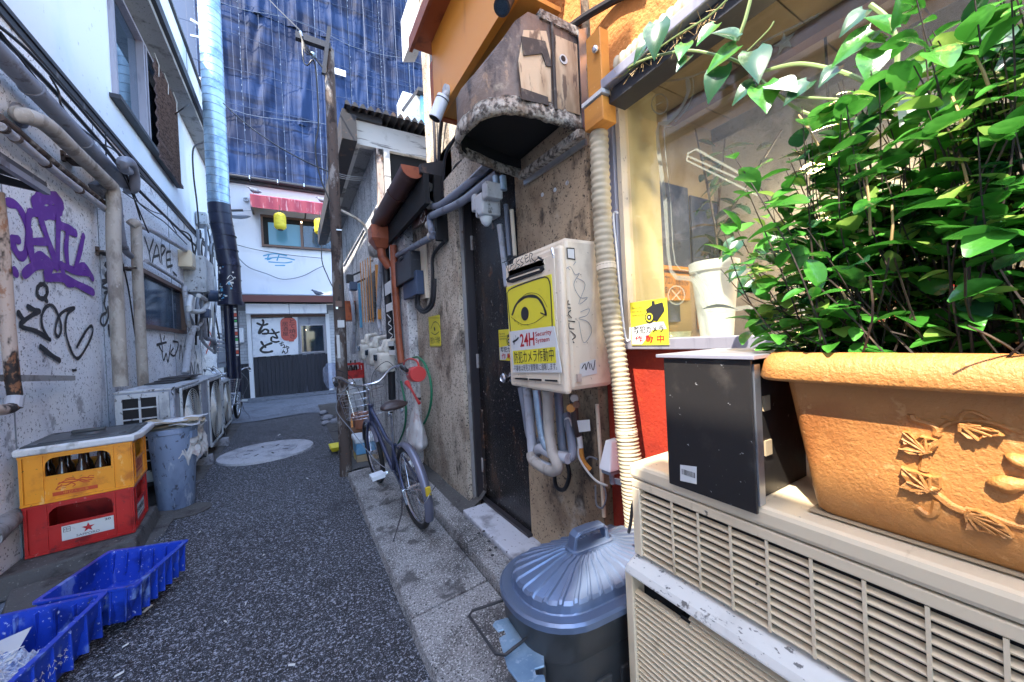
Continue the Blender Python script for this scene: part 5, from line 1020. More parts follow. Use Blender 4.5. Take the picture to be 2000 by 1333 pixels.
# grease caked rim
rim = [Vector((x, y, zb_)) for x, y in bot]; rp_ = cr(rim, 5)
b = MB(); n_ = len(rp_)
for side in (0, 1):
    pass
rings = []
for i, p in enumerate(rp_):
    t = (rp_[min(i+1, n_-1)]-rp_[max(i-1, 0)]).normalized(); e = Vector((t.y, -t.x, 0)); j = .006*noise.noise(p*40)
    o_ = -e if (p+e*.1-Vector((1.12, 1.46, p.z))).length < (p-Vector((1.12, 1.46, p.z))).length else e
    rings.append([p+o_*(.008+j)+_z*(.065+.012*noise.noise(p*20)), p+o_*(.012+j)-_z*(.002+j), p-o_*.008-_z*(.006-j), p-o_*.010+_z*.03])
b.loft(rings).build('caked_rim', 'grease_fibre', hd, smooth=True, ang=0)
a, c = P(1140, 262, 'x', 1.10), P(1020, 347, 'x', 1.10); MB().obox(((a+c)/2)+Vector((-.01, 0, .0)), (a-c)/2, (.02, 0, 0), (0, 0, .018)).build('wall_flange', 'grease_fibre', hd, bevel=.004)
MB().obox(((a+c)/2)+Vector((.012, 0, -.03)), (a-c)/2, (.006, 0, 0), (0, 0, .012)).build('wall_flange', 'bare_metal', hd)
# flat side toward the camera: cream panels, black flap, strap
HS = Pl('E', 1.211)
def hp(x, y, d=0): p = P(x, y, 'y', 1.211-d); return p
def hq(ps, name, m, d0=.002, th_=.003): return MB().prism([hp(*p, d0) for p in ps], Vector((0, -th_, 0))).build(name, m, hd)
hq([(1022, 60), (1066, 62), (1074, 100), (1076, 200), (1020, 192), (1012, 120)], 'side_panel', 'hood_cream', .004)
hq([(1084, 70), (1126, 88), (1132, 226), (1086, 212)], 'side_panel', 'hood_cream', .004)
hq([(1017, 72), (1064, 82), (1074, 118), (1076, 132), (1066, 130), (1058, 106), (1022, 110)], 'torn_flap', 'hood_flap', .009, .004)
hq([(1018, 172), (1070, 190), (1072, 206), (1018, 194)], 'rust_patch', 'hood_flap', .008, .001)
MB().tube([hp(1078, 45, .01), hp(1086, 215, .01)], .007, 6).build('seam', 'hood_flap', hd)
MB().lathe([(.020, 0), (.020, .004)], hp(1100, 117, .008), 20, ax=(0, -1, 0)).build('sticker', 'paper_white', hd); MB().lathe([(.012, 0), (.012, .005)], hp(1099, 116, .009), 16, ax=(0, -1, 0)).build('sticker', 'ink', hd)
hq([(1128, 60), (1146, 56), (1150, 262), (1136, 250)], 'tape_strip', 'bare_metal', .006, .006)
MB().obox(Vector((1.04, 1.225, 2.615)), (.12, 0, 0), (0, .02, 0), (0, 0, .018)).build('mortar_cap', 'grease_fibre', hd)
# ================================================================ CAFE BUILDING (orange over red) AND ITS WINDOW
cf = root('cafe_building', (1.5, 0, 0), 'cafe front with orange upper wall and red lower wall around the big display window', 'building')
MB().box(1.17, 1.35, -1.2, 1.185, 2.36, 5.0).build('orange_wall', 'orange_stucco', cf)
MB().box(1.172, 1.35, -1.2, 1.185, -.1, 1.235).build('red_lower_wall', 'red_wall', cf); MB().box(1.173, 1.35, 1.115, 1.185, 1.24, 2.355).build('red_strip', 'red_wall', cf)
MB().box(1.35, 3.3, -1.3, 1.185, 2.36, 2.5).build('floor_slab', 'ceiling_panel', cf)
y = -1.2
while y < 1.1:
    MB().box(1.21, 3.2, y, min(y+.215, 1.11), 2.325, 2.355).build('ceiling_panel', 'ceiling_panel', cf); y += .22
MB().box(1.55, 1.60, -1.2, 1.11, 2.27, 2.322).build('ceiling_beam', 'brown_frame', cf); MB().box(1.9, 1.93, -1.2, 1.11, 2.25, 2.322).build('ceiling_beam', 'brown_frame', cf)
MB().box(3.2, 3.3, -1.3, 1.185, 1.0, 2.36).build('inner_wall', 'brown_wood', cf); MB().box(1.36, 3.2, 1.10, 1.18, 1.0, 2.32).build('inner_wall', 'ceiling_panel', cf)
MB().box(1.20, 1.38, 1.03, 1.10, 1.27, 2.32).build('window_pillar', 'inner_cream', cf); MB().box(1.2, 3.2, -1.3, 1.1, 1.0, 1.245).build('window_shelf', 'brown_wood', cf); MB().box(1.2, 1.42, -1.2, 1.1, 1.245, 1.2465).build('shelf_top', 'ice_white', cf); MB().box(1.2, 3.2, -1.30, -1.22, 1.25, 2.32).build('inner_wall', 'brown_wood', cf)
WI = Pl('E', 1.095)
for (x0, x1, z0, z1, m, nm) in ((1.42, 1.66, 1.60, 1.98, 'poster_blue', 'poster'), (1.68, 1.95, 1.58, 1.95, 'poster_blue', 'poster'), (1.42, 1.64, 1.44, 1.565, 'poster_orange', 'notice'), (1.46, 1.56, 1.34, 1.43, 'poster_blue', 'photo_card'), (1.70, 1.9, 1.30, 1.53, 'poster_orange', 'notice')):
    MB().box(x0, x1, 1.085, 1.094, z0, z1).build(nm, m, cf)
text(Pl('E', 1.083), 'エプロン、必要な方は\nお申し付けください', (1.435, 1.555), (1.63, 1.46), .001, 'ink', cf, px=False)
MB().box(1.40, 1.67, 1.06, 1.094, 1.575, 1.592).build('shelf_edge', 'orange_wood', cf)
# window frame and glass
dw = root('display_window', (1.17, .2, 1.25), 'large display window with metal frame and etched border on the cafe front', 'window')
fr = MB(); fr.box(1.135, 1.21, 1.055, 1.115, 1.235, 2.33); fr.build('left_jamb', 'frame_metal', dw, bevel=.003)
MB().box(1.15, 1.20, 1.030, 1.052, 1.275, 2.29).build('inner_jamb', 'cream_plastic', dw)
MB().box(1.12, 1.21, -1.2, 1.055, 1.235, 1.275).build('sill', 'frame_metal', dw, bevel=.003); MB().box(1.135, 1.21, -1.2, 1.055, 2.24, 2.33).build('head_rail', 'dark_frame', dw)
MB().box(1.145, 1.2, -1.2, 1.05, 2.205, 2.235).build('head_track', 'black_trim', dw)
MB().box(1.182, 1.187, -1.2, 1.04, 1.27, 2.215).build('glass_pane', 'window_glass', dw)
GP = Pl('R', 1.181)
strokes(GP, [([(1343, 158), (1345, 180), (1330, 212), (1305, 240), (1284, 256), (1300, 400), (1311, 530), (1350, 545), (1372, 572), (1384, 606), (1470, 600)], .015), ([(1354, 155), (1355, 182), (1338, 218), (1312, 248), (1298, 260), (1311, 400), (1320, 515), (1358, 532), (1386, 565), (1400, 595)], .004), ([(1300, 160), (1354, 150), (1420, 118), (1600, 30)], .006)], .01, .0012, 'etched_border', 'frost_print', dw, smooth=3)
strokes(GP, [circ(1322, 577, 16, 18), [(1314, 568), (1330, 586)], [(1330, 568), (1314, 586)], circ(1290, 204, 16, 19), [(1282, 207), (1297, 200)]], .0045, .0012, 'etched_ring', 'frost_print', dw)
strokes(GP, [([(1345, 300), (1360, 292), (1475, 356)], .006), ([(1342, 314), (1440, 362), (1480, 382)], .005), ([(1343, 305), (1470, 362)], .005), ([(1342, 312), (1345, 298)], .005)], .006, .0012, 'etched_lines', 'frost_print', dw, smooth=0)
def star(pl, x, y, r, d, m, par, name='star', px=True, rot=0):
    s, t = pl.st(x, y) if px else (x, y); c = [pl.at(s+math.sin(k*math.pi/5+rot)*r*(1 if k % 2 == 0 else .40), t+math.cos(k*math.pi/5+rot)*r*(1 if k % 2 == 0 else .40), d) for k in range(10)]
    return MB().add(c+[pl.at(s, t, d+.0005)], [(k, (k+1) % 10, 10) for k in range(10)]).build(name, m, par, fix=False)
star(GP, 1532, 84, .030, .002, 'frost_print', dw, 'star_decal'); star(GP, 1455, 530, .030, .002, 'frost_print', dw, 'star_decal')
# pendant lamps inside
pl_ = root('pendant_lamp', P(1622, 312, 'x', 1.6), 'lit warm pendant lamp glowing behind the window glass above the bush', 'lamp'); c = P(1622, 305, 'x', 1.6)
MB().ball(c, .03, 14, 10).build('bulb', 'lit_bulb', pl_, smooth=True); MB().lathe([(.02, .06), (.06, .02), (.085, -.02), (.083, -.024), (.055, .015)], c, 20, cap=False).build('lamp_shade', 'cream_plastic', pl_, smooth=True); MB().tube([c+_z*.06, Vector((c.x, c.y, 2.32))], .004, 5).build('cord', 'ink', pl_)
ld = bpy.data.lights.new('bulb_light', 'POINT'); ld.energy = 4; ld.color = (1, .75, .45); ld.shadow_soft_size = .05; lo = bpy.data.objects.new('bulb_light', ld); COL.objects.link(lo); lo.parent = pl_; lo.location = (0, 0, -.04)
# pot, saucer, glass bowl on the shelf
def tp(x, y, z=1.25): return P(x, y, 'z', z)
c = tp(1442, 628, 1.262); pt = root('plant_pot', c, 'white round plant pot standing inside the window', 'pot')
c = Vector((1.285, .755, 1.262)); pt.location = c; ORG[pt.name] = c
MB().lathe([(.050, 0), (.052, .01), (.073, .235), (.079, .24), (.081, .27), (.077, .272), (.072, .245), (.06, .20)], c, 32, cap=False).build('pot_wall', 'pot_white', pt, smooth=True); MB().lathe([(.069, .235), (.001, .24)], c, 24, cap=False).build('soil', 'soil', pt)
sc_ = root('saucer', c-_z*.012, 'white square saucer under the white pot', 'saucer'); MB().box(c.x-.075, c.x+.075, c.y-.085, c.y+.085, 1.247, 1.261).build('saucer_plate', 'pot_white', sc_, bevel=.004)
c = Vector((1.31, .925, 1.247)); MB().lathe([(.028, 0), (.042, .012), (.052, .045), (.054, .048), (.049, .044), (.038, .014), (.001, .006)], c, 28, cap=False).build('glass_bowl', 'bowl_glass', smooth=True, label='small clear glass bowl on the window shelf left of the white pot', category='bowl')
# things on the shelf half hidden by the bush
rbk = root('red_basket', (1.36, .25, 1.247), 'red lattice basket on the window shelf seen through the bush', 'basket'); MB().box(1.31, 1.44, .15, .36, 1.25, 1.262).build('base', 'can_red', rbk)
for k in range(12):
    for s_ in (1, -1): y = .15+.21*k/11; MB().bar((1.305, y, 1.262), (1.305, min(.36, max(.15, y+s_*.07)), 1.39), .006, .004).build('lattice_strip', 'can_red', rbk)
MB().tube([(1.305, .15, 1.395), (1.305, .36, 1.395), (1.44, .36, 1.395), (1.44, .15, 1.395)], .006, 6, closed=True).build('rim', 'can_red', rbk)
for k, (x, y, h) in enumerate(((1.30, .05, .12), (1.33, -.12, .15), (1.30, .46, .09))):
    v_ = root('plant_pot', (x, y, 1.247), ['small white pot right of the red basket behind the bush', 'taller white pot farthest right on the shelf behind the bush', 'low white pot left of the red basket behind the bush'][k], 'pot'); MB().lathe([(.03, 0), (.045, h), (.049, h), (.049, h+.015), (.04, h+.01)], (x, y, 1.247), 20, cap=False).build('pot_wall', 'pot_white', v_, smooth=True); MB().lathe([(.043, h), (.001, h+.004)], (x, y, 1.247), 16, cap=False).build('soil', 'soil', v_)
# leaves
def leaf_mesh(name, L, W_, m, fold=.25, curl=.25, heart=False):
    b = MB(); n = 6; rows = []
    for i in range(n+1):
        t = i/n
        w = W_*(math.sin(math.pi*min(1, t*.93+.035))**.75)*(1-.25*t) if not heart else W_*(.62, .98, 1.0, .86, .60, .30, .01)[i]
        z = -curl*L*t*t; rows.append([(t*L-(.10*L if heart and i == 0 else 0), -w, z+fold*w), (t*L, -w*.5, z+fold*w*.35), (t*L, 0, z), (t*L, w*.5, z+fold*w*.35), (t*L-(.10*L if heart and i == 0 else 0), w, z+fold*w)])
    b.loft(rows, False, False, closed=False); me = bpy.data.meshes.new(name); me.from_pydata(b.v, [], b.f); me.materials.append(M[m]); me.shade_smooth(); return me, b
def leaf_at(me, par, p, dirn, up, s, name='leaf'):
    d = Vector(dirn).normalized(); u = Vector(up); y = u.cross(d).normalized(); z = d.cross(y)
    o = bpy.data.objects.new(name, me); COL.objects.link(o); o.parent = par
    mm = Matrix((d, y, z)).transposed().to_4x4()*1; mm = Matrix.Translation(Vector(p)-ORG[par.name])@mm@Matrix.Diagonal((s, s, s, 1)); o.matrix_local = mm; return o
ip = root('indoor_plant', (1.285, .755, 1.5), 'leafy shrub growing from the white pot behind the glass', 'plant')
lm, _b = leaf_mesh('leaf', .075, .018, 'leaf_dark'); rl = random.Random(21)
for i in range(6):
    a = rl.uniform(0, 6.28); top_ = Vector((1.36+.09*math.cos(a), .72+.16*math.sin(a), rl.uniform(1.75, 2.1)))
    st = cr([Vector((1.285, .755, 1.49)), Vector((1.30, .75, 1.62)), top_], 6); MB().tube(st, .003, 5).build('stem', 'stem_brown', ip)
    for k in range(9):
        p = st[min(len(st)-1, 3+k)]; v = Vector((rl.uniform(-.6, 1), rl.uniform(-1, 1), rl.uniform(-.4, .7))); leaf_at(lm, ip, p, v, (rl.uniform(-.3, .3), rl.uniform(-.3, .3), 1), rl.uniform(.8, 1.3))
# sticker on the window corner
ss_ = root('security_sticker', P(1270, 672, 'x', 1.13), 'yellow and white camera warning sticker on the corner of the window frame', 'sticker'); cam_sticker(Pl('R', 1.118), (1231, 592), (1307, 674), ss_)
# rolled awning, its rail and the orange bracket
ra = root('rolled_awning', (1.08, .7, 2.24), 'rolled cream awning fabric with a metal rail above the display window', 'awning')
Y = [-.9+1.86*k/220 for k in range(221)]
MB().loft([[Vector((1.085+(.034+.004*math.sin(k*1.9)+.006*noise.noise(Vector((k*.2, 0, 0))))*math.cos(a), y_, 2.282+(.040+.004*math.sin(k*1.9))*math.sin(a))) for a in [j*math.pi/6 for j in range(12)]] for k, y_ in enumerate(Y)]).build('fabric_roll', 'beige_hose', ra, smooth=True, ang=0)
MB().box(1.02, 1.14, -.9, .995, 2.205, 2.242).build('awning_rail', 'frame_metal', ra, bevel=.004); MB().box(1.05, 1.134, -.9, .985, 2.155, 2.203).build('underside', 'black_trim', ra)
ob = root('timber_bracket', (1.06, 1.05, 2.15), 'short orange painted timber post at the top of the wrapped hose', 'bracket')
a, c = P(1154, 80, 'x', 1.05), P(1186, 222, 'x', 1.05)
MB().box(1.03, 1.075, c.y+.0, c.y+.075, c.z, a.z).build('post', 'orange_wood', ob, bevel=.003); MB().box(1.015, 1.085, c.y-.012, c.y+.087, c.z-.035, c.z+.055).build('end_block', 'orange_wood', ob, bevel=.003)
MB().ball(P(1163, 97, 'x', 1.02), .014, 10, 8).build('bolt', 'chrome', ob, smooth=True); MB().box(1.010, 1.09, c.y-.018, c.y+.093, c.z+.06, c.z+.075).build('cord_band', 'white_cable', ob)
MB().tube(cr([P(1112, 55, 'x', 1.1), P(1140, 35, 'x', 1.12), P(1200, 0, 'x', 1.15), P(1260, -30, 'x', 1.15)], 5), .016, 8).build('cable', 'cable', smooth=True, label='thick black cable crossing the orange wall above the hood', category='cable')
# wrapped hose
hs = root('wrapped_hose', (1.06, .95, .5), 'cream tape wrapped duct running down the red wall beside the display window', 'hose')
pts = cr([P(1160, 120, 'x', 1.09), P(1168, 230, 'x', 1.07), P(1176, 420, 'x', 1.06), P(1192, 600, 'x', 1.055), P(1213, 750, 'x', 1.05), P(1224, 850, 'x', 1.05), P(1238, 960, 'x', 1.05), P(1246, 1060, 'x', 1.05)], 60)
r0 = random.Random(8); rad = []
for i in range(len(pts)):
    t = i/len(pts); base_ = .026+.012*min(1, t*2.2)+.004*math.sin(t*9); rad.append(base_+((.0016+r0.uniform(0, .0012)) if i % 4 < 2 else -.0012)+r0.uniform(-.0008, .0008))
MB().tube(pts, rad, 18).build('hose_wrap', 'beige_hose', hs, smooth=True, ang=0)
for t in (.02, .36, .70): i = int(t*len(pts)); MB().tube([pts[i], pts[min(i+4, len(pts)-1)]], rad[i]*1.10, 18).build('tape_band', 'cream_plastic', hs)
a = P(1206, 944, 'x', 1.0); MB().obox(a+Vector((.02, -.02, .0)), (.0, .05, -.006), (.004, 0, 0), (0, .002, .010)).build('saddle_strap', 'bare_metal', hs)
MB().tube(cr([P(1207, 416, 'x', 1.12), P(1198, 420, 'x', 1.12), P(1203, 480, 'x', 1.12), P(1214, 600, 'x', 1.12), P(1222, 660, 'x', 1.12), P(1230, 664, 'x', 1.12), P(1231, 640, 'x', 1.12)], 5), .004, 6).build('wire_hook', 'white_paint', label='long white wire hook hanging on the red strip beside the window', category='hook')

# ================================================================ WATER HEATER
wh = root('water_heater', (1.0, 1.31, 1.08), 'boxy cream water heater covered in warning signs and scribbles beside the door', 'water heater')
y0, y1, z0, z1 = 1.095, 1.515, 1.085, 1.645
MB().box(.905, 1.128, y0+.012, y1-.01, z0, z1+.035).build('back_case', 'cream_plastic', wh, bevel=.018); MB().box(.872, .903, y0, y1, z0-.008, z1).build('front_cover', 'cream_plastic', wh, bevel=.012)
MB().box(.866, .8715, y0+.03, y1-.03, z0+.03, z1-.03).build('raised_panel', 'cream_plastic', wh, bevel=.005)
HP = Pl('R', .866)
rrect(HP, (994, 536), (1064, 512), .012, .0005, .004, 'handle_slot_rim', 'cream_plastic', wh, n=8); 
def hbox(p, q, m, nm, d=.002, d1=None): quadplate(HP, [p, (q[0], p[1]+(q[1]-p[1])*0-(q[0]-p[0])*.40), q, (p[0], q[1]+(q[0]-p[0])*.40)], .0006, d, nm, m, wh)
quadplate(HP, [(993, 552), (990, 546), (996, 540), (1050, 521), (1061, 520), (1064, 526), (1058, 533), (1002, 553)], .0006, .006, 'exhaust_slot', 'inside_black', wh)
quadplate(HP, [(998, 547), (998, 545), (1056, 525), (1057, 528)], .0061, .0075, 'slot_lip', 'cream_plastic', wh)
strokes(HP, [[(984, 523), (1010, 512), (1030, 503)], [(988, 520), (996, 540)], [(996, 522), (997, 540)], [(1003, 520), (1000, 538), (1009, 533)], [(1001, 530), (1008, 525)], [(1012, 515), (1011, 535), (1018, 528), (1012, 524), (1018, 516)], [(1024, 512), (1020, 520), (1026, 524), (1020, 531)], [(1034, 508), (1029, 510), (1031, 522), (1037, 518)], [(1030, 516), (1036, 512)], [(1040, 522), (1038, 506), (1044, 506), (1042, 514), (1050, 522)], [(1048, 520), (1056, 514), (1062, 514)], ([(1055, 512), (1064, 518)], .008)], .0040, .0082, 'graffiti', 'ink', wh, smooth=3, cv=lambda x, y: (x, y-9))
es = root('eye_sign', HP.px(1035, 640), 'square yellow sign with a large staring eye on the water heater front', 'sign'); EP = Pl('R', .862)
quadplate(EP, [(989, 562), (1076, 536), (1083, 638), (995, 648)], -.0035, .001, 'plate', 'paper_yellow', es)
EQ = lambda x, y: (780+x/3.174, 380+y/3.174)
strokes(EP, [([(692, 850), (672, 640), (672, 610), (695, 585), (780, 550), (880, 517), (915, 515), (932, 540), (940, 600), (950, 815)], .0065)], .006, .0014, 'border', 'ink', es, cv=EQ, smooth=2)
strokes(EP, [([(702, 745), (722, 690), (755, 652), (800, 632), (850, 636), (880, 665), (900, 705), (912, 745)], .0125), ([(735, 665), (790, 618), (850, 615), (890, 645), (920, 700)], .0022), ([(695, 760), (735, 790), (775, 808), (830, 800), (880, 770), (915, 740)], .0022), ([(880, 735), (912, 748)], .005), ([(718, 778), (722, 790)], .004), ([(740, 795), (742, 808)], .003), ([(760, 805), (760, 815)], .002), ([(800, 805), (802, 815)], .002)], .006, .0014, 'symbol', 'ink', es, cv=EQ)
s_, t_ = EP.st(*EQ(780, 740)); MB().add([EP.at(s_+.031*math.cos(a)*1.0, t_+.030*math.sin(a), .0022) for a in [k*math.pi/12 for k in range(24)]], [tuple(range(24))]).build('pupil', 'ink', es, fix=False)
hsn = root('security_sign', HP.px(1045, 730), 'white 24H security system sign with a yellow band, below the eye sign', 'sign')
SP = Pl('R', .861); quadplate(SP, [(997, 648), (1082, 637), (1097, 728), (1002, 728)], -.003, .0012, 'plate', 'paper_white', hsn)
def heater_text(s, quad, m, par, bold=0, d=.002):
    """lettering on the sign, sheared along its perspective-true rectangle"""
    pts = [SP.st(*p) for p in quad]; (s0, t0), (s1, t1), (s2, t2) = pts
    fr_ = PlM(SP.at(s0, t0, d), SP.at(s1, t1)-SP.at(s0, t0), SP.at(s0, t2)-SP.at(s0, t0)); L = (SP.at(s1, t1)-SP.at(s0, t0)).length; H_ = abs(t2-t0)
    fr_.nn = SP.n(); text(fr_, s, (0, H_), (L, 0), 0, m, par, px=False, bold=bold)
heater_text('24H', [(1017, 678), (1045, 675), (1015, 653)], 'ink_red', hsn, .02); heater_text('Security\nSystem', [(1047, 673), (1079, 669), (1044, 649)], 'ink_red', hsn, .01)
quadplate(SP, [(1002, 686), (1085, 678), (1087, 709), (1004, 713)], .0014, .002, 'yellow_band', 'paper_yellow', hsn)
heater_text('防犯カメラ作動中', [(1006, 710), (1083, 705), (1004, 688)], 'ink', hsn, 0, .003); heater_text('不審者は発見次第警察に通報します。', [(1005, 726), (1089, 723), (1005, 714)], 'ink', hsn, 0)
strokes(SP, [([(1003, 668), (1010, 664), (1013, 660)], .009), ([(1008, 656), (1009, 662)], .003)], .004, .0022, 'camera_symbol', 'ink', hsn); MB().lathe([(.006, 0), (.0001, .0001)], SP.px(1005, 671, .003), 12, ax=(-1, 0, 0), cap=False).build('camera_symbol', 'ink', hsn); MB().lathe([(.0032, 0), (.0001, .0001)], SP.px(1005, 671, .0035), 12, ax=(-1, 0, 0), cap=False).build('camera_symbol', 'paper_white', hsn)
for x in (1007, 1034, 1065): quadplate(HP, [(x, 738+(x-1007)*.06), (x+24, 739+(x-1007)*.06), (x+24, 743+(x-1007)*.06), (x, 741+(x-1007)*.06)], .0006, .0026, 'vent_slot', 'inside_black', wh)
HS2 = Pl('E', y0+.011); hz_ = lambda x, y: (780+x/3.174, 380+y/3.174)
strokes(HS2, [[(1035, 460), (1060, 450), (1090, 500), (1115, 490), (1080, 560), (1120, 640), (1165, 640), (1110, 680), (1150, 560), (1100, 520)], [(1120, 730), (1175, 710), (1160, 750), (1110, 770), (1165, 790), (1190, 850), (1140, 920), (1110, 790)], [(1040, 455), (1055, 470)], [(1090, 420), (1075, 440)]], .0022, .0008, 'graffiti', 'grey_cable', wh, cv=hz_)
strokes(HS2, [[(1045, 660), (1040, 700), (1060, 705)], [(1040, 680), (1055, 682)], [(1060, 720), (1045, 740), (1065, 765)], [(1045, 785), (1085, 790)], [(1050, 800), (1052, 830), (1080, 835)], [(1060, 850), (1090, 880), (1070, 900)], [(1075, 915), (1080, 920)]], .0045, .0008, 'graffiti', 'ink', wh, cv=hz_)
quadplate(HS2, [hz_(1035, 330), hz_(1085, 333), hz_(1090, 408), hz_(1040, 400)], .0004, .0012, 'sticker', 'ink', wh); quadplate(HS2, [hz_(1041, 338), hz_(1080, 341), hz_(1084, 400), hz_(1045, 393)], .0013, .002, 'sticker', 'paper_white', wh)
quadplate(HS2, [hz_(1120, 1050), hz_(1215, 1020), hz_(1225, 1110), hz_(1115, 1135)], .0004, .0012, 'sticker', 'paper_white', wh)
strokes(HS2, [[hz_(1130, 1080), hz_(1150, 1050), hz_(1155, 1090), hz_(1170, 1040), hz_(1180, 1080)], [hz_(1185, 1050), hz_(1200, 1090), hz_(1210, 1030)]], .004, .0014, 'graffiti', 'ink', wh)
MB().tube([(.871, 1.13, 1.60), (.871, 1.14, 1.64)], .006, 6).build('screw', 'chrome', wh); MB().box(.93, .95, y0+.0, y0+.01, 1.12, 1.15).build('latch', 'rust_post', wh)
def pp(pts, r, m, label, n=12, bend=6, cat='pipe', nm='heater_pipe', g='pipes under the water heater'): return MB().tube(cr([P(a, c, 'x', v) for a, c, v in pts], bend), r, n).build(nm, m, smooth=True, label=label, category=cat, group=g)
pp([(1018, 757, 1.02), (1026, 800, 1.02), (1034, 850, 1.02), (1046, 862, 1.02), (1060, 860, 1.02)], .020, 'grey_pipe', 'leftmost grey pipe under the heater, bending into the elbows')
pp([(1030, 757, .99), (1036, 820, .99), (1040, 880, .98), (1046, 900, .97), (1065, 912, .96), (1084, 918, .96)], .024, 'light_pipe', 'pale pipe that sweeps low into the front elbow under the heater')
pp([(1048, 762, .97), (1056, 830, .97), (1066, 870, .97), (1088, 890, .97), (1088, 905, .97)], .020, 'galvanized', 'blue grey insulated pipe in the middle under the heater')
pp([(1070, 764, .96), (1072, 830, .96), (1078, 880, .95), (1088, 905, .95), (1086, 918, .95), (1070, 918, .95), (1042, 900, .96), (1038, 886, .97)], .025, 'tape_pipe', 'tape wrapped pipe making the lowest front elbow under the heater')
pp([(1090, 766, 1.03), (1096, 840, 1.03), (1100, 880, 1.02), (1112, 895, 1.0), (1118, 880, 1.02), (1112, 830, 1.04), (1106, 810, 1.05)], .020, 'grey_pipe', 'dark grey pipe looping up to the brass valve under the heater')
pp([(1046, 888, 1.0), (1056, 876, .98), (1080, 888, .97), (1110, 896, .98)], .024, 'light_pipe', 'short bright elbow lying across the pipes under the heater')
pp([(1082, 915, 1.06), (1086, 950, 1.07), (1102, 956, 1.07), (1112, 930, 1.07), (1108, 905, 1.07)], .010, 'cable', 'black cable loop hanging below the heater pipes', cat='cable', nm='cable', g='cables under the water heater')
pp([(1118, 770, 1.0), (1122, 800, 1.0), (1124, 830, 1.02), (1130, 850, 1.05)], .016, 'brown_cable', 'dark brown gas pipe with a brass valve under the heater')
vl = root('gas_valve', P(1120, 800, 'x', .97), 'brass gas valve with a cork coloured cap below the heater corner', 'valve')
for (x, y, r_, m) in ((1122, 778, .016, 'tape_pipe'), (1115, 797, .017, 'orange_wood'), (1126, 790, .014, 'brown_wood')): MB().lathe([(r_, -.012), (r_*1.1, 0), (r_, .012)], P(x, y, 'x', .98), 14, ax=(-.6, -.6, 0)).build('valve_body', m, vl, smooth=True)
pp([(1106, 845, 1.05), (1103, 822, 1.03), (1112, 818, 1.03), (1118, 836, 1.04)], .004, 'white_cable', 'thin pale wire loop at the brass valve', cat='cable', nm='cable', g='cables under the water heater')
pp([(1127, 825, 1.06), (1131, 850, 1.05), (1134, 875, 1.05)], .012, 'white_cable', 'white plastic sleeve on the gas hose below the tag'); pp([(1134, 875, 1.05), (1138, 900, 1.06), (1152, 918, 1.08)], .012, 'orange_wood', 'orange gas hose end below the white sleeve')
MB().prism([P(*p_, 'x', 1.0) for p_ in ((1127, 822), (1151, 820), (1153, 842), (1131, 845))], (.001, 0, 0)).build('paper_tag', 'paper_white', label='small white paper tag tied to the gas hose', category='tag')
pp([(1130, 872, 1.04), (1130, 892, 1.04), (1145, 918, 1.06), (1165, 940, 1.08), (1186, 949, 1.08)], .005, 'white_cable', 'white flex drooping to the covered outlet', cat='cable', nm='cable', g='cables under the water heater')
pp([(1140, 905, 1.07), (1150, 893, 1.08), (1166, 897, 1.08)], .004, 'grey_cable', 'thin grey flex behind the covered outlet', cat='cable', nm='cable', g='cables under the water heater')
pp([(1163, 948, 1.1), (1165, 985, 1.1), (1177, 992, 1.1), (1184, 970, 1.1), (1178, 948, 1.1), (1168, 944, 1.1)], .004, 'grey_cable', 'coil of grey flex hanging below the covered outlet', cat='cable', nm='cable', g='cables under the water heater')
ol = root('outdoor_outlet', P(1185, 930, 'x', 1.08), 'white weatherproof outlet hood on the wall left of the wrapped hose', 'outlet')
a = P(1184, 862, 'x', 1.06); c = P(1186, 918, 'x', 1.06); w_ = .032
MB().hexa([(1.04, a.y-w_, c.z), (1.125, a.y-w_, c.z), (1.125, a.y+w_, c.z), (1.04, a.y+w_, c.z)], [(1.07, a.y-w_*.5, a.z), (1.125, a.y-w_*.6, a.z), (1.125, a.y+w_*.6, a.z), (1.07, a.y+w_*.5, a.z)]).build('hood', 'white_paint', ol, bevel=.006)
MB().box(1.05, 1.12, a.y-.026, a.y+.026, c.z-.016, c.z-.002).build('socket_block', 'grey_pipe', ol, bevel=.003); MB().tube([(1.08, a.y, c.z-.016), (1.08, a.y-.004, c.z-.06)], .011, 8).build('plug', 'grey_pipe', ol)
pr([(1166, 790, 1.118), (1172, 880, 1.118), (1180, 1010, 1.118)], .009, 'cream_plastic', 'thin beige strip conduit down the wall beside the outlet', 'conduit', 6, 1)

# ================================================================ BIG CABINET AIR CONDITIONER
bc = root('air_conditioner', (.92, .2, 0), 'large cream floor cabinet air conditioner with louvred front carrying the planter', 'air conditioner')
ya, yb = -.45, .69
MB().box(.775, 1.155, ya, yb-.012, .02, .915).build('carcass', 'cream_enamel', bc); MB().box(.748, 1.158, ya, yb+.004, .917, .957).build('top_cap', 'cream_enamel', bc, bevel=.010)
MB().box(.752, .774, ya, yb, .893, .915).build('upper_rail', 'cream_enamel', bc, bevel=.003); MB().box(.752, .774, yb-.025, yb, .715, .892).build('upper_stile', 'cream_enamel', bc, bevel=.003)
MB().box(.7735, .7745, ya, yb-.026, .716, .892).build('upper_backing', 'inside_black', bc)
for i in range(10):
    z = .722+i*.0172; MB().hexa([(.754, ya, z), (.756, ya, z-.0035), (.756, yb-.026, z-.0035), (.754, yb-.026, z)], [(.766, ya, z+.0045), (.768, ya, z+.001), (.768, yb-.026, z+.001), (.766, yb-.026, z+.0045)]).build('upper_slat', 'cream_enamel', bc)
for x in (1320, 1371, 1434, 1505, 1591, 1694, 1817, 1969): y = P(x, 1000+(x-1320)*.35, 'x', .77).y; MB().box(.7535, .7565, y-.0025, y+.0025, .717, .892).build('upper_rib', 'cream_enamel', bc)
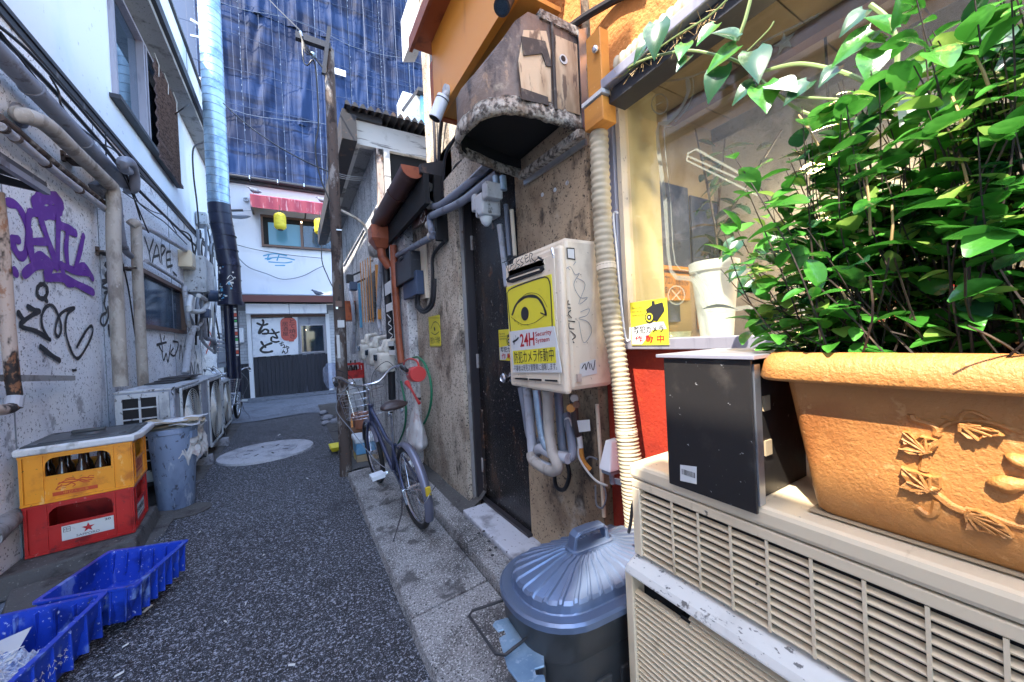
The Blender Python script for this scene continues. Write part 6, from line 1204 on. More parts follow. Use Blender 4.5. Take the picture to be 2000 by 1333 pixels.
MB().hexa([(.718, ya, .672), (.775, ya, .672), (.775, yb+.012, .672), (.718, yb+.012, .672)], [(.728, ya, .690), (.775, ya, .714), (.775, yb+.008, .714), (.728, yb+.008, .690)]).build('ledge', 'ledge_enamel', bc, bevel=.006)
MB().box(.725, .772, yb-.012, yb+.012, .03, .671).build('lower_stile', 'cream_enamel', bc, bevel=.003); MB().box(.7685, .7705, ya, yb-.013, .03, .671).build('lower_backing', 'inside_black', bc)
ylip = P(1345, 1175, 'x', .735).y
for i in range(44):
    z = .654-i*.0143
    if i < 2: y1_ = ylip if i else ylip-.0
    else: y1_ = yb-.0125
    MB().hexa([(.731, ya, z-.001), (.733, ya, z-.0052), (.733, y1_, z-.0052), (.731, y1_, z-.001)], [(.745, ya, z+.0045), (.747, ya, z+.001), (.747, y1_, z+.001), (.745, y1_, z+.0045)]).build('lower_slat', 'cream_enamel', bc)
MB().box(.745, .768, ylip, ylip+.03, .618, .64).build('broken_clip', 'inside_black', bc); MB().box(.735, .747, ylip+.03, ylip+.10, .622, .632).build('latch_plate', 'cream_enamel', bc)
for y in (.60, .52, .43, .34, .25, .16, .07): MB().box(.7485, .752, y-.0025, y+.0025, .03, .62).build('lower_rib', 'cream_enamel', bc)
MB().box(.78, .80, yb+.002, yb+.02, .5, .8).build('side_bracket', 'galvanized', bc)
pr([(1243, 975, .80), (1236, 985, .82), (1232, 1020, .84), (1228, 1040, .86)], .005, 'cable', 'short black wire hooked behind the cabinet corner', 'cable', 6, 4)
# black metal box
bb = root('metal_box', (.9, .5, .958), 'scuffed black sheet metal box with a barcode sticker standing left of the planter', 'box')
MB().box(.738, .745, .372, .562, .944, 1.237).build('front_plate', 'black_box', bb, bevel=.001); MB().box(.752, .98, .385, .552, .9585, 1.232).build('box_body', 'black_box', bb)
MB().box(.730, .99, .362, .577, 1.2385, 1.246).build('lid', 'frame_metal', bb, bevel=.001); MB().box(.745, .766, .369, .379, .9585, 1.228).build('corner_strip', 'bare_metal', bb)
for z in (1.13, 1.04): MB().box(.80, .825, .381, .3845, z, z+.03).build('tape_square', 'cardboard', bb)
BP = Pl('R', .7375); quadplate(BP, [(1329, 908), (1361, 912), (1361, 946), (1329, 939)], .0004, .001, 'barcode_label', 'paper_white', bb)
a, c = BP.px(1332, 914), BP.px(1358, 938); rb_ = random.Random(2); y = a.y
while y > c.y:
    w_ = rb_.choice((.0006, .001, .0014)); MB().box(.7362, .7364, y-w_, y, c.z+.004, a.z-.002).build('barcode_bar', 'ink', bb); y -= w_+rb_.choice((.0008, .0014))
# planter
pn = root('planter', (.9, .0, .958), 'terracotta coloured plastic trough planter with raised vine leaf ornament', 'planter')
def trough(z, x0, x1, y1_, r): return [Vector((cx+r*math.cos(a), cy+r*math.sin(a), z)) for cx, cy, a0 in ((x1-r, y1_-r, 0), (x0+r, y1_-r, 90), (x0+r, -.5+r, 180), (x1-r, -.5+r, 270)) for a in [R(a0+k*15) for k in range(7)]]
MB().loft([trough(.962, .805, 1.03, .298, .02), trough(.968, .80, 1.035, .305, .022), trough(.985, .798, 1.04, .308, .022), trough(1.20, .782, 1.055, .338, .024)], True, False).build('trough_wall', 'terracotta', pn, smooth=True)
MB().loft([trough(1.198, .783, 1.054, .337, .024), trough(1.200, .748, 1.085, .372, .045), trough(1.206, .744, 1.089, .376, .045), trough(1.235, .750, 1.083, .370, .045), trough(1.250, .762, 1.070, .358, .04), trough(1.250, .780, 1.055, .338, .03), trough(1.21, .785, 1.05, .33, .03)], False, False).build('rim', 'terracotta', pn, smooth=True, ang=60)
MB().loft([trough(1.225, .782, 1.053, .335, .03)], True, False).build('soil', 'soil', pn) if 0 else MB().add(trough(1.22, .784, 1.051, .333, .03), [tuple(range(28))]).build('soil', 'soil', pn, fix=False)
sd = root('planter_tray', (.9, .1, .94), 'shallow tan tray slipping out under the planter', 'tray'); MB().hexa([(.80, .0, .9585), (1.0, .0, .9585), (1.0, .30, .9585), (.80, .30, .9585)], [(.79, -.05, .961), (1.0, -.05, .961), (1.0, .312, .961), (.79, .312, .961)]).build('tray_base', 'cardboard', sd)
TZ = lambda x, y: (1700+x*300/1333, 780+y*300/1333); TP = Pl('R', .789)
def tpx(x, y, d=.0):
    q = TP.px(*TZ(x, y)); k = (q.z-.985)/.215; q.x = .798-.016*k-d; return q
ornl = [([(360, 130), (380, 175), (470, 200), (560, 230), (590, 280)], .0045), ([(590, 280), (580, 310)], .005), ([(485, 480), (460, 620)], .006), ([(520, 800), (620, 880), (700, 940), (820, 990)], .006), ([(600, 920), (640, 915), (800, 995)], .003), ([(570, 890), (545, 1000), (480, 1015), (395, 950)], .005), ([(820, 960), (1000, 1010), (1200, 1090), (1333, 1130)], .004), ([(600, 270), (680, 210), (780, 190), (900, 180), (1060, 200), (1333, 290)], .0035), ([(620, 150), (770, 190)], .002), ([(780, 190), (800, 130), (900, 110), (1050, 180)], .003)]
for ps, w_ in ornl: MB().tube(cr([tpx(x, y) for x, y in ps], 5), w_*1.0, 7).build('raised_stem', 'terracotta', pn, smooth=True)
def orn_leaf(poly, rib0, name='raised_leaf'):
    c = [tpx(x, y, 0.0) for x, y in poly]; n = len(c); ctr = sum(c, Vector())/n
    top_ = [ctr+(p-ctr)*.90+Vector((-.0075-.004*(k % 2), 0, 0)) for k, p in enumerate(c)]; b = MB().loft([[p+Vector((.004, 0, 0)) for p in c], top_], False, False); b.add(top_+[ctr+Vector((-.004, 0, 0))], [(k, (k+1) % n, n) for k in range(n)])
    b.build(name, 'terracotta', pn)
    for k in range(0, n, 2): MB().tube([tpx(*rib0)+Vector((-.008, 0, 0)), top_[k]+Vector((-.002, 0, 0))], [.0026, .0014], 5).build('leaf_rib', 'terracotta', pn)
orn_leaf([(280, 265), (340, 270), (400, 340), (450, 310), (500, 320), (560, 330), (600, 345), (605, 400), (560, 455), (480, 460), (440, 485), (350, 475), (240, 425), (300, 380), (275, 330)], (500, 455))
orn_leaf([(262, 568), (330, 600), (430, 625), (500, 650), (540, 665), (625, 665), (625, 780), (560, 795), (500, 820), (430, 830), (340, 800), (245, 760), (310, 710), (270, 640)], (515, 790))
orn_leaf([(850, 950), (930, 955), (1010, 1000), (1100, 1050), (1180, 1100), (1220, 1160), (1255, 1220), (1180, 1215), (1100, 1190), (1040, 1160), (930, 1150), (810, 1130), (820, 1060), (815, 1000)], (830, 990))
orn_leaf([(780, 200), (860, 185), (980, 215), (1080, 240), (1150, 270), (1190, 310), (1080, 315), (1000, 320), (950, 355), (850, 330), (770, 270)], (800, 210))
def petal(ps):
    c = [tpx(x, y) for x, y in ps]; n = len(c); ctr = sum(c, Vector())/n; r1 = [ctr+(p-ctr)*.80+Vector((-.008, 0, 0)) for p in c]; r2 = [ctr+(p-ctr)*.35+Vector((-.013, 0, 0)) for p in c]
    MB().loft([[p+Vector((.004, 0, 0)) for p in c], r1, r2], False, True).build('raised_petal', 'terracotta', pn, smooth=True, ang=0)
petal([(980, 720), (1040, 680), (1120, 655), (1230, 660), (1350, 690), (1440, 730), (1350, 800), (1250, 835), (1150, 820), (1060, 780)]); petal([(1150, 465), (1230, 460), (1340, 480), (1450, 540), (1440, 640), (1340, 620), (1250, 590), (1190, 540)]); petal([(1275, 980), (1300, 930), (1360, 900), (1440, 930), (1430, 1010), (1340, 1020)])
# bush
bu = root('bush', (.92, .1, 1.22), 'dense green leafy shrub growing out of the terracotta planter', 'bush')
lms = [leaf_mesh('leaf', .052, .0190, 'leaf', .28, .25), leaf_mesh('leaf', .046, .0200, 'leaf', .18, .40), leaf_mesh('leaf', .042, .0170, 'leaf_pale', .35, .2), leaf_mesh('leaf', .050, .0180, 'leaf_dark', .2, .3)]
rl = random.Random(33); stems = MB(); twigs = MB(); far_leaves = {'leaf': MB(), 'leaf_pale': MB(), 'leaf_dark': MB()}; cand = []
def topz(y): return 1.60+max(0, min(.20, (.46-y)*.62)) if y > -.1 else 1.82
for i in range(330):
    y = rl.uniform(-.42, .36); x = rl.uniform(.79, 1.02)
    x = x if i % 3 else rl.uniform(.95, 1.06); ty = y+rl.uniform(-.10, .12)+(.04 if y > .2 else 0); tx = x+rl.uniform(-.10, .06); tz = topz(ty)-rl.random()**1.6*.30
    tx = max(.70, min(1.10, tx)); base_ = Vector((x, y if y < .31 else .31, 1.215)); tip = Vector((tx, ty, tz)); mid = base_.lerp(tip, .5)+Vector((rl.uniform(-.03, .03), rl.uniform(-.04, .04), 0))
    st = cr([base_, mid, tip], 6); twigs.tube(st, [0.0019*(1-.6*k/(len(st)-1)) for k in range(len(st))], 4, cap=False)
    for k in range(rl.randint(14, 19)):
        t = 1-rl.random()**.95*.86; p = st[min(len(st)-1, int(t*(len(st)-1)))]+Vector((rl.uniform(-.02, .02), rl.uniform(-.02, .02), rl.uniform(-.02, .02)))
        v = Vector((rl.uniform(-1, .6), rl.uniform(-1, 1), rl.uniform(-.25, .65))).normalized(); cand.append((p+v*.006, v, Vector((rl.uniform(-.55, .25), rl.uniform(-.4, .4), 1)), rl.uniform(.5, 1.25)))
        if cand[-1][0].y > .44: cand.pop()
for i in range(170):      # bare twiggy skirt low over the rim
    y = rl.uniform(-.42, .34); x = rl.uniform(.77, 1.03); b0 = Vector((x, y, 1.218)); e = b0+Vector((rl.uniform(-.09, .04), rl.uniform(-.07, .12), rl.uniform(.05, .22)))
    twigs.tube(cr([b0, b0.lerp(e, .5)+Vector((rl.uniform(-.02, .02), rl.uniform(-.02, .02), .01)), e], 3), [.0016]*7, 3, cap=False)
twigs.build('twigs', 'stem_brown', bu, kind='stuff', fix=False, smooth=True)
for x, y, p0, p1 in ((0, 0, (1690, 330), (1700, 460)), (0, 0, (1742, 400), (1740, 480)), (0, 0, (1600, 470), (1602, 500)), (0, 0, (1560, 225), (1598, 285)), (0, 0, (1900, 100), (1935, 180)), (0, 0, (1860, 190), (1880, 250)), (0, 0, (1640, 560), (1655, 600)), (0, 0, (1880, 320), (1895, 400))):
    MB().tube([P(*p0, 'x', .80), P((p0[0]+p1[0])/2+3, (p0[1]+p1[1])/2, 'x', .79), P(*p1, 'x', .80)], [.0014, .0017, .002], 6).build('bare_stem', 'stem_tan', bu, smooth=True)
cand.sort(key=lambda c_: (c_[0]-CP).length)
for k, (p, v, u, s_) in enumerate(cand):
    w_ = rl.choices((0, 1, 2, 3), (42, 30, 12, 16))[0]
    if k < 292: leaf_at(lms[w_][0], bu, p, v, u, s_)
    else:
        d = v.normalized(); yy = u.cross(d).normalized(); zz_ = d.cross(yy); b = lms[w_][1]; far_leaves[['leaf', 'leaf', 'leaf_pale', 'leaf_dark'][w_]].add([p+(d*q.x+yy*q.y+zz_*q.z)*s_ for q in b.v], b.f)
for m, b in far_leaves.items(): b.build('foliage', m, bu, kind='stuff', fix=False, smooth=True, ang=0)
# pothos vine over the window head
pv_ = root('pothos_vine', P(1560, 240, 'x', .98), 'trailing vine with big heart shaped variegated leaves across the top of the window', 'vine')
V = lambda x, y, v=.98: P(x, y, 'x', v)
for ps, r_ in (([(1178, 170, 1.05), (1240, 125, 1.02), (1330, 100, 1.0), (1400, 108, .99), (1450, 125, .98), (1490, 160, .98), (1560, 215, .97), (1640, 235, .95), (1720, 238, .92)], .0035), ([(1490, 140, .98), (1560, 125, .98), (1640, 140, .96), (1700, 165, .93)], .004), ([(1440, 80, .98), (1455, 40, .98), (1468, -10, .98)], .0045), ([(1180, 175, 1.04), (1300, 85, 1.03), (1380, 35, 1.02), (1420, 0, 1.02)], .003), ([(1750, 150, .9), (1752, 90, .9), (1735, 40, .9), (1700, 10, .9)], .004), ([(1550, 190, .97), (1640, 195, .95), (1720, 205, .93)], .0025), ([(1460, 100, .98), (1500, 60, .98), (1512, 42, .98)], .002)):
    MB().tube(cr([V(*q_) for q_ in ps], 7), r_, 6).build('vine_stem', 'stem_green', pv_, smooth=True)
tw = MB()
for i in range(70):
    t = rl.random(); p = V(1185+t*230, 172-t*160-rl.uniform(-6, 8), 1.04); tw.tube([p, p+Vector((rl.uniform(-.03, .01), rl.uniform(-.04, .04), rl.uniform(-.045, .03)))], .0009, 3)
tw.build('rootlets', 'stem_tan', pv_, kind='stuff', fix=False)
hm = leaf_mesh('vine_leaf', .085, .030, 'leaf_dark', .25, .3, True)[0]; hm2 = leaf_mesh('vine_leaf', .085, .033, 'leaf', .2, .25, True)[0]; hm3 = leaf_mesh('vine_leaf', .08, .028, 'decal_frost', .2, .25, True)[0]
VL = [((1268, 82), (1232, 118), 0, 1), ((1285, 45), (1275, 100), 0, .7), ((1398, 48), (1358, 80), 1, 1.1), ((1440, 75), (1395, 50), 0, 1.1), ((1340, 85), (1325, 108), 1, .9), ((1440, 90), (1372, 135), 1, 1.2), ((1345, 110), (1320, 130), 0, .8), ((1410, 130), (1380, 190), 0, .8), ((1470, 100), (1485, 140), 0, .9), ((1490, 165), (1500, 205), 1, .8), ((1510, 165), (1560, 160), 3, .8), ((1580, 160), (1530, 195), 0, .8), ((1475, 160), (1428, 195), 0, 1.0), ((1690, 20), (1640, 60), 0, 1.1), ((1705, 60), (1620, 120), 1, 1.4), ((1745, 60), (1700, 20), 1, 1.2), ((1755, 50), (1765, -15), 1, 1.2), ((1730, 80), (1680, 70), 1, .9),
      ((1635, 130), (1600, 160), 0, .9), ((1740, 150), (1700, 215), 1, 1.3), ((1710, 95), (1698, 150), 1, .8), ((1790, 190), (1760, 240), 3, 1.0), ((1700, 225), (1680, 270), 0, .9), ((1800, 120), (1780, 150), 1, .8), ((1960, 60), (1925, 110), 0, 1.2), ((2010, 90), (1945, 130), 0, 1.2), ((1900, 70), (1960, 80), 1, .8), ((1440, 470), (1410, 505), 0, .7), ((1445, 520), (1425, 545), 0, .7), ((1470, 545), (1440, 575), 0, .9), ((1500, 480), (1470, 500), 1, .9), ((1520, 440), (1500, 480), 1, .9)]
for i, (a, c, m, s_) in enumerate(VL):
    a3, c3 = V(*a, .90 if a[0] > 1600 else .97), V(*c, .87 if a[0] > 1600 else .93); d = c3-a3; leaf_at([hm, hm2, hm2, hm3][m], pv_, a3, d, Vector((-1.2, -.8, .9)), d.length/.085*.98, 'vine_leaf')
# ================================================================ PAIL
pc = Vector((.775, .895, 0)); pa = R(-10)
pl0 = root('rubbish_pail', (pc.x, pc.y, .035), 'dark plastic rubbish pail with a blue grey ribbed lid beside the cabinet', 'rubbish pail', rz=R(8))
def rr2(a, b, r, z, n=8, lob=0): # rounded rectangle ring, a along x, b along y
    o = []
    for cx, cy, a0 in ((a-r, b-r, 0), (-a+r, b-r, 90), (-a+r, -b+r, 180), (a-r, -b+r, 270)):
        for k in range(n+1): an = R(a0+90*k/n); o.append(Vector((cx+r*math.cos(an), cy+r*math.sin(an), z)))
    return o
LX, LY, LZ = .288, .178, .525
def LB(b, nm, m, **k): return b.build(nm, m, pl0, org=_0, **k)
LB(MB().loft([rr2(.215, .12, .09, .0), rr2(.22, .125, .09, .01), rr2(.255, .150, .11, .36), rr2(.262, .155, .115, .375), rr2(.266, .158, .118, .50)], True, False), 'pail_body', 'pail_grey', smooth=True)
LB(MB().loft([rr2(.268, .160, .12, .42), rr2(.272, .164, .12, .425), rr2(.275, .166, .12, .505)], False, False), 'pail_band', 'pail_grey', smooth=True)
for k in range(-2, 3):
    for s_ in (-1, 1): LB(MB().hexa([(k*.085-.022, s_*.128, .06), (k*.085+.022, s_*.128, .06), (k*.085+.022, s_*.140, .06), (k*.085-.022, s_*.140, .06)], [(k*.085-.026, s_*.144, .34), (k*.085+.026, s_*.144, .34), (k*.085+.026, s_*.157, .34), (k*.085-.026, s_*.157, .34)]), 'body_rib', 'pail_grey', bevel=.004)
NL_ = 320
def lid_ring(a, b, r, z): 
    base_ = rr2(a, b, r, 0, 8); L = [0]; n = len(base_)
    for i in range(n): L.append(L[-1]+(base_[(i+1) % n]-base_[i]).length)
    o = []
    for k in range(NL_):
        s_ = L[-1]*k/NL_; i = max(j for j in range(n) if L[j] <= s_+1e-9); t = (s_-L[i])/max(1e-9, L[i+1]-L[i]); p = base_[i].lerp(base_[(i+1) % n], t); o.append(Vector((p.x, p.y, z)))
    return o
def ribz(k): 
    u = (k/NL_*32+.001) % 1.0; return .005 if u < .30 else 0
prof = [(LX, LY, .165, LZ-.02, 0), (LX+.006, LY+.006, .17, LZ-.016, 0), (LX+.006, LY+.006, .17, LZ+.0, 0), (LX, LY, .165, LZ+.006, 0), (LX-.028, LY-.028, .14, LZ+.004, 0), (LX-.031, LY-.031, .138, LZ+.006, .3), (LX-.034, LY-.034, .135, LZ+.026, 1), (LX-.042, LY-.040, .13, LZ+.034, 1), (LX-.10, LY-.080, .09, LZ+.052, 1), (LX-.16, LY-.12, .055, LZ+.066, 1), (.094, .042, .035, LZ+.076, 1), (.080, .030, .025, LZ+.078, 0)]
rings = [[Vector((p.x, p.y, p.z+ribz(k)*w)) for k, p in enumerate(lid_ring(a, b, r_, z))] for a, b, r_, z, w in prof]
LB(MB().loft(rings, False, True), 'lid', 'pail_blue', smooth=True, ang=22)
LB(MB().loft([rr2(.082, .030, .02, LZ+.070), rr2(.080, .028, .02, LZ+.082), rr2(.074, .023, .018, LZ+.085)], False, True), 'handle_base', 'pail_blue', smooth=True)
hp_ = [(-.074, LZ+.080), (-.064, LZ+.122), (-.050, LZ+.134), (0, LZ+.137), (.050, LZ+.134), (.064, LZ+.122), (.074, LZ+.080)]; hi_ = [(-.060, LZ+.080), (-.054, LZ+.114), (-.043, LZ+.123), (0, LZ+.125), (.043, LZ+.123), (.054, LZ+.114), (.060, LZ+.080)]
LB(MB().loft([[Vector((x, -.017, z)), Vector((x, .017, z)), Vector((u, .017, w)), Vector((u, -.017, w))] for (x, z), (u, w) in zip(hp_, hi_)], True, True), 'lid_handle', 'pail_blue', bevel=.003)
LB(MB().tube([(-.066, -.018, LZ+.084), (-.058, -.018, LZ+.120), (-.046, -.018, LZ+.130), (.046, -.018, LZ+.130), (.058, -.018, LZ+.120), (.066, -.018, LZ+.084)], .002, 5), 'handle_edge', 'pail_blue')
# clip handle and latch plate on the near left side
LB(MB().tube([(-.215, .06, LZ-.06), (-.24, .10, LZ-.07), (-.36, .115, LZ-.075), (-.375, .10, LZ-.075), (-.36, -.06, LZ-.075), (-.34, -.075, LZ-.075), (-.245, -.055, LZ-.07), (-.245, -.09, LZ-.09), (-.225, -.11, LZ-.12)], .0042, 8), 'wire_bail', 'ink', smooth=True)
cl = [(-.235, .045), (-.31, .06), (-.322, .05), (-.318, .02), (-.30, .018), (-.302, -.0), (-.325, -.002), (-.345, -.10), (-.335, -.175), (-.315, -.19), (-.285, -.185), (-.275, -.16), (-.292, -.15), (-.287, -.135), (-.262, -.14), (-.235, -.09)]
LB(MB().prism([Vector((x, y, LZ-.092-.02*(abs(x)-.23))) for x, y in cl], (0, 0, .006)), 'clip_plate', 'galvanized', bevel=.002)
LB(MB().box(-.258, -.246, -.12, -.10, .2, .42), 'body_latch', 'pail_grey', bevel=.003)
pl0.rotation_euler = (0, 0, R(-4))

# ================================================================ CRATES ON THE LEFT
nr = Vector((-.990, 3.46, .12)); yw = R(6); cd = .43
o0 = nr-Vector((math.cos(yw), math.sin(yw), 0))*.455
cs = root('concrete_slab', (-1.3, 3.5, 0), 'rough dark concrete block under the beer crates', 'block')
MB().hexa([(-1.49, 3.15, 0), (-.93, 3.30, 0), (-.98, 4.0, 0), (-1.49, 4.0, 0)], [(-1.49, 3.2, .112), (-.96, 3.36, .112), (-1.0, 3.98, .116), (-1.49, 3.98, .116)]).build('block_body', 'dark_concrete', cs, bevel=.012)
MB().hexa([(-1.25, 2.6, 0), (-.98, 2.95, 0), (-1.1, 3.2, 0), (-1.4, 3.1, 0)], [(-1.22, 2.65, .08), (-1.02, 2.95, .07), (-1.12, 3.15, .09), (-1.36, 3.06, .10)]).build('concrete_block', 'dark_concrete', bevel=.012, label='broken dark concrete lump between the crates and the blue trays', category='block')
red = root('bottle_crate', o0, 'red plastic beer crate with a white star label under the yellow crate', 'crate', rz=yw); bottle_crate(red, .455, cd, .305, 'crate_red', None)
CP0 = lambda d=-.001: PlM((0, d, 0), (1, 0, 0), (0, 0, 1)); CS0 = PlM((.456, 0, 0), (0, 1, 0), (0, 0, 1))
def lp(pl, s0, s1, t0, t1, d0, d1, nm, m, par): b = MB().prism([pl.at(s0, t0, d0), pl.at(s1, t0, d0), pl.at(s1, t1, d0), pl.at(s0, t1, d0)], pl.n()*(d1-d0)); return b.build(nm, m, par, org=_0)
_bo = MB.build
def localtext(pl, s, a, b, d, m, par, **k):
    o = text(pl, s, a, b, d, m, par, px=False, **k); return o
lp(CP0(), .14, .365, .055, .145, 0, .002, 'label_plate', 'paper_white', red); localtext(CP0(), 'SAPPORO', (.20, .076), (.30, .062), .003, 'ink', red)
localtext(CP0(), '20', (.325, .138), (.352, .124), .003, 'ink', red, bold=.02); star(CP0(), .252, .106, .030, .003, 'ink_red', red, 'star_symbol', px=False)
localtext(CP0(), '中', (.152, .132), (.172, .112), .003, 'ink', red)
b = MB()
for s0, s1, t0, t1 in ((.147, .177, .135, .137), (.147, .177, .107, .109), (.147, .149, .109, .135), (.175, .177, .109, .135)): b.prism([CP0().at(s0, t0, .002), CP0().at(s1, t0, .002), CP0().at(s1, t1, .002), CP0().at(s0, t1, .002)], (0, -.001, 0))
b.build('symbol_frame', 'ink', red, org=_0)
lp(CS0, .09, .33, .05, .145, 0, .002, 'label_plate', 'paper_white', red); localtext(CS0, 'SAPPORO', (.11, .125), (.31, .090), .003, 'ink', red, bold=.03); localtext(CS0, '札幌麦酒', (.12, .075), (.30, .06), .003, 'ink', red) if 0 else lp(CS0, .13, .30, .065, .069, .002, .0028, 'label_line', 'ink', red)
yel = root('bottle_crate', o0+Vector((-.008, 0, .307)), 'yellow plastic beer crate full of brown bottles on top of the red crate', 'crate', rz=yw); bottle_crate(yel, .468, cd+.01, .305, 'crate_yellow', None)
CSy = PlM((.4685, 0, 0), (0, 1, 0), (0, 0, 1))
lp(CP0(), .12, .31, .035, .058, 0, .001, 'red_band', 'ink_orange', yel); localtext(CP0(), '中びん20本', (.165, .055), (.27, .039), .002, 'crate_yellow', yel)
strokes(CP0(.0), [([(.135, .075), (.15, .09), (.175, .088), (.20, .10)], .006), ([(.145, .105), (.17, .118), (.20, .122), (.225, .112), (.25, .120), (.27, .112), (.295, .108)], .006), ([(.15, .112), (.18, .108), (.21, .104), (.24, .108), (.262, .098), (.285, .098)], .007), ([(.16, .100), (.15, .088)], .004), ([(.20, .100), (.215, .085), (.205, .076)], .005), ([(.235, .104), (.25, .092), (.275, .086)], .005), ([(.175, .128), (.20, .132), (.215, .124)], .005), ([(.27, .116), (.28, .126), (.295, .12)], .004), ([(.16, .078), (.175, .076)], .004), ([(.14, .072), (.155, .069)], .003)], .005, .0015, 'emblem', 'ink_orange', yel, px=False, smooth=3)
localtext(CSy, 'KIRIN', (.10, .150), (.30, .085), .0012, 'ink_orange', yel, bold=.04); lp(CSy, .10, .30, .060, .075, 0, .0012, 'red_band', 'ink_orange', yel)
for i in range(5):
    for j in range(4):
        if j > 1 and i < 4: continue
        p = o0+Matrix.Rotation(yw, 3, 'Z')@Vector((.06+i*.083, .055+j*.095, 0)); p.z = .12+.307+.022
        bt = root('bottle', p, ('%s brown bottle in the front row of the yellow crate' % ['leftmost', 'second', 'middle', 'fourth', 'rightmost'][i]) if j == 0 else ('%s brown bottle in the second row of the yellow crate' % ['leftmost', 'second', 'middle', 'fourth', 'rightmost'][i]) if j == 1 else 'brown bottle seen through the right side opening of the yellow crate, %s' % ['nearer', 'farther'][j-2], 'bottle', 'brown bottles in the yellow crate')
        MB().lathe([(.033, 0), (.034, .01), (.034, .13), (.028, .165), (.015, .195), (.0125, .245), (.014, .247), (.014, .258), (.001, .259)], p, 14, cap=False).build('bottle_glass', 'bottle_glass', bt, smooth=True); MB().lathe([(.0145, .252), (.0145, .262), (.001, .263)], p, 12, cap=False).build('cap', 'bare_metal', bt)
ld_ = root('lid', o0+Vector((-.02, -.02, .615)), 'dark moulded lid with a pale foam rim lying on top of the yellow crate', 'lid', rz=yw)
MB().loft([[Vector((x, y, z)) for x, y in ((0-e, 0-e), (.50+e, 0-e), (.53+e, .10), (.53+e, cd+.07+e), (0-e, cd+.07+e))] for z, e in ((0, 0), (.01, .006), (.035, .008), (.045, .0))]).build('foam_rim', 'foam_white', ld_, org=_0, bevel=.004)
MB().loft([[Vector((x, y, z)) for x, y in ((.015+e, .015+e), (.485-e, .015+e), (.505-e, .11), (.505-e, cd+.05-e), (.015+e, cd+.05-e))] for z, e in ((.0452, 0), (.055, .004), (.058, .012), (.050, .03), (.050, .05), (.058, .06))], True, True).build('lid_top', 'lid_dark', ld_, org=_0)
MB().loft([[Vector((.25+x*s_, .24+y*s_, z)) for x, y in [(math.cos(a*math.pi/8)*1.6, math.sin(a*math.pi/8)) for a in range(16)]] for z, s_ in ((.058, .055), (.070, .050), (.072, .035), (.062, .030))]).build('lid_boss', 'lid_dark', ld_, smooth=True, org=_0)
MB().box(.17, .33, .225, .255, .070, .092).build('lid_grip', 'lid_dark', ld_, org=_0, bevel=.006)

# ================================================================ BLUE TRAYS
def tray(name_label, o_, yaw, W_, D_, H_, tilt=(0, 0)):
    t = root('plastic_tray', o_, name_label, 'tray', rot=(tilt[0], tilt[1], yaw)); w = .012
    def ring(e, z, r=.02): return [Vector((cx+r*math.cos(a), cy+r*math.sin(a), z)) for cx, cy, a0 in ((W_-e-r, D_-e-r, 0), (e+r, D_-e-r, 90), (e+r, e+r, 180), (W_-e-r, e+r, 270)) for a in [R(a0+k*30) for k in range(4)]]
    MB().loft([ring(.035, 0), ring(.030, .01), ring(.010, H_*.55), ring(.010, H_*.6), ring(.0, H_*.62), ring(-.004, H_-.012), ring(-.012, H_-.010), ring(-.012, H_), ring(.008, H_), ring(.018, H_*.5), ring(.036, .018)], True, True).build('tray_shell', 'tray_blue', t, org=_0, smooth=True, ang=35)
    for s_ in range(6):
        x = W_*(s_+.5)/6; MB().box(x-.004, x+.004, -.010, .03, .02, H_-.012).build('side_rib', 'tray_blue', t, org=_0, bevel=.002); MB().box(x-.004, x+.004, D_-.03, D_+.010, .02, H_-.012).build('side_rib', 'tray_blue', t, org=_0, bevel=.002)
    for s_ in range(7):
        y = D_*(s_+.5)/7; MB().box(W_-.03, W_+.010, y-.004, y+.004, .02, H_-.012).build('side_rib', 'tray_blue', t, org=_0, bevel=.002)
    MB().box(W_*.30, W_*.70, -.014, .0, H_*.62, H_*.72).build('hand_grip', 'tray_blue', t, org=_0, bevel=.004); MB().box(W_*.30, W_*.70, D_, D_+.014, H_*.62, H_*.72).build('hand_grip', 'tray_blue', t, org=_0, bevel=.004)
    return t
A = P(214, 1058, 'z', .27); B = P(362, 1036, 'z', .27); Cc = P(250, 1145, 'z', .24); D = P(63, 1172, 'z', .24)
ya_ = math.atan2(B.y-A.y, B.x-A.x)
wA = ((B-A).length+(Cc-D).length)/2; dA = ((A-D).length+(B-Cc).length)/2
ctr = (A+B+Cc+D)/4
def place(ctr, yaw, W_, D_, z): return ctr-Matrix.Rotation(yaw, 3, 'Z')@Vector((W_/2, D_/2, 0))+Vector((0, 0, z-ctr.z))
yawA = R(-13); trA = tray('empty royal blue plastic tray lying farther back beside the red crate', place(ctr, yawA, wA*.97, dA*.97, .055), yawA, wA*.97, dA*.97, .18, (R(-2), R(2)))
B1, B2, B3 = P(204, 1158, 'z', .23), P(-10, 1200, 'z', .23), P(45, 1333, 'z', .23)
yawB = math.atan2(B1.y-B2.y, B1.x-B2.x); yawB = R(-9); wB = (B1-B2).length; dB = .62
oB = B1-Matrix.Rotation(yawB, 3, 'Z')@Vector((wB, dB, 0)); oB.z = .035
trB = tray('royal blue plastic tray in the bottom left corner holding paper and clear wrapping', oB, yawB, wB, dB, .195)
mB = Matrix.Translation(oB)@Matrix.Rotation(yawB, 4, 'Z')
strokes(PlM((wB+.011, 0, 0), (0, 1, 0), (0, 0, 1)), [[(.12+.028*k+.006*math.sin(k*3), .095+j*.028), (.13+.028*k, .108+j*.028), (.122+.028*k+.01*math.cos(k*5), .112+j*.028), (.135+.028*k, .098+j*.028)] for k in range(9) for j in range(2)], .0022, .004, 'lettering', 'litter_white', trB, px=False, smooth=2)
pw_ = root('paper_sheet', mB@Vector((wB*.35, dB*.62, .10)), 'folded white paper lying in the front blue tray', 'paper')
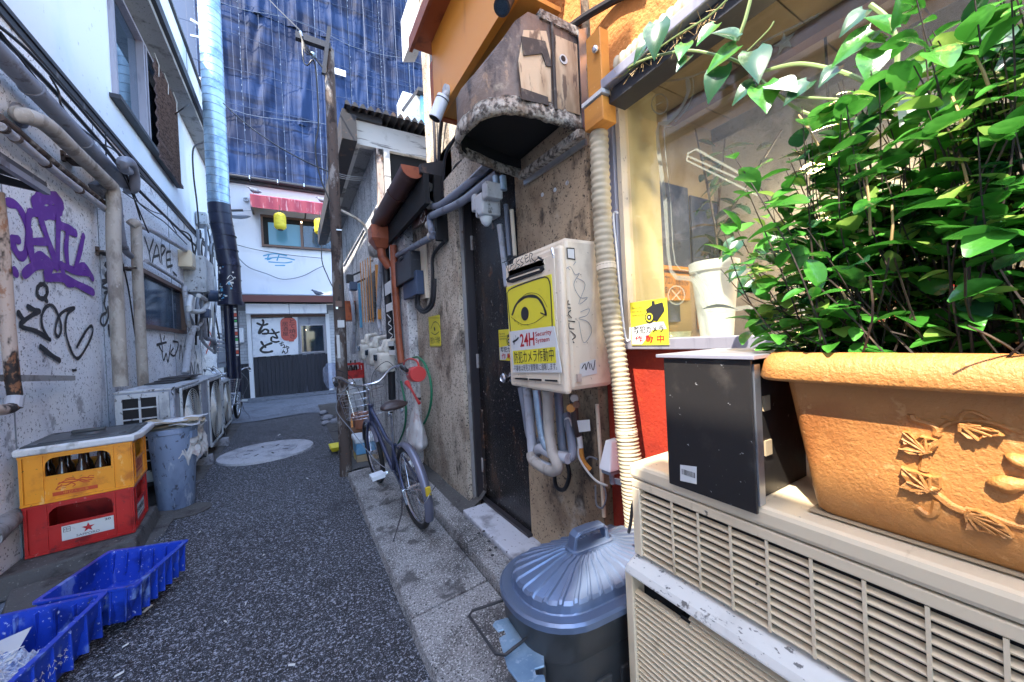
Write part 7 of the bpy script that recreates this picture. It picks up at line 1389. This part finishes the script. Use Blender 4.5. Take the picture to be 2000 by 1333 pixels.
f = lambda x, y, z: mB@Vector((x*wB, y*dB, z))
MB().add([f(.10, .55, .10), f(.62, .60, .14), f(.45, .90, .15), (f(.08, .86, .12))], [(0, 1, 2, 3)]).add([f(.10, .55, .095), f(.62, .60, .135), f(.66, .48, .10), f(.12, .45, .09)], [(0, 1, 2, 3)]).build('sheet', 'paper_white', pw_, fix=False)
wr = root('plastic_wrapping', mB@Vector((wB*.5, dB*.3, .05)), 'crumpled clear plastic wrapping filling the front blue tray', 'wrapping')
def crum(u, v): x, y = .06+u*.88, .05+v*.62; n_ = noise.noise(Vector((x*14, y*5, 1)))*.5+noise.noise(Vector((x*38+y*9, y*11, 5)))*.5+.3*abs(noise.noise(Vector((x*60+y*30, y*9, 2)))); return f(x, y, .10+.035*math.sin(u*3.1)+.035*n_)
MB().grid(crum, 60, 60).build('crumpled_sheet', 'plastic_wrap', wr, fix=False)
sb_ = MB(); rp2 = random.Random(4)
for k in range(60):
    u, v = rp2.random(), rp2.random(); a = crum(u, v); c = crum(min(1, max(0, u+rp2.uniform(-.25, .25))), min(1, v+.12)); sb_.tube([a+_z*.008, (a+c)/2+_z*(.015+.01*rp2.random()), c+_z*.008], .0018, 3)
sb_.build('creases', 'foam_white', wr, kind='stuff')
# drum-like pipe and board left of the crates
MB().tube(cr([P(-30, 1060, 'x', -1.40), P(40, 1000, 'x', -1.55), Vector((-1.62, 4.2, .25))], 4), .055, 16).build('waste_pipe', 'grey_render', smooth=True, label='fat grey pipe end poking out left of the crates', category='pipe')
MB().hexa([(-1.85, 2.6, .44), (-1.45, 2.6, .44), (-1.40, 3.36, .44), (-1.85, 3.36, .44)], [(-1.85, 2.6, .46), (-1.45, 2.6, .46), (-1.40, 3.36, .46), (-1.85, 3.36, .46)]).build('board', 'brown_wood', label='weathered board behind the left side of the crates', category='board') if 0 else None

# ================================================================ BIN
bn = root('rubbish_bin', (-.93, 4.20, .0), 'faded blue round rubbish bin with torn bags and cardboard over its top', 'bin'); bc_ = Vector((-.93, 4.20, 0))
MB().lathe([(.115, .0), (.12, .01), (.148, .50), (.152, .51), (.156, .64), (.166, .645), (.168, .69), (.160, .69), (.154, .66), (.115, .02)], bc_, 32, cap=False).build('bin_body', 'bin_blue', bn, smooth=True)
for a in (-.5, 2.6): e = Vector((math.cos(a), math.sin(a), 0)); MB().obox(bc_+e*.170+_z*.62, e*.012, e.cross(_z)*.03, _z*.03).build('lug', 'bin_blue', bn, bevel=.004)
cb_ = root('cardboard_sheet', bc_+_z*.69, 'damp folded cardboard lying across the blue bin', 'cardboard'); 
for k in range(5):
    z = .695+k*.012; a = .15*math.sin(k*2.1); MB().grid(lambda u, v, z=z, a=a, k=k: (bc_.x-.20+u*.40+.02*math.sin(v*3+k), bc_.y-.16+v*.30+a*(u-.5), z+.016*noise.noise(Vector((u*4, v*3, k*3)))+.01*(k % 2)), 16, 8).build('sheet', 'cardboard' if k % 2 else 'foam_white', cb_, fix=False, smooth=True)
tb_ = root('torn_bag', bc_+Vector((.14, 0, .4)), 'torn white plastic bag hanging over the right side of the blue bin', 'bag')
def bagf(u, v):
    a = -1.4+u*2.0; r_ = .16+.035*v+.03*noise.noise(Vector((u*7, v*6, 2)))+.012*noise.noise(Vector((u*20, v*18, 8))); ln = .30*(1+.35*noise.noise(Vector((u*9, 3, 3)))); return bc_+Vector((r_*math.cos(a)+.02, r_*math.sin(a)*.9+.04, .73-v*ln+.02*noise.noise(Vector((u*12, v*4, 1)))))
MB().grid(bagf, 40, 24).build('bag_sheet', 'bag_white', tb_, fix=False, smooth=True, ang=0)
MB().lathe([(.15, 0), (.15, .008), (.001, .009)], (-.82, 4.02, .004), 20, cap=False).build('drain_cover', 'dark_concrete', label='small round drain cover at the foot of the blue bin', category='drain cover')

# ================================================================ CONDENSERS ON THE LEFT
def condenser(y0, y1, z0, z1, xf, label, end=False, m='unit_grey', fans=1):
    t = root('air_conditioner', ((xf-1.24)/2, (y0+y1)/2, z0-.06), label, 'air conditioner', 'outdoor units along the left wall'); o = t
    MB().box(-1.335, xf-.001, y0, y1, z0, z1-.018).build('housing', m, t, bevel=.008); MB().box(-1.34, xf+.008, y0-.008, y1+.004, z1-.0175, z1).build('top_plate', 'unit_white', t, bevel=.004)
    w = (y1-y0); cy = y0+w*.58; cz = (z0+z1)/2-.02; r = min(w*.40, (z1-z0)*.43)
    hb = [(xf+.002, cy+s_*r*1.12, cz+q_*r*1.08) for s_, q_ in ((-1, -1), (1, -1), (1, 1), (-1, 1))]
    MB().add(hb, [(0, 1, 2, 3)]).build('fan_recess', 'inside_black', t, fix=False)
    b = MB()
    for s_, q_ in ((0, 1), (0, -1), (1, 0), (-1, 0)): b.box(xf+.001, xf+.022, cy+(s_*r*1.15 if s_ else -r*1.18)-(.012 if s_ else 0), cy+(s_*r*1.15 if s_ else r*1.18)+(.012 if s_ else 0), cz+(q_*r*1.12 if q_ else -r*1.12)-(.012 if q_ else 0), cz+(q_*r*1.12 if q_ else r*1.12)+(.012 if q_ else 0))
    b.build('grille_frame', 'unit_white', t, bevel=.003)
    b = MB(); k = 0
    for i in range(3, 17):
        rr_ = r*i/15.5; b.tube([(xf+.018+.006*(1-i/16), cy+rr_*math.cos(a*math.pi/18), cz+rr_*math.sin(a*math.pi/18)) for a in range(36)], .0026, 3, closed=True)
    b.build('grille_rings', 'wire_grille', t, kind='stuff')
    b = MB()
    for a in range(12):
        q0_ = a*math.pi/6; b.tube([(xf+.02, cy+rr_*math.cos(q0_+.9*(rr_/r)), cz+rr_*math.sin(q0_+.9*(rr_/r))) for rr_ in [r*(.12+.88*j/6) for j in range(7)]], .0026, 4)
    b.build('grille_spokes', 'wire_grille', t); MB().lathe([(r*.13, 0), (r*.13, .008), (.001, .010)], (xf+.018, cy, cz), 16, ax=(1, 0, 0), cap=False).build('grille_hub', 'unit_white', t)
    for a in range(3):
        q0_ = a*2.094+.4; MB().grid(lambda u, v, q0_=q0_: (xf+.004+.006*v, cy+(.05+u*(r-.07))*math.cos(q0_+v*.9), cz+(.05+u*(r-.07))*math.sin(q0_+v*.9)), 5, 6).build('fan_blade', 'unit_grey', t, fix=False)
    for yy in (y0+.06, y1-.14): MB().box(-1.3, xf+.02, yy, yy+.07, z0-.05, z0-.002).build('foot', 'roof_dark', t)
    if end:
        b = MB(); x0, x1 = -1.29, xf-.11; a0, a1 = z0+.10, z1-.06; b.box(x0, x1, y0-.014, y0-.009, a0, a1).build('end_recess', 'inside_black', t); b = MB(); 
        for k in range(8): z = a0+(a1-a0)*k/7; b.box(x0, x1, y0-.022, y0-.015, z-.006, z+.006)
        for x in (x0, (x0+x1)/2, x1): b.box(x-.007, x+.007, y0-.024, y0-.0145, a0, a1)
        b.build('end_louvre', 'unit_white', t); MB().box(xf-.03, xf-.004, y0-.016, y0-.002, z0+.05, z1-.03).build('corner_post', 'unit_grey', t); MB().box(-1.33, xf-.035, y0-.010, y0-.001, z0+.02, z1-.03).build('end_plate', 'unit_white', t)
    return t
yq = [P(x, y, 'x', -.95).y for x, y in ((388, 742), (432, 745), (447, 765))]; zt_ = P(388, 742, 'x', -.95).z
c1_ = condenser(4.40, yq[0]-.02, .20, zt_, -.95, 'nearest grey outdoor unit, its end louvre facing us behind the blue bin', True)
strokes(Pl('L', -.949), [[(338, 772), (334, 766), (336, 760), (341, 757)], [(343, 770), (345, 758), (349, 762), (345, 766), (350, 768)], [(353, 768), (351, 758), (356, 757)], [(358, 765), (360, 756), (364, 764), (366, 758)]], .016, .0012, 'graffiti', 'ink', c1_, smooth=3)
condenser(yq[0]+.02, yq[1], .16, zt_-.02, -.95, 'second grey outdoor unit, with a large round fan grille', False); condenser(yq[1]+.03, yq[2]+.15, .18, .88, -.97, 'third and lowest outdoor unit, next to the parked silver bicycle', False, 'unit_white')
for k in range(5):
    y = yq[0]-.35+k*.22; MB().box(-1.31+.02*(k % 2), -1.08, y, y+.40, zt_+.004+.012*(k % 3), zt_+.014+.012*(k % 3)).build('roof_slate', 'roof_dark', label='loose dark board on the left outdoor units, %s from the camera' % ['nearest', 'second', 'third', 'fourth', 'farthest'][k], category='board', group='loose boards on the outdoor units')
for i, (x, y, s) in enumerate(((398, 905, .10), (388, 898, .09), (432, 868, .10), (432, 850, .06), (348, 945, .09))):
    p = P(x, y+4, 'z', 0); MB().hexa([p+Vector((-s, -s*.8, 0)), p+Vector((s, -s*.7, 0)), p+Vector((s*.9, s*.8, 0)), p+Vector((-s, s*.9, 0))], [p+Vector((-s*.9, -s*.7, s*1.1)), p+Vector((s*.9, -s*.6, s*1.2)), p+Vector((s*.8, s*.7, s*1.1)), p+Vector((-s*.9, s*.7, s))]).build('foot_block', 'stone', bevel=.012,
        label=['whitish rubble block beside the manhole patch', 'rubble block behind the one at the manhole patch', 'pale concrete block under the second outdoor unit', 'small pale block near the silver bicycle front wheel', 'dark rubble block under the nearest outdoor unit by the bin'][i], category='block')

# ================================================================ BICYCLES
def bicycle(o_, yaw, lean, label, m_frame, m_fender, Rw, WB, basket, col2='chrome', fork_m='bike_blue', steer=0):
    t = root('bicycle', o_, label, 'bicycle', rot=(lean, 0, yaw))
    def B(b, nm, m, par=t, **k): return b.build(nm, m, par, org=_0, **k)
    def wheel(x):
        ty = B(MB().tube([(x+Rw*.93*math.cos(a*math.pi/24), 0, Rw+Rw*.93*math.sin(a*math.pi/24)) for a in range(48)], Rw*.072, 10, closed=True), 'wheel', 'rubber', smooth=True, ang=0)
        B(MB().tube([(x+Rw*.84*math.cos(a*math.pi/24), 0, Rw+Rw*.84*math.sin(a*math.pi/24)) for a in range(48)], Rw*.035, 6, closed=True), 'rim', 'chrome', ty, smooth=True)
        b = MB()
        for k in range(28):
            a = k*2*math.pi/28; s_ = .025 if k % 2 else -.025; b.tube([(x+.02*math.cos(a+1.2), s_, Rw+.02*math.sin(a+1.2)), (x+Rw*.83*math.cos(a), 0, Rw+Rw*.83*math.sin(a))], .0013, 4)
        B(b, 'spokes', 'chrome', ty); B(MB().tube([(x, -.045, Rw), (x, .045, Rw)], .018, 10), 'hub', 'chrome', ty); return ty
    wheel(0); wheel(WB)
    def fender(x, a0, a1, w_):
        b = MB(); rows = []
        for k in range(19):
            a = R(a0+(a1-a0)*k/18); rows.append([(x+(Rw*1.06+h)*math.cos(a), s_, Rw+(Rw*1.06+h)*math.sin(a)) for s_, h in ((-w_, -.012), (-w_*.7, .004), (0, .010), (w_*.7, .004), (w_, -.012))])
        B(b.loft(rows, False, False, closed=False), 'fender', m_fender, smooth=True, fix=False, ang=0)
    fender(0, 208, 62, .028); fender(WB, 150, 10, .026)
    bb_ = (WB*.42, 0, Rw*.98); sc__ = .80; seat = Vector((WB*.22, 0, .80)); head_t = Vector((WB-.165, 0, .70)); head_b = Vector((WB-.135, 0, .58)); stp = Vector((WB*.30, 0, .50))
    B(MB().tube(cr([bb_, (WB*.55, 0, .36), (WB*.72, 0, .50), tuple(head_b)], 5), .018, 12), 'down_tube', m_frame, smooth=True); B(MB().tube(cr([tuple(stp), (WB*.45, 0, .50), (WB*.65, 0, .60), tuple(head_t)], 5), .015, 12), 'top_tube', m_frame, smooth=True)
    B(MB().tube([bb_, tuple(stp)], .016, 12), 'seat_tube', m_frame, smooth=True); B(MB().tube([tuple(stp), tuple(seat-Vector((0, 0, .05)))], .012, 10), 'seat_post', 'chrome', smooth=True)
    B(MB().tube([tuple(head_b-Vector((-.008, 0, .03))), tuple(head_t+Vector((-.01, 0, .03)))], .022, 12), 'head_tube', m_frame, smooth=True)
    for s_ in (-1, 1):
        B(MB().tube([bb_, (.12, s_*.045, Rw), (0, s_*.058, Rw)], .009, 8), 'chain_stay', m_frame, smooth=True); B(MB().tube([tuple(stp+Vector((0, s_*.012, 0))), (0, s_*.058, Rw)], .008, 8), 'seat_stay', m_frame, smooth=True)
        B(MB().tube(cr([(WB-.13, s_*.025, .575), (WB-.09, s_*.042, .50), (WB-.03, s_*.05, Rw+.05), (WB, s_*.05, Rw)], 4), .010, 8), 'fork_blade', fork_m, smooth=True)
        B(MB().tube(cr([(0, s_*.062, Rw), (-Rw*.55, s_*.055, Rw*1.2), (-Rw*1.02, s_*.02, Rw*1.25)], 4), .0025, 5), 'fender_stay', 'chrome')
    b = MB(); sad = [(-.125, .075, .0, .012), (-.10, .095, .006, .03), (-.05, .085, .006, .036), (0, .055, .0, .032), (.06, .030, -.002, .028), (.11, .020, -.006, .022), (.135, .010, -.012, .012)]
    B(b.loft([[Vector((seat.x+x, w*math.cos(a*math.pi/6), seat.z+z+h*(math.sin(a*math.pi/6) if a <= 6 else .9*math.sin(a*math.pi/6)))) for a in range(12)] for x, w, z, h in sad]), 'saddle', 'saddle_brown', smooth=True, ang=0)
    for s_ in (-1, 1): B(MB().tube([(seat.x-.09+.006*math.cos(k), s_*.045+.012*math.sin(k), seat.z-.055+k*.0016) for k in [j*.7 for j in range(40)]], .0025, 4), 'saddle_spring', 'chrome')
    # handlebar
    hz = 1.0; st_ = head_t+Vector((-.04, 0, .16)); B(MB().tube([tuple(head_t), tuple(st_), tuple(st_+Vector((.03, 0, .01)))], .012, 10), 'stem', 'chrome', smooth=True)
    hb = [(st_.x-.22, -.27, hz-.02), (st_.x-.13, -.265, hz+.015), (st_.x-.02, -.20, hz-.0), (st_.x+.01, -.10, hz-.085), (st_.x+.02, 0, hz-.10), (st_.x+.01, .10, hz-.085), (st_.x-.02, .20, hz-.0), (st_.x-.13, .265, hz+.015), (st_.x-.22, .27, hz-.02)]
    B(MB().tube(cr(hb, 6), .011, 10), 'handlebar', 'chrome', smooth=True)
    for s_ in (-1, 1):
        B(MB().tube([(st_.x-.23, s_*.27, hz-.022), (st_.x-.12, s_*.262, hz+.012)], .0165, 12), 'grip', 'rubber', smooth=True); B(MB().tube(cr([(st_.x-.10, s_*.255, hz-.0), (st_.x-.15, s_*.27, hz-.05), (st_.x-.22, s_*.285, hz-.06)], 4), .006, 6), 'brake_lever', 'chrome', smooth=True)
        B(MB().tube(cr([(st_.x-.08, s_*.23, hz-.01), (st_.x+.10, s_*.20, hz+.06), (st_.x+.16, s_*.08, hz-.05), (st_.x+.06, s_*.03, hz-.30)], 7), .003, 5), 'brake_cable', 'cable', smooth=True)
    B(MB().tube(cr([(st_.x-.06, .15, hz-.05), (st_.x-.02, .27, hz-.22), (WB*.62, .21, .60), (WB*.45, .10, .36), (WB*.2, .05, .34)], 7), .003, 5), 'brake_cable', 'grey_cable', smooth=True)
    # cranks, pedals, stand, chain guard
    B(MB().lathe([(.085, -.004), (.085, .004)], (bb_[0], -.05, bb_[2]), 24, ax=(0, 1, 0)), 'chain_ring', 'chrome'); B(MB().hexa([(0, -.062, Rw-.035), (bb_[0], -.062, Rw-.06), (bb_[0], -.054, Rw-.06), (0, -.054, Rw-.035)], [(0, -.062, Rw+.04), (bb_[0]+.08, -.062, Rw+.075), (bb_[0]+.08, -.054, Rw+.075), (0, -.054, Rw+.04)]), 'chain_guard', m_fender)
    for s_, a in ((1, R(160)), (-1, R(-20))):
        e = Vector((bb_[0]+.15*math.cos(a), s_*.085, bb_[2]+.15*math.sin(a))); B(MB().tube([(bb_[0], s_*.07, bb_[2]), tuple(e)], .009, 8), 'crank', 'chrome')
        pd = B(MB().box(e.x-.045, e.x+.045, e.y+s_*.02 if s_ > 0 else e.y-.11, e.y+.11 if s_ > 0 else e.y-.02, e.z+.008, e.z+.014).box(e.x-.045, e.x-.038, e.y+s_*.02 if s_ > 0 else e.y-.11, e.y+.11 if s_ > 0 else e.y-.02, e.z-.014, e.z+.008).box(e.x+.038, e.x+.045, e.y+s_*.02 if s_ > 0 else e.y-.11, e.y+.11 if s_ > 0 else e.y-.02, e.z-.014, e.z+.008).box(e.x-.01, e.x+.01, e.y+s_*.0 if s_ > 0 else e.y-.11, e.y+.11 if s_ > 0 else e.y-.0, e.z-.01, e.z+.007), 'pedal', 'ice_white')
    B(MB().tube([(.02, .06, Rw), (-.02, .10, .14), (-.06, .19, .005)], [.007, .005, .0035], 8), 'kickstand', 'dark_frame', smooth=True); B(MB().hexa([(-.05, .06, Rw-.08), (.0, .06, Rw-.06), (.0, .075, Rw-.06), (-.05, .075, Rw-.08)], [(-.01, .06, Rw+.01), (.03, .06, Rw+.01), (.03, .075, Rw+.01), (-.01, .075, Rw+.01)]), 'stand_plate', 'chrome')
    B(MB().box(-Rw*1.13, -Rw*1.075, -.016, .016, Rw*1.14, Rw*1.34), 'reflector', 'bell_yellow', bevel=.004)
    B(MB().tube(cr([(-.06, 0, Rw), (-Rw*1.1, .05, Rw*1.0), (-Rw*1.25, 0, Rw*1.25), (-Rw*1.1, -.05, Rw*1.3)], 6), .003, 5), 'lock_cable', 'chrome')
    bx0 = WB-.06; H0, H1 = .60, .84
    bk = root('basket_tmp', (0, 0, 0), None, None); bpy.data.objects.remove(bk)
    b = MB(); nh = 9 if basket == 'mesh' else 5
    def rg_(z, e): return [(bx0+.13+(.11+e)*math.cos(a)*1.15, (.15+e)*math.sin(a)*1.1, z) for a in [k*math.pi/12 for k in range(24)]]
    for k in range(nh): b.tube(rg_(H0+(H1-H0)*k/(nh-1), .035*k/(nh-1)), .0016 if k < nh-1 else .004, 4, closed=True)
    for k in range(24 if basket == 'mesh' else 12): a = k*2*math.pi/(24 if basket == 'mesh' else 12); b.tube([(bx0+.13, 0, H0), (bx0+.13+.11*1.15*math.cos(a), .15*1.1*math.sin(a), H0), (bx0+.13+.145*1.15*math.cos(a), .185*1.1*math.sin(a), H1)], .0015, 4)
    bo = B(b, 'basket', 'chrome'); B(MB().lathe([(.03, 0), (.035, .05), (.02, .06)], (WB-.02, 0, .52), 14, ax=(1, 0, 0)), 'headlamp', 'chrome'); B(MB().lathe([(.025, 0), (.022, .015), (.001, .02)], (st_.x-.02, .12, hz-.06), 12), 'bell', 'chrome')
    return t
rcn = P(818, 1028, 'z', .075); fcn = P(731, 934, 'z', .06)
yw1 = math.atan2(fcn.y-rcn.y, fcn.x-rcn.x)
bicycle(rcn, yw1, R(-6), 'blue framed small wheel bicycle leaning by the pier with its rear wheel toward us', 'bike_blue', 'fender_grey', .275, 1.02, 'wire')
fl_ = P(447, 838, 'z', .01)
bicycle(fl_+Vector((0, 1.10, 0)), R(-92), R(-3), 'silver city bicycle with a wide mesh basket parked past the left outdoor units', 'chrome', 'chrome', .33, 1.10, 'mesh', fork_m='chrome')
bicycle(fl_+Vector((-.16, 1.75, 0)), R(-86), R(4), 'second silver bicycle half hidden behind the first by the duct foot', 'bare_metal', 'chrome', .33, 1.08, 'mesh', fork_m='chrome')

# ================================================================ GREEN HOSE, WATERING CAN, BAG
gh = root('garden_hose', P(812, 700, 'x', .98), 'loop of green garden hose hung on the pier behind the bicycle', 'hose')
MB().tube(cr([P(x, y, 'x', .97) for x, y in ((801, 703), (815, 698), (830, 712), (841, 745), (842, 785), (832, 820), (812, 846), (790, 858), (785, 850), (795, 825), (796, 790), (792, 750), (785, 745))], 6), .0105, 10).build('hose_loop', 'hose_green', gh, smooth=True)
MB().tube(cr([P(x, y, 'x', .93) for x, y in ((783, 745), (788, 770), (793, 800), (790, 835), (780, 862), (770, 880), (765, 884))], 6), .010, 10).build('hose_tail', 'hose_green', gh, smooth=True)
hk = P(803, 690, 'x', 1.02); MB().tube([hk+Vector((.0, 0, .03)), hk, hk+Vector((-.05, 0, 0)), hk+Vector((-.05, 0, .02))], .004, 6).build('hook', 'cable', label='black nail hook holding the green hose on the pier', category='hook')
wc = root('watering_can', P(805, 750, 'x', .90), 'red plastic watering can hanging on its side behind the bicycle saddle', 'watering can'); a = P(782, 733, 'x', .90); c = P(818, 731, 'x', .86)
MB().lathe([(.062, 0), (.066, .01), (.066, .165), (.060, .175), (.001, .176)], c-(c-a).normalized()*.02, 24, ax=(a-c)).build('can_body', 'can_red', wc, smooth=True); MB().lathe([(.064, -.004), (.060, -.006), (.001, -.0061)], c-(c-a).normalized()*.02, 24, ax=(a-c), cap=False).build('can_base', 'can_red', wc)
MB().tube([P(795, 748, 'x', .88), P(803, 760, 'x', .88), P(813, 778, 'x', .88), P(819, 788, 'x', .88)], [.026, .010, .010, .014], 12).build('spout', 'can_red', wc, smooth=True); MB().tube(cr([P(788, 716, 'x', .90), P(791, 706, 'x', .9), P(802, 701, 'x', .9), P(814, 706, 'x', .9), P(818, 716, 'x', .9)], 5), .008, 8).build('can_handle', 'can_red', wc, smooth=True)
bg_ = root('shopping_bag', P(815, 905, 'x', .9), 'white plastic bag hanging full behind the bicycle saddle', 'bag')
tp_ = P(812, 785, 'x', .92)
def bagr(u, v):
    a = u*2*math.pi; rad_ = (.012+.140*min(1, v*1.25)**.8)*(1-.0*v) if v < .8 else .152*(1-((v-.8)/.2)**2*.85); rad_ *= 1+.10*math.sin(a*5+v*5)+.16*noise.noise(Vector((math.cos(a)*2, math.sin(a)*2, v*5))); return tp_+Vector((-.02*v+rad_*.50*math.cos(a), -.04*v+rad_*1.15*math.sin(a), -.44*v))
MB().grid(bagr, 40, 26).build('bag_sheet', 'bag_white', bg_, fix=False, smooth=True, ang=0); MB().tube(cr([tp_, tp_+Vector((-.02, .03, .06)), tp_+Vector((0, .05, .10))], 4), .008, 6).build('bag_knot', 'bag_white', bg_)
MB().ball(tp_+Vector((.0, .10, -.30)), .075, 12, 8, sz=1.1).build('bag_content', 'paper_white', bg_)
hb_ = P(822, 779, 'x', 1.0); MB().tube([hb_, hb_+Vector((-.06, 0, 0))], .012, 8).build('peg', 'dark_frame', label='dark peg sticking out of the pier above the white bag', category='peg')

# ================================================================ LITTER
rl2 = random.Random(17); LBL = ['scrap of white litter lying on the asphalt by the kerb', 'scrap of pale litter on the asphalt']
for i, (x, y, s) in enumerate(((758, 1098, .010), (782, 1138, .009), (570, 1300, .012), (515, 1085, .006), (440, 1215, .007), (300, 1155, .010), (318, 1150, .014), (245, 1262, .010), (233, 1318, .014), (390, 1040, .008), (600, 935, .012), (545, 850, .02), (480, 1180, .006), (288, 1190, .02))):
    p = P(x, y, 'z', .012); a = rl2.random()*3; MB().obox(p+_z*.003, Vector((math.cos(a), math.sin(a), .2))*s, Vector((-math.sin(a), math.cos(a), 0))*s*.35, _z*.0018).build('litter', 'litter_white', label='small scrap of white litter lying on the alley asphalt', category='litter', group='scraps of litter on the asphalt')
for gk, (x, y) in enumerate(((935, 1042), (945, 1038), (955, 1058), (962, 1085), (957, 1075), (968, 1070))):
    p = P(x, y, 'z', .153); MB().lathe([(.010, 0), (.008, .003), (.001, .0035)], p, 9, cap=False).build('gum_spot', 'ink', label='flat black gum spot on the pale doorstep', category='gum', group='gum spots on the doorstep')
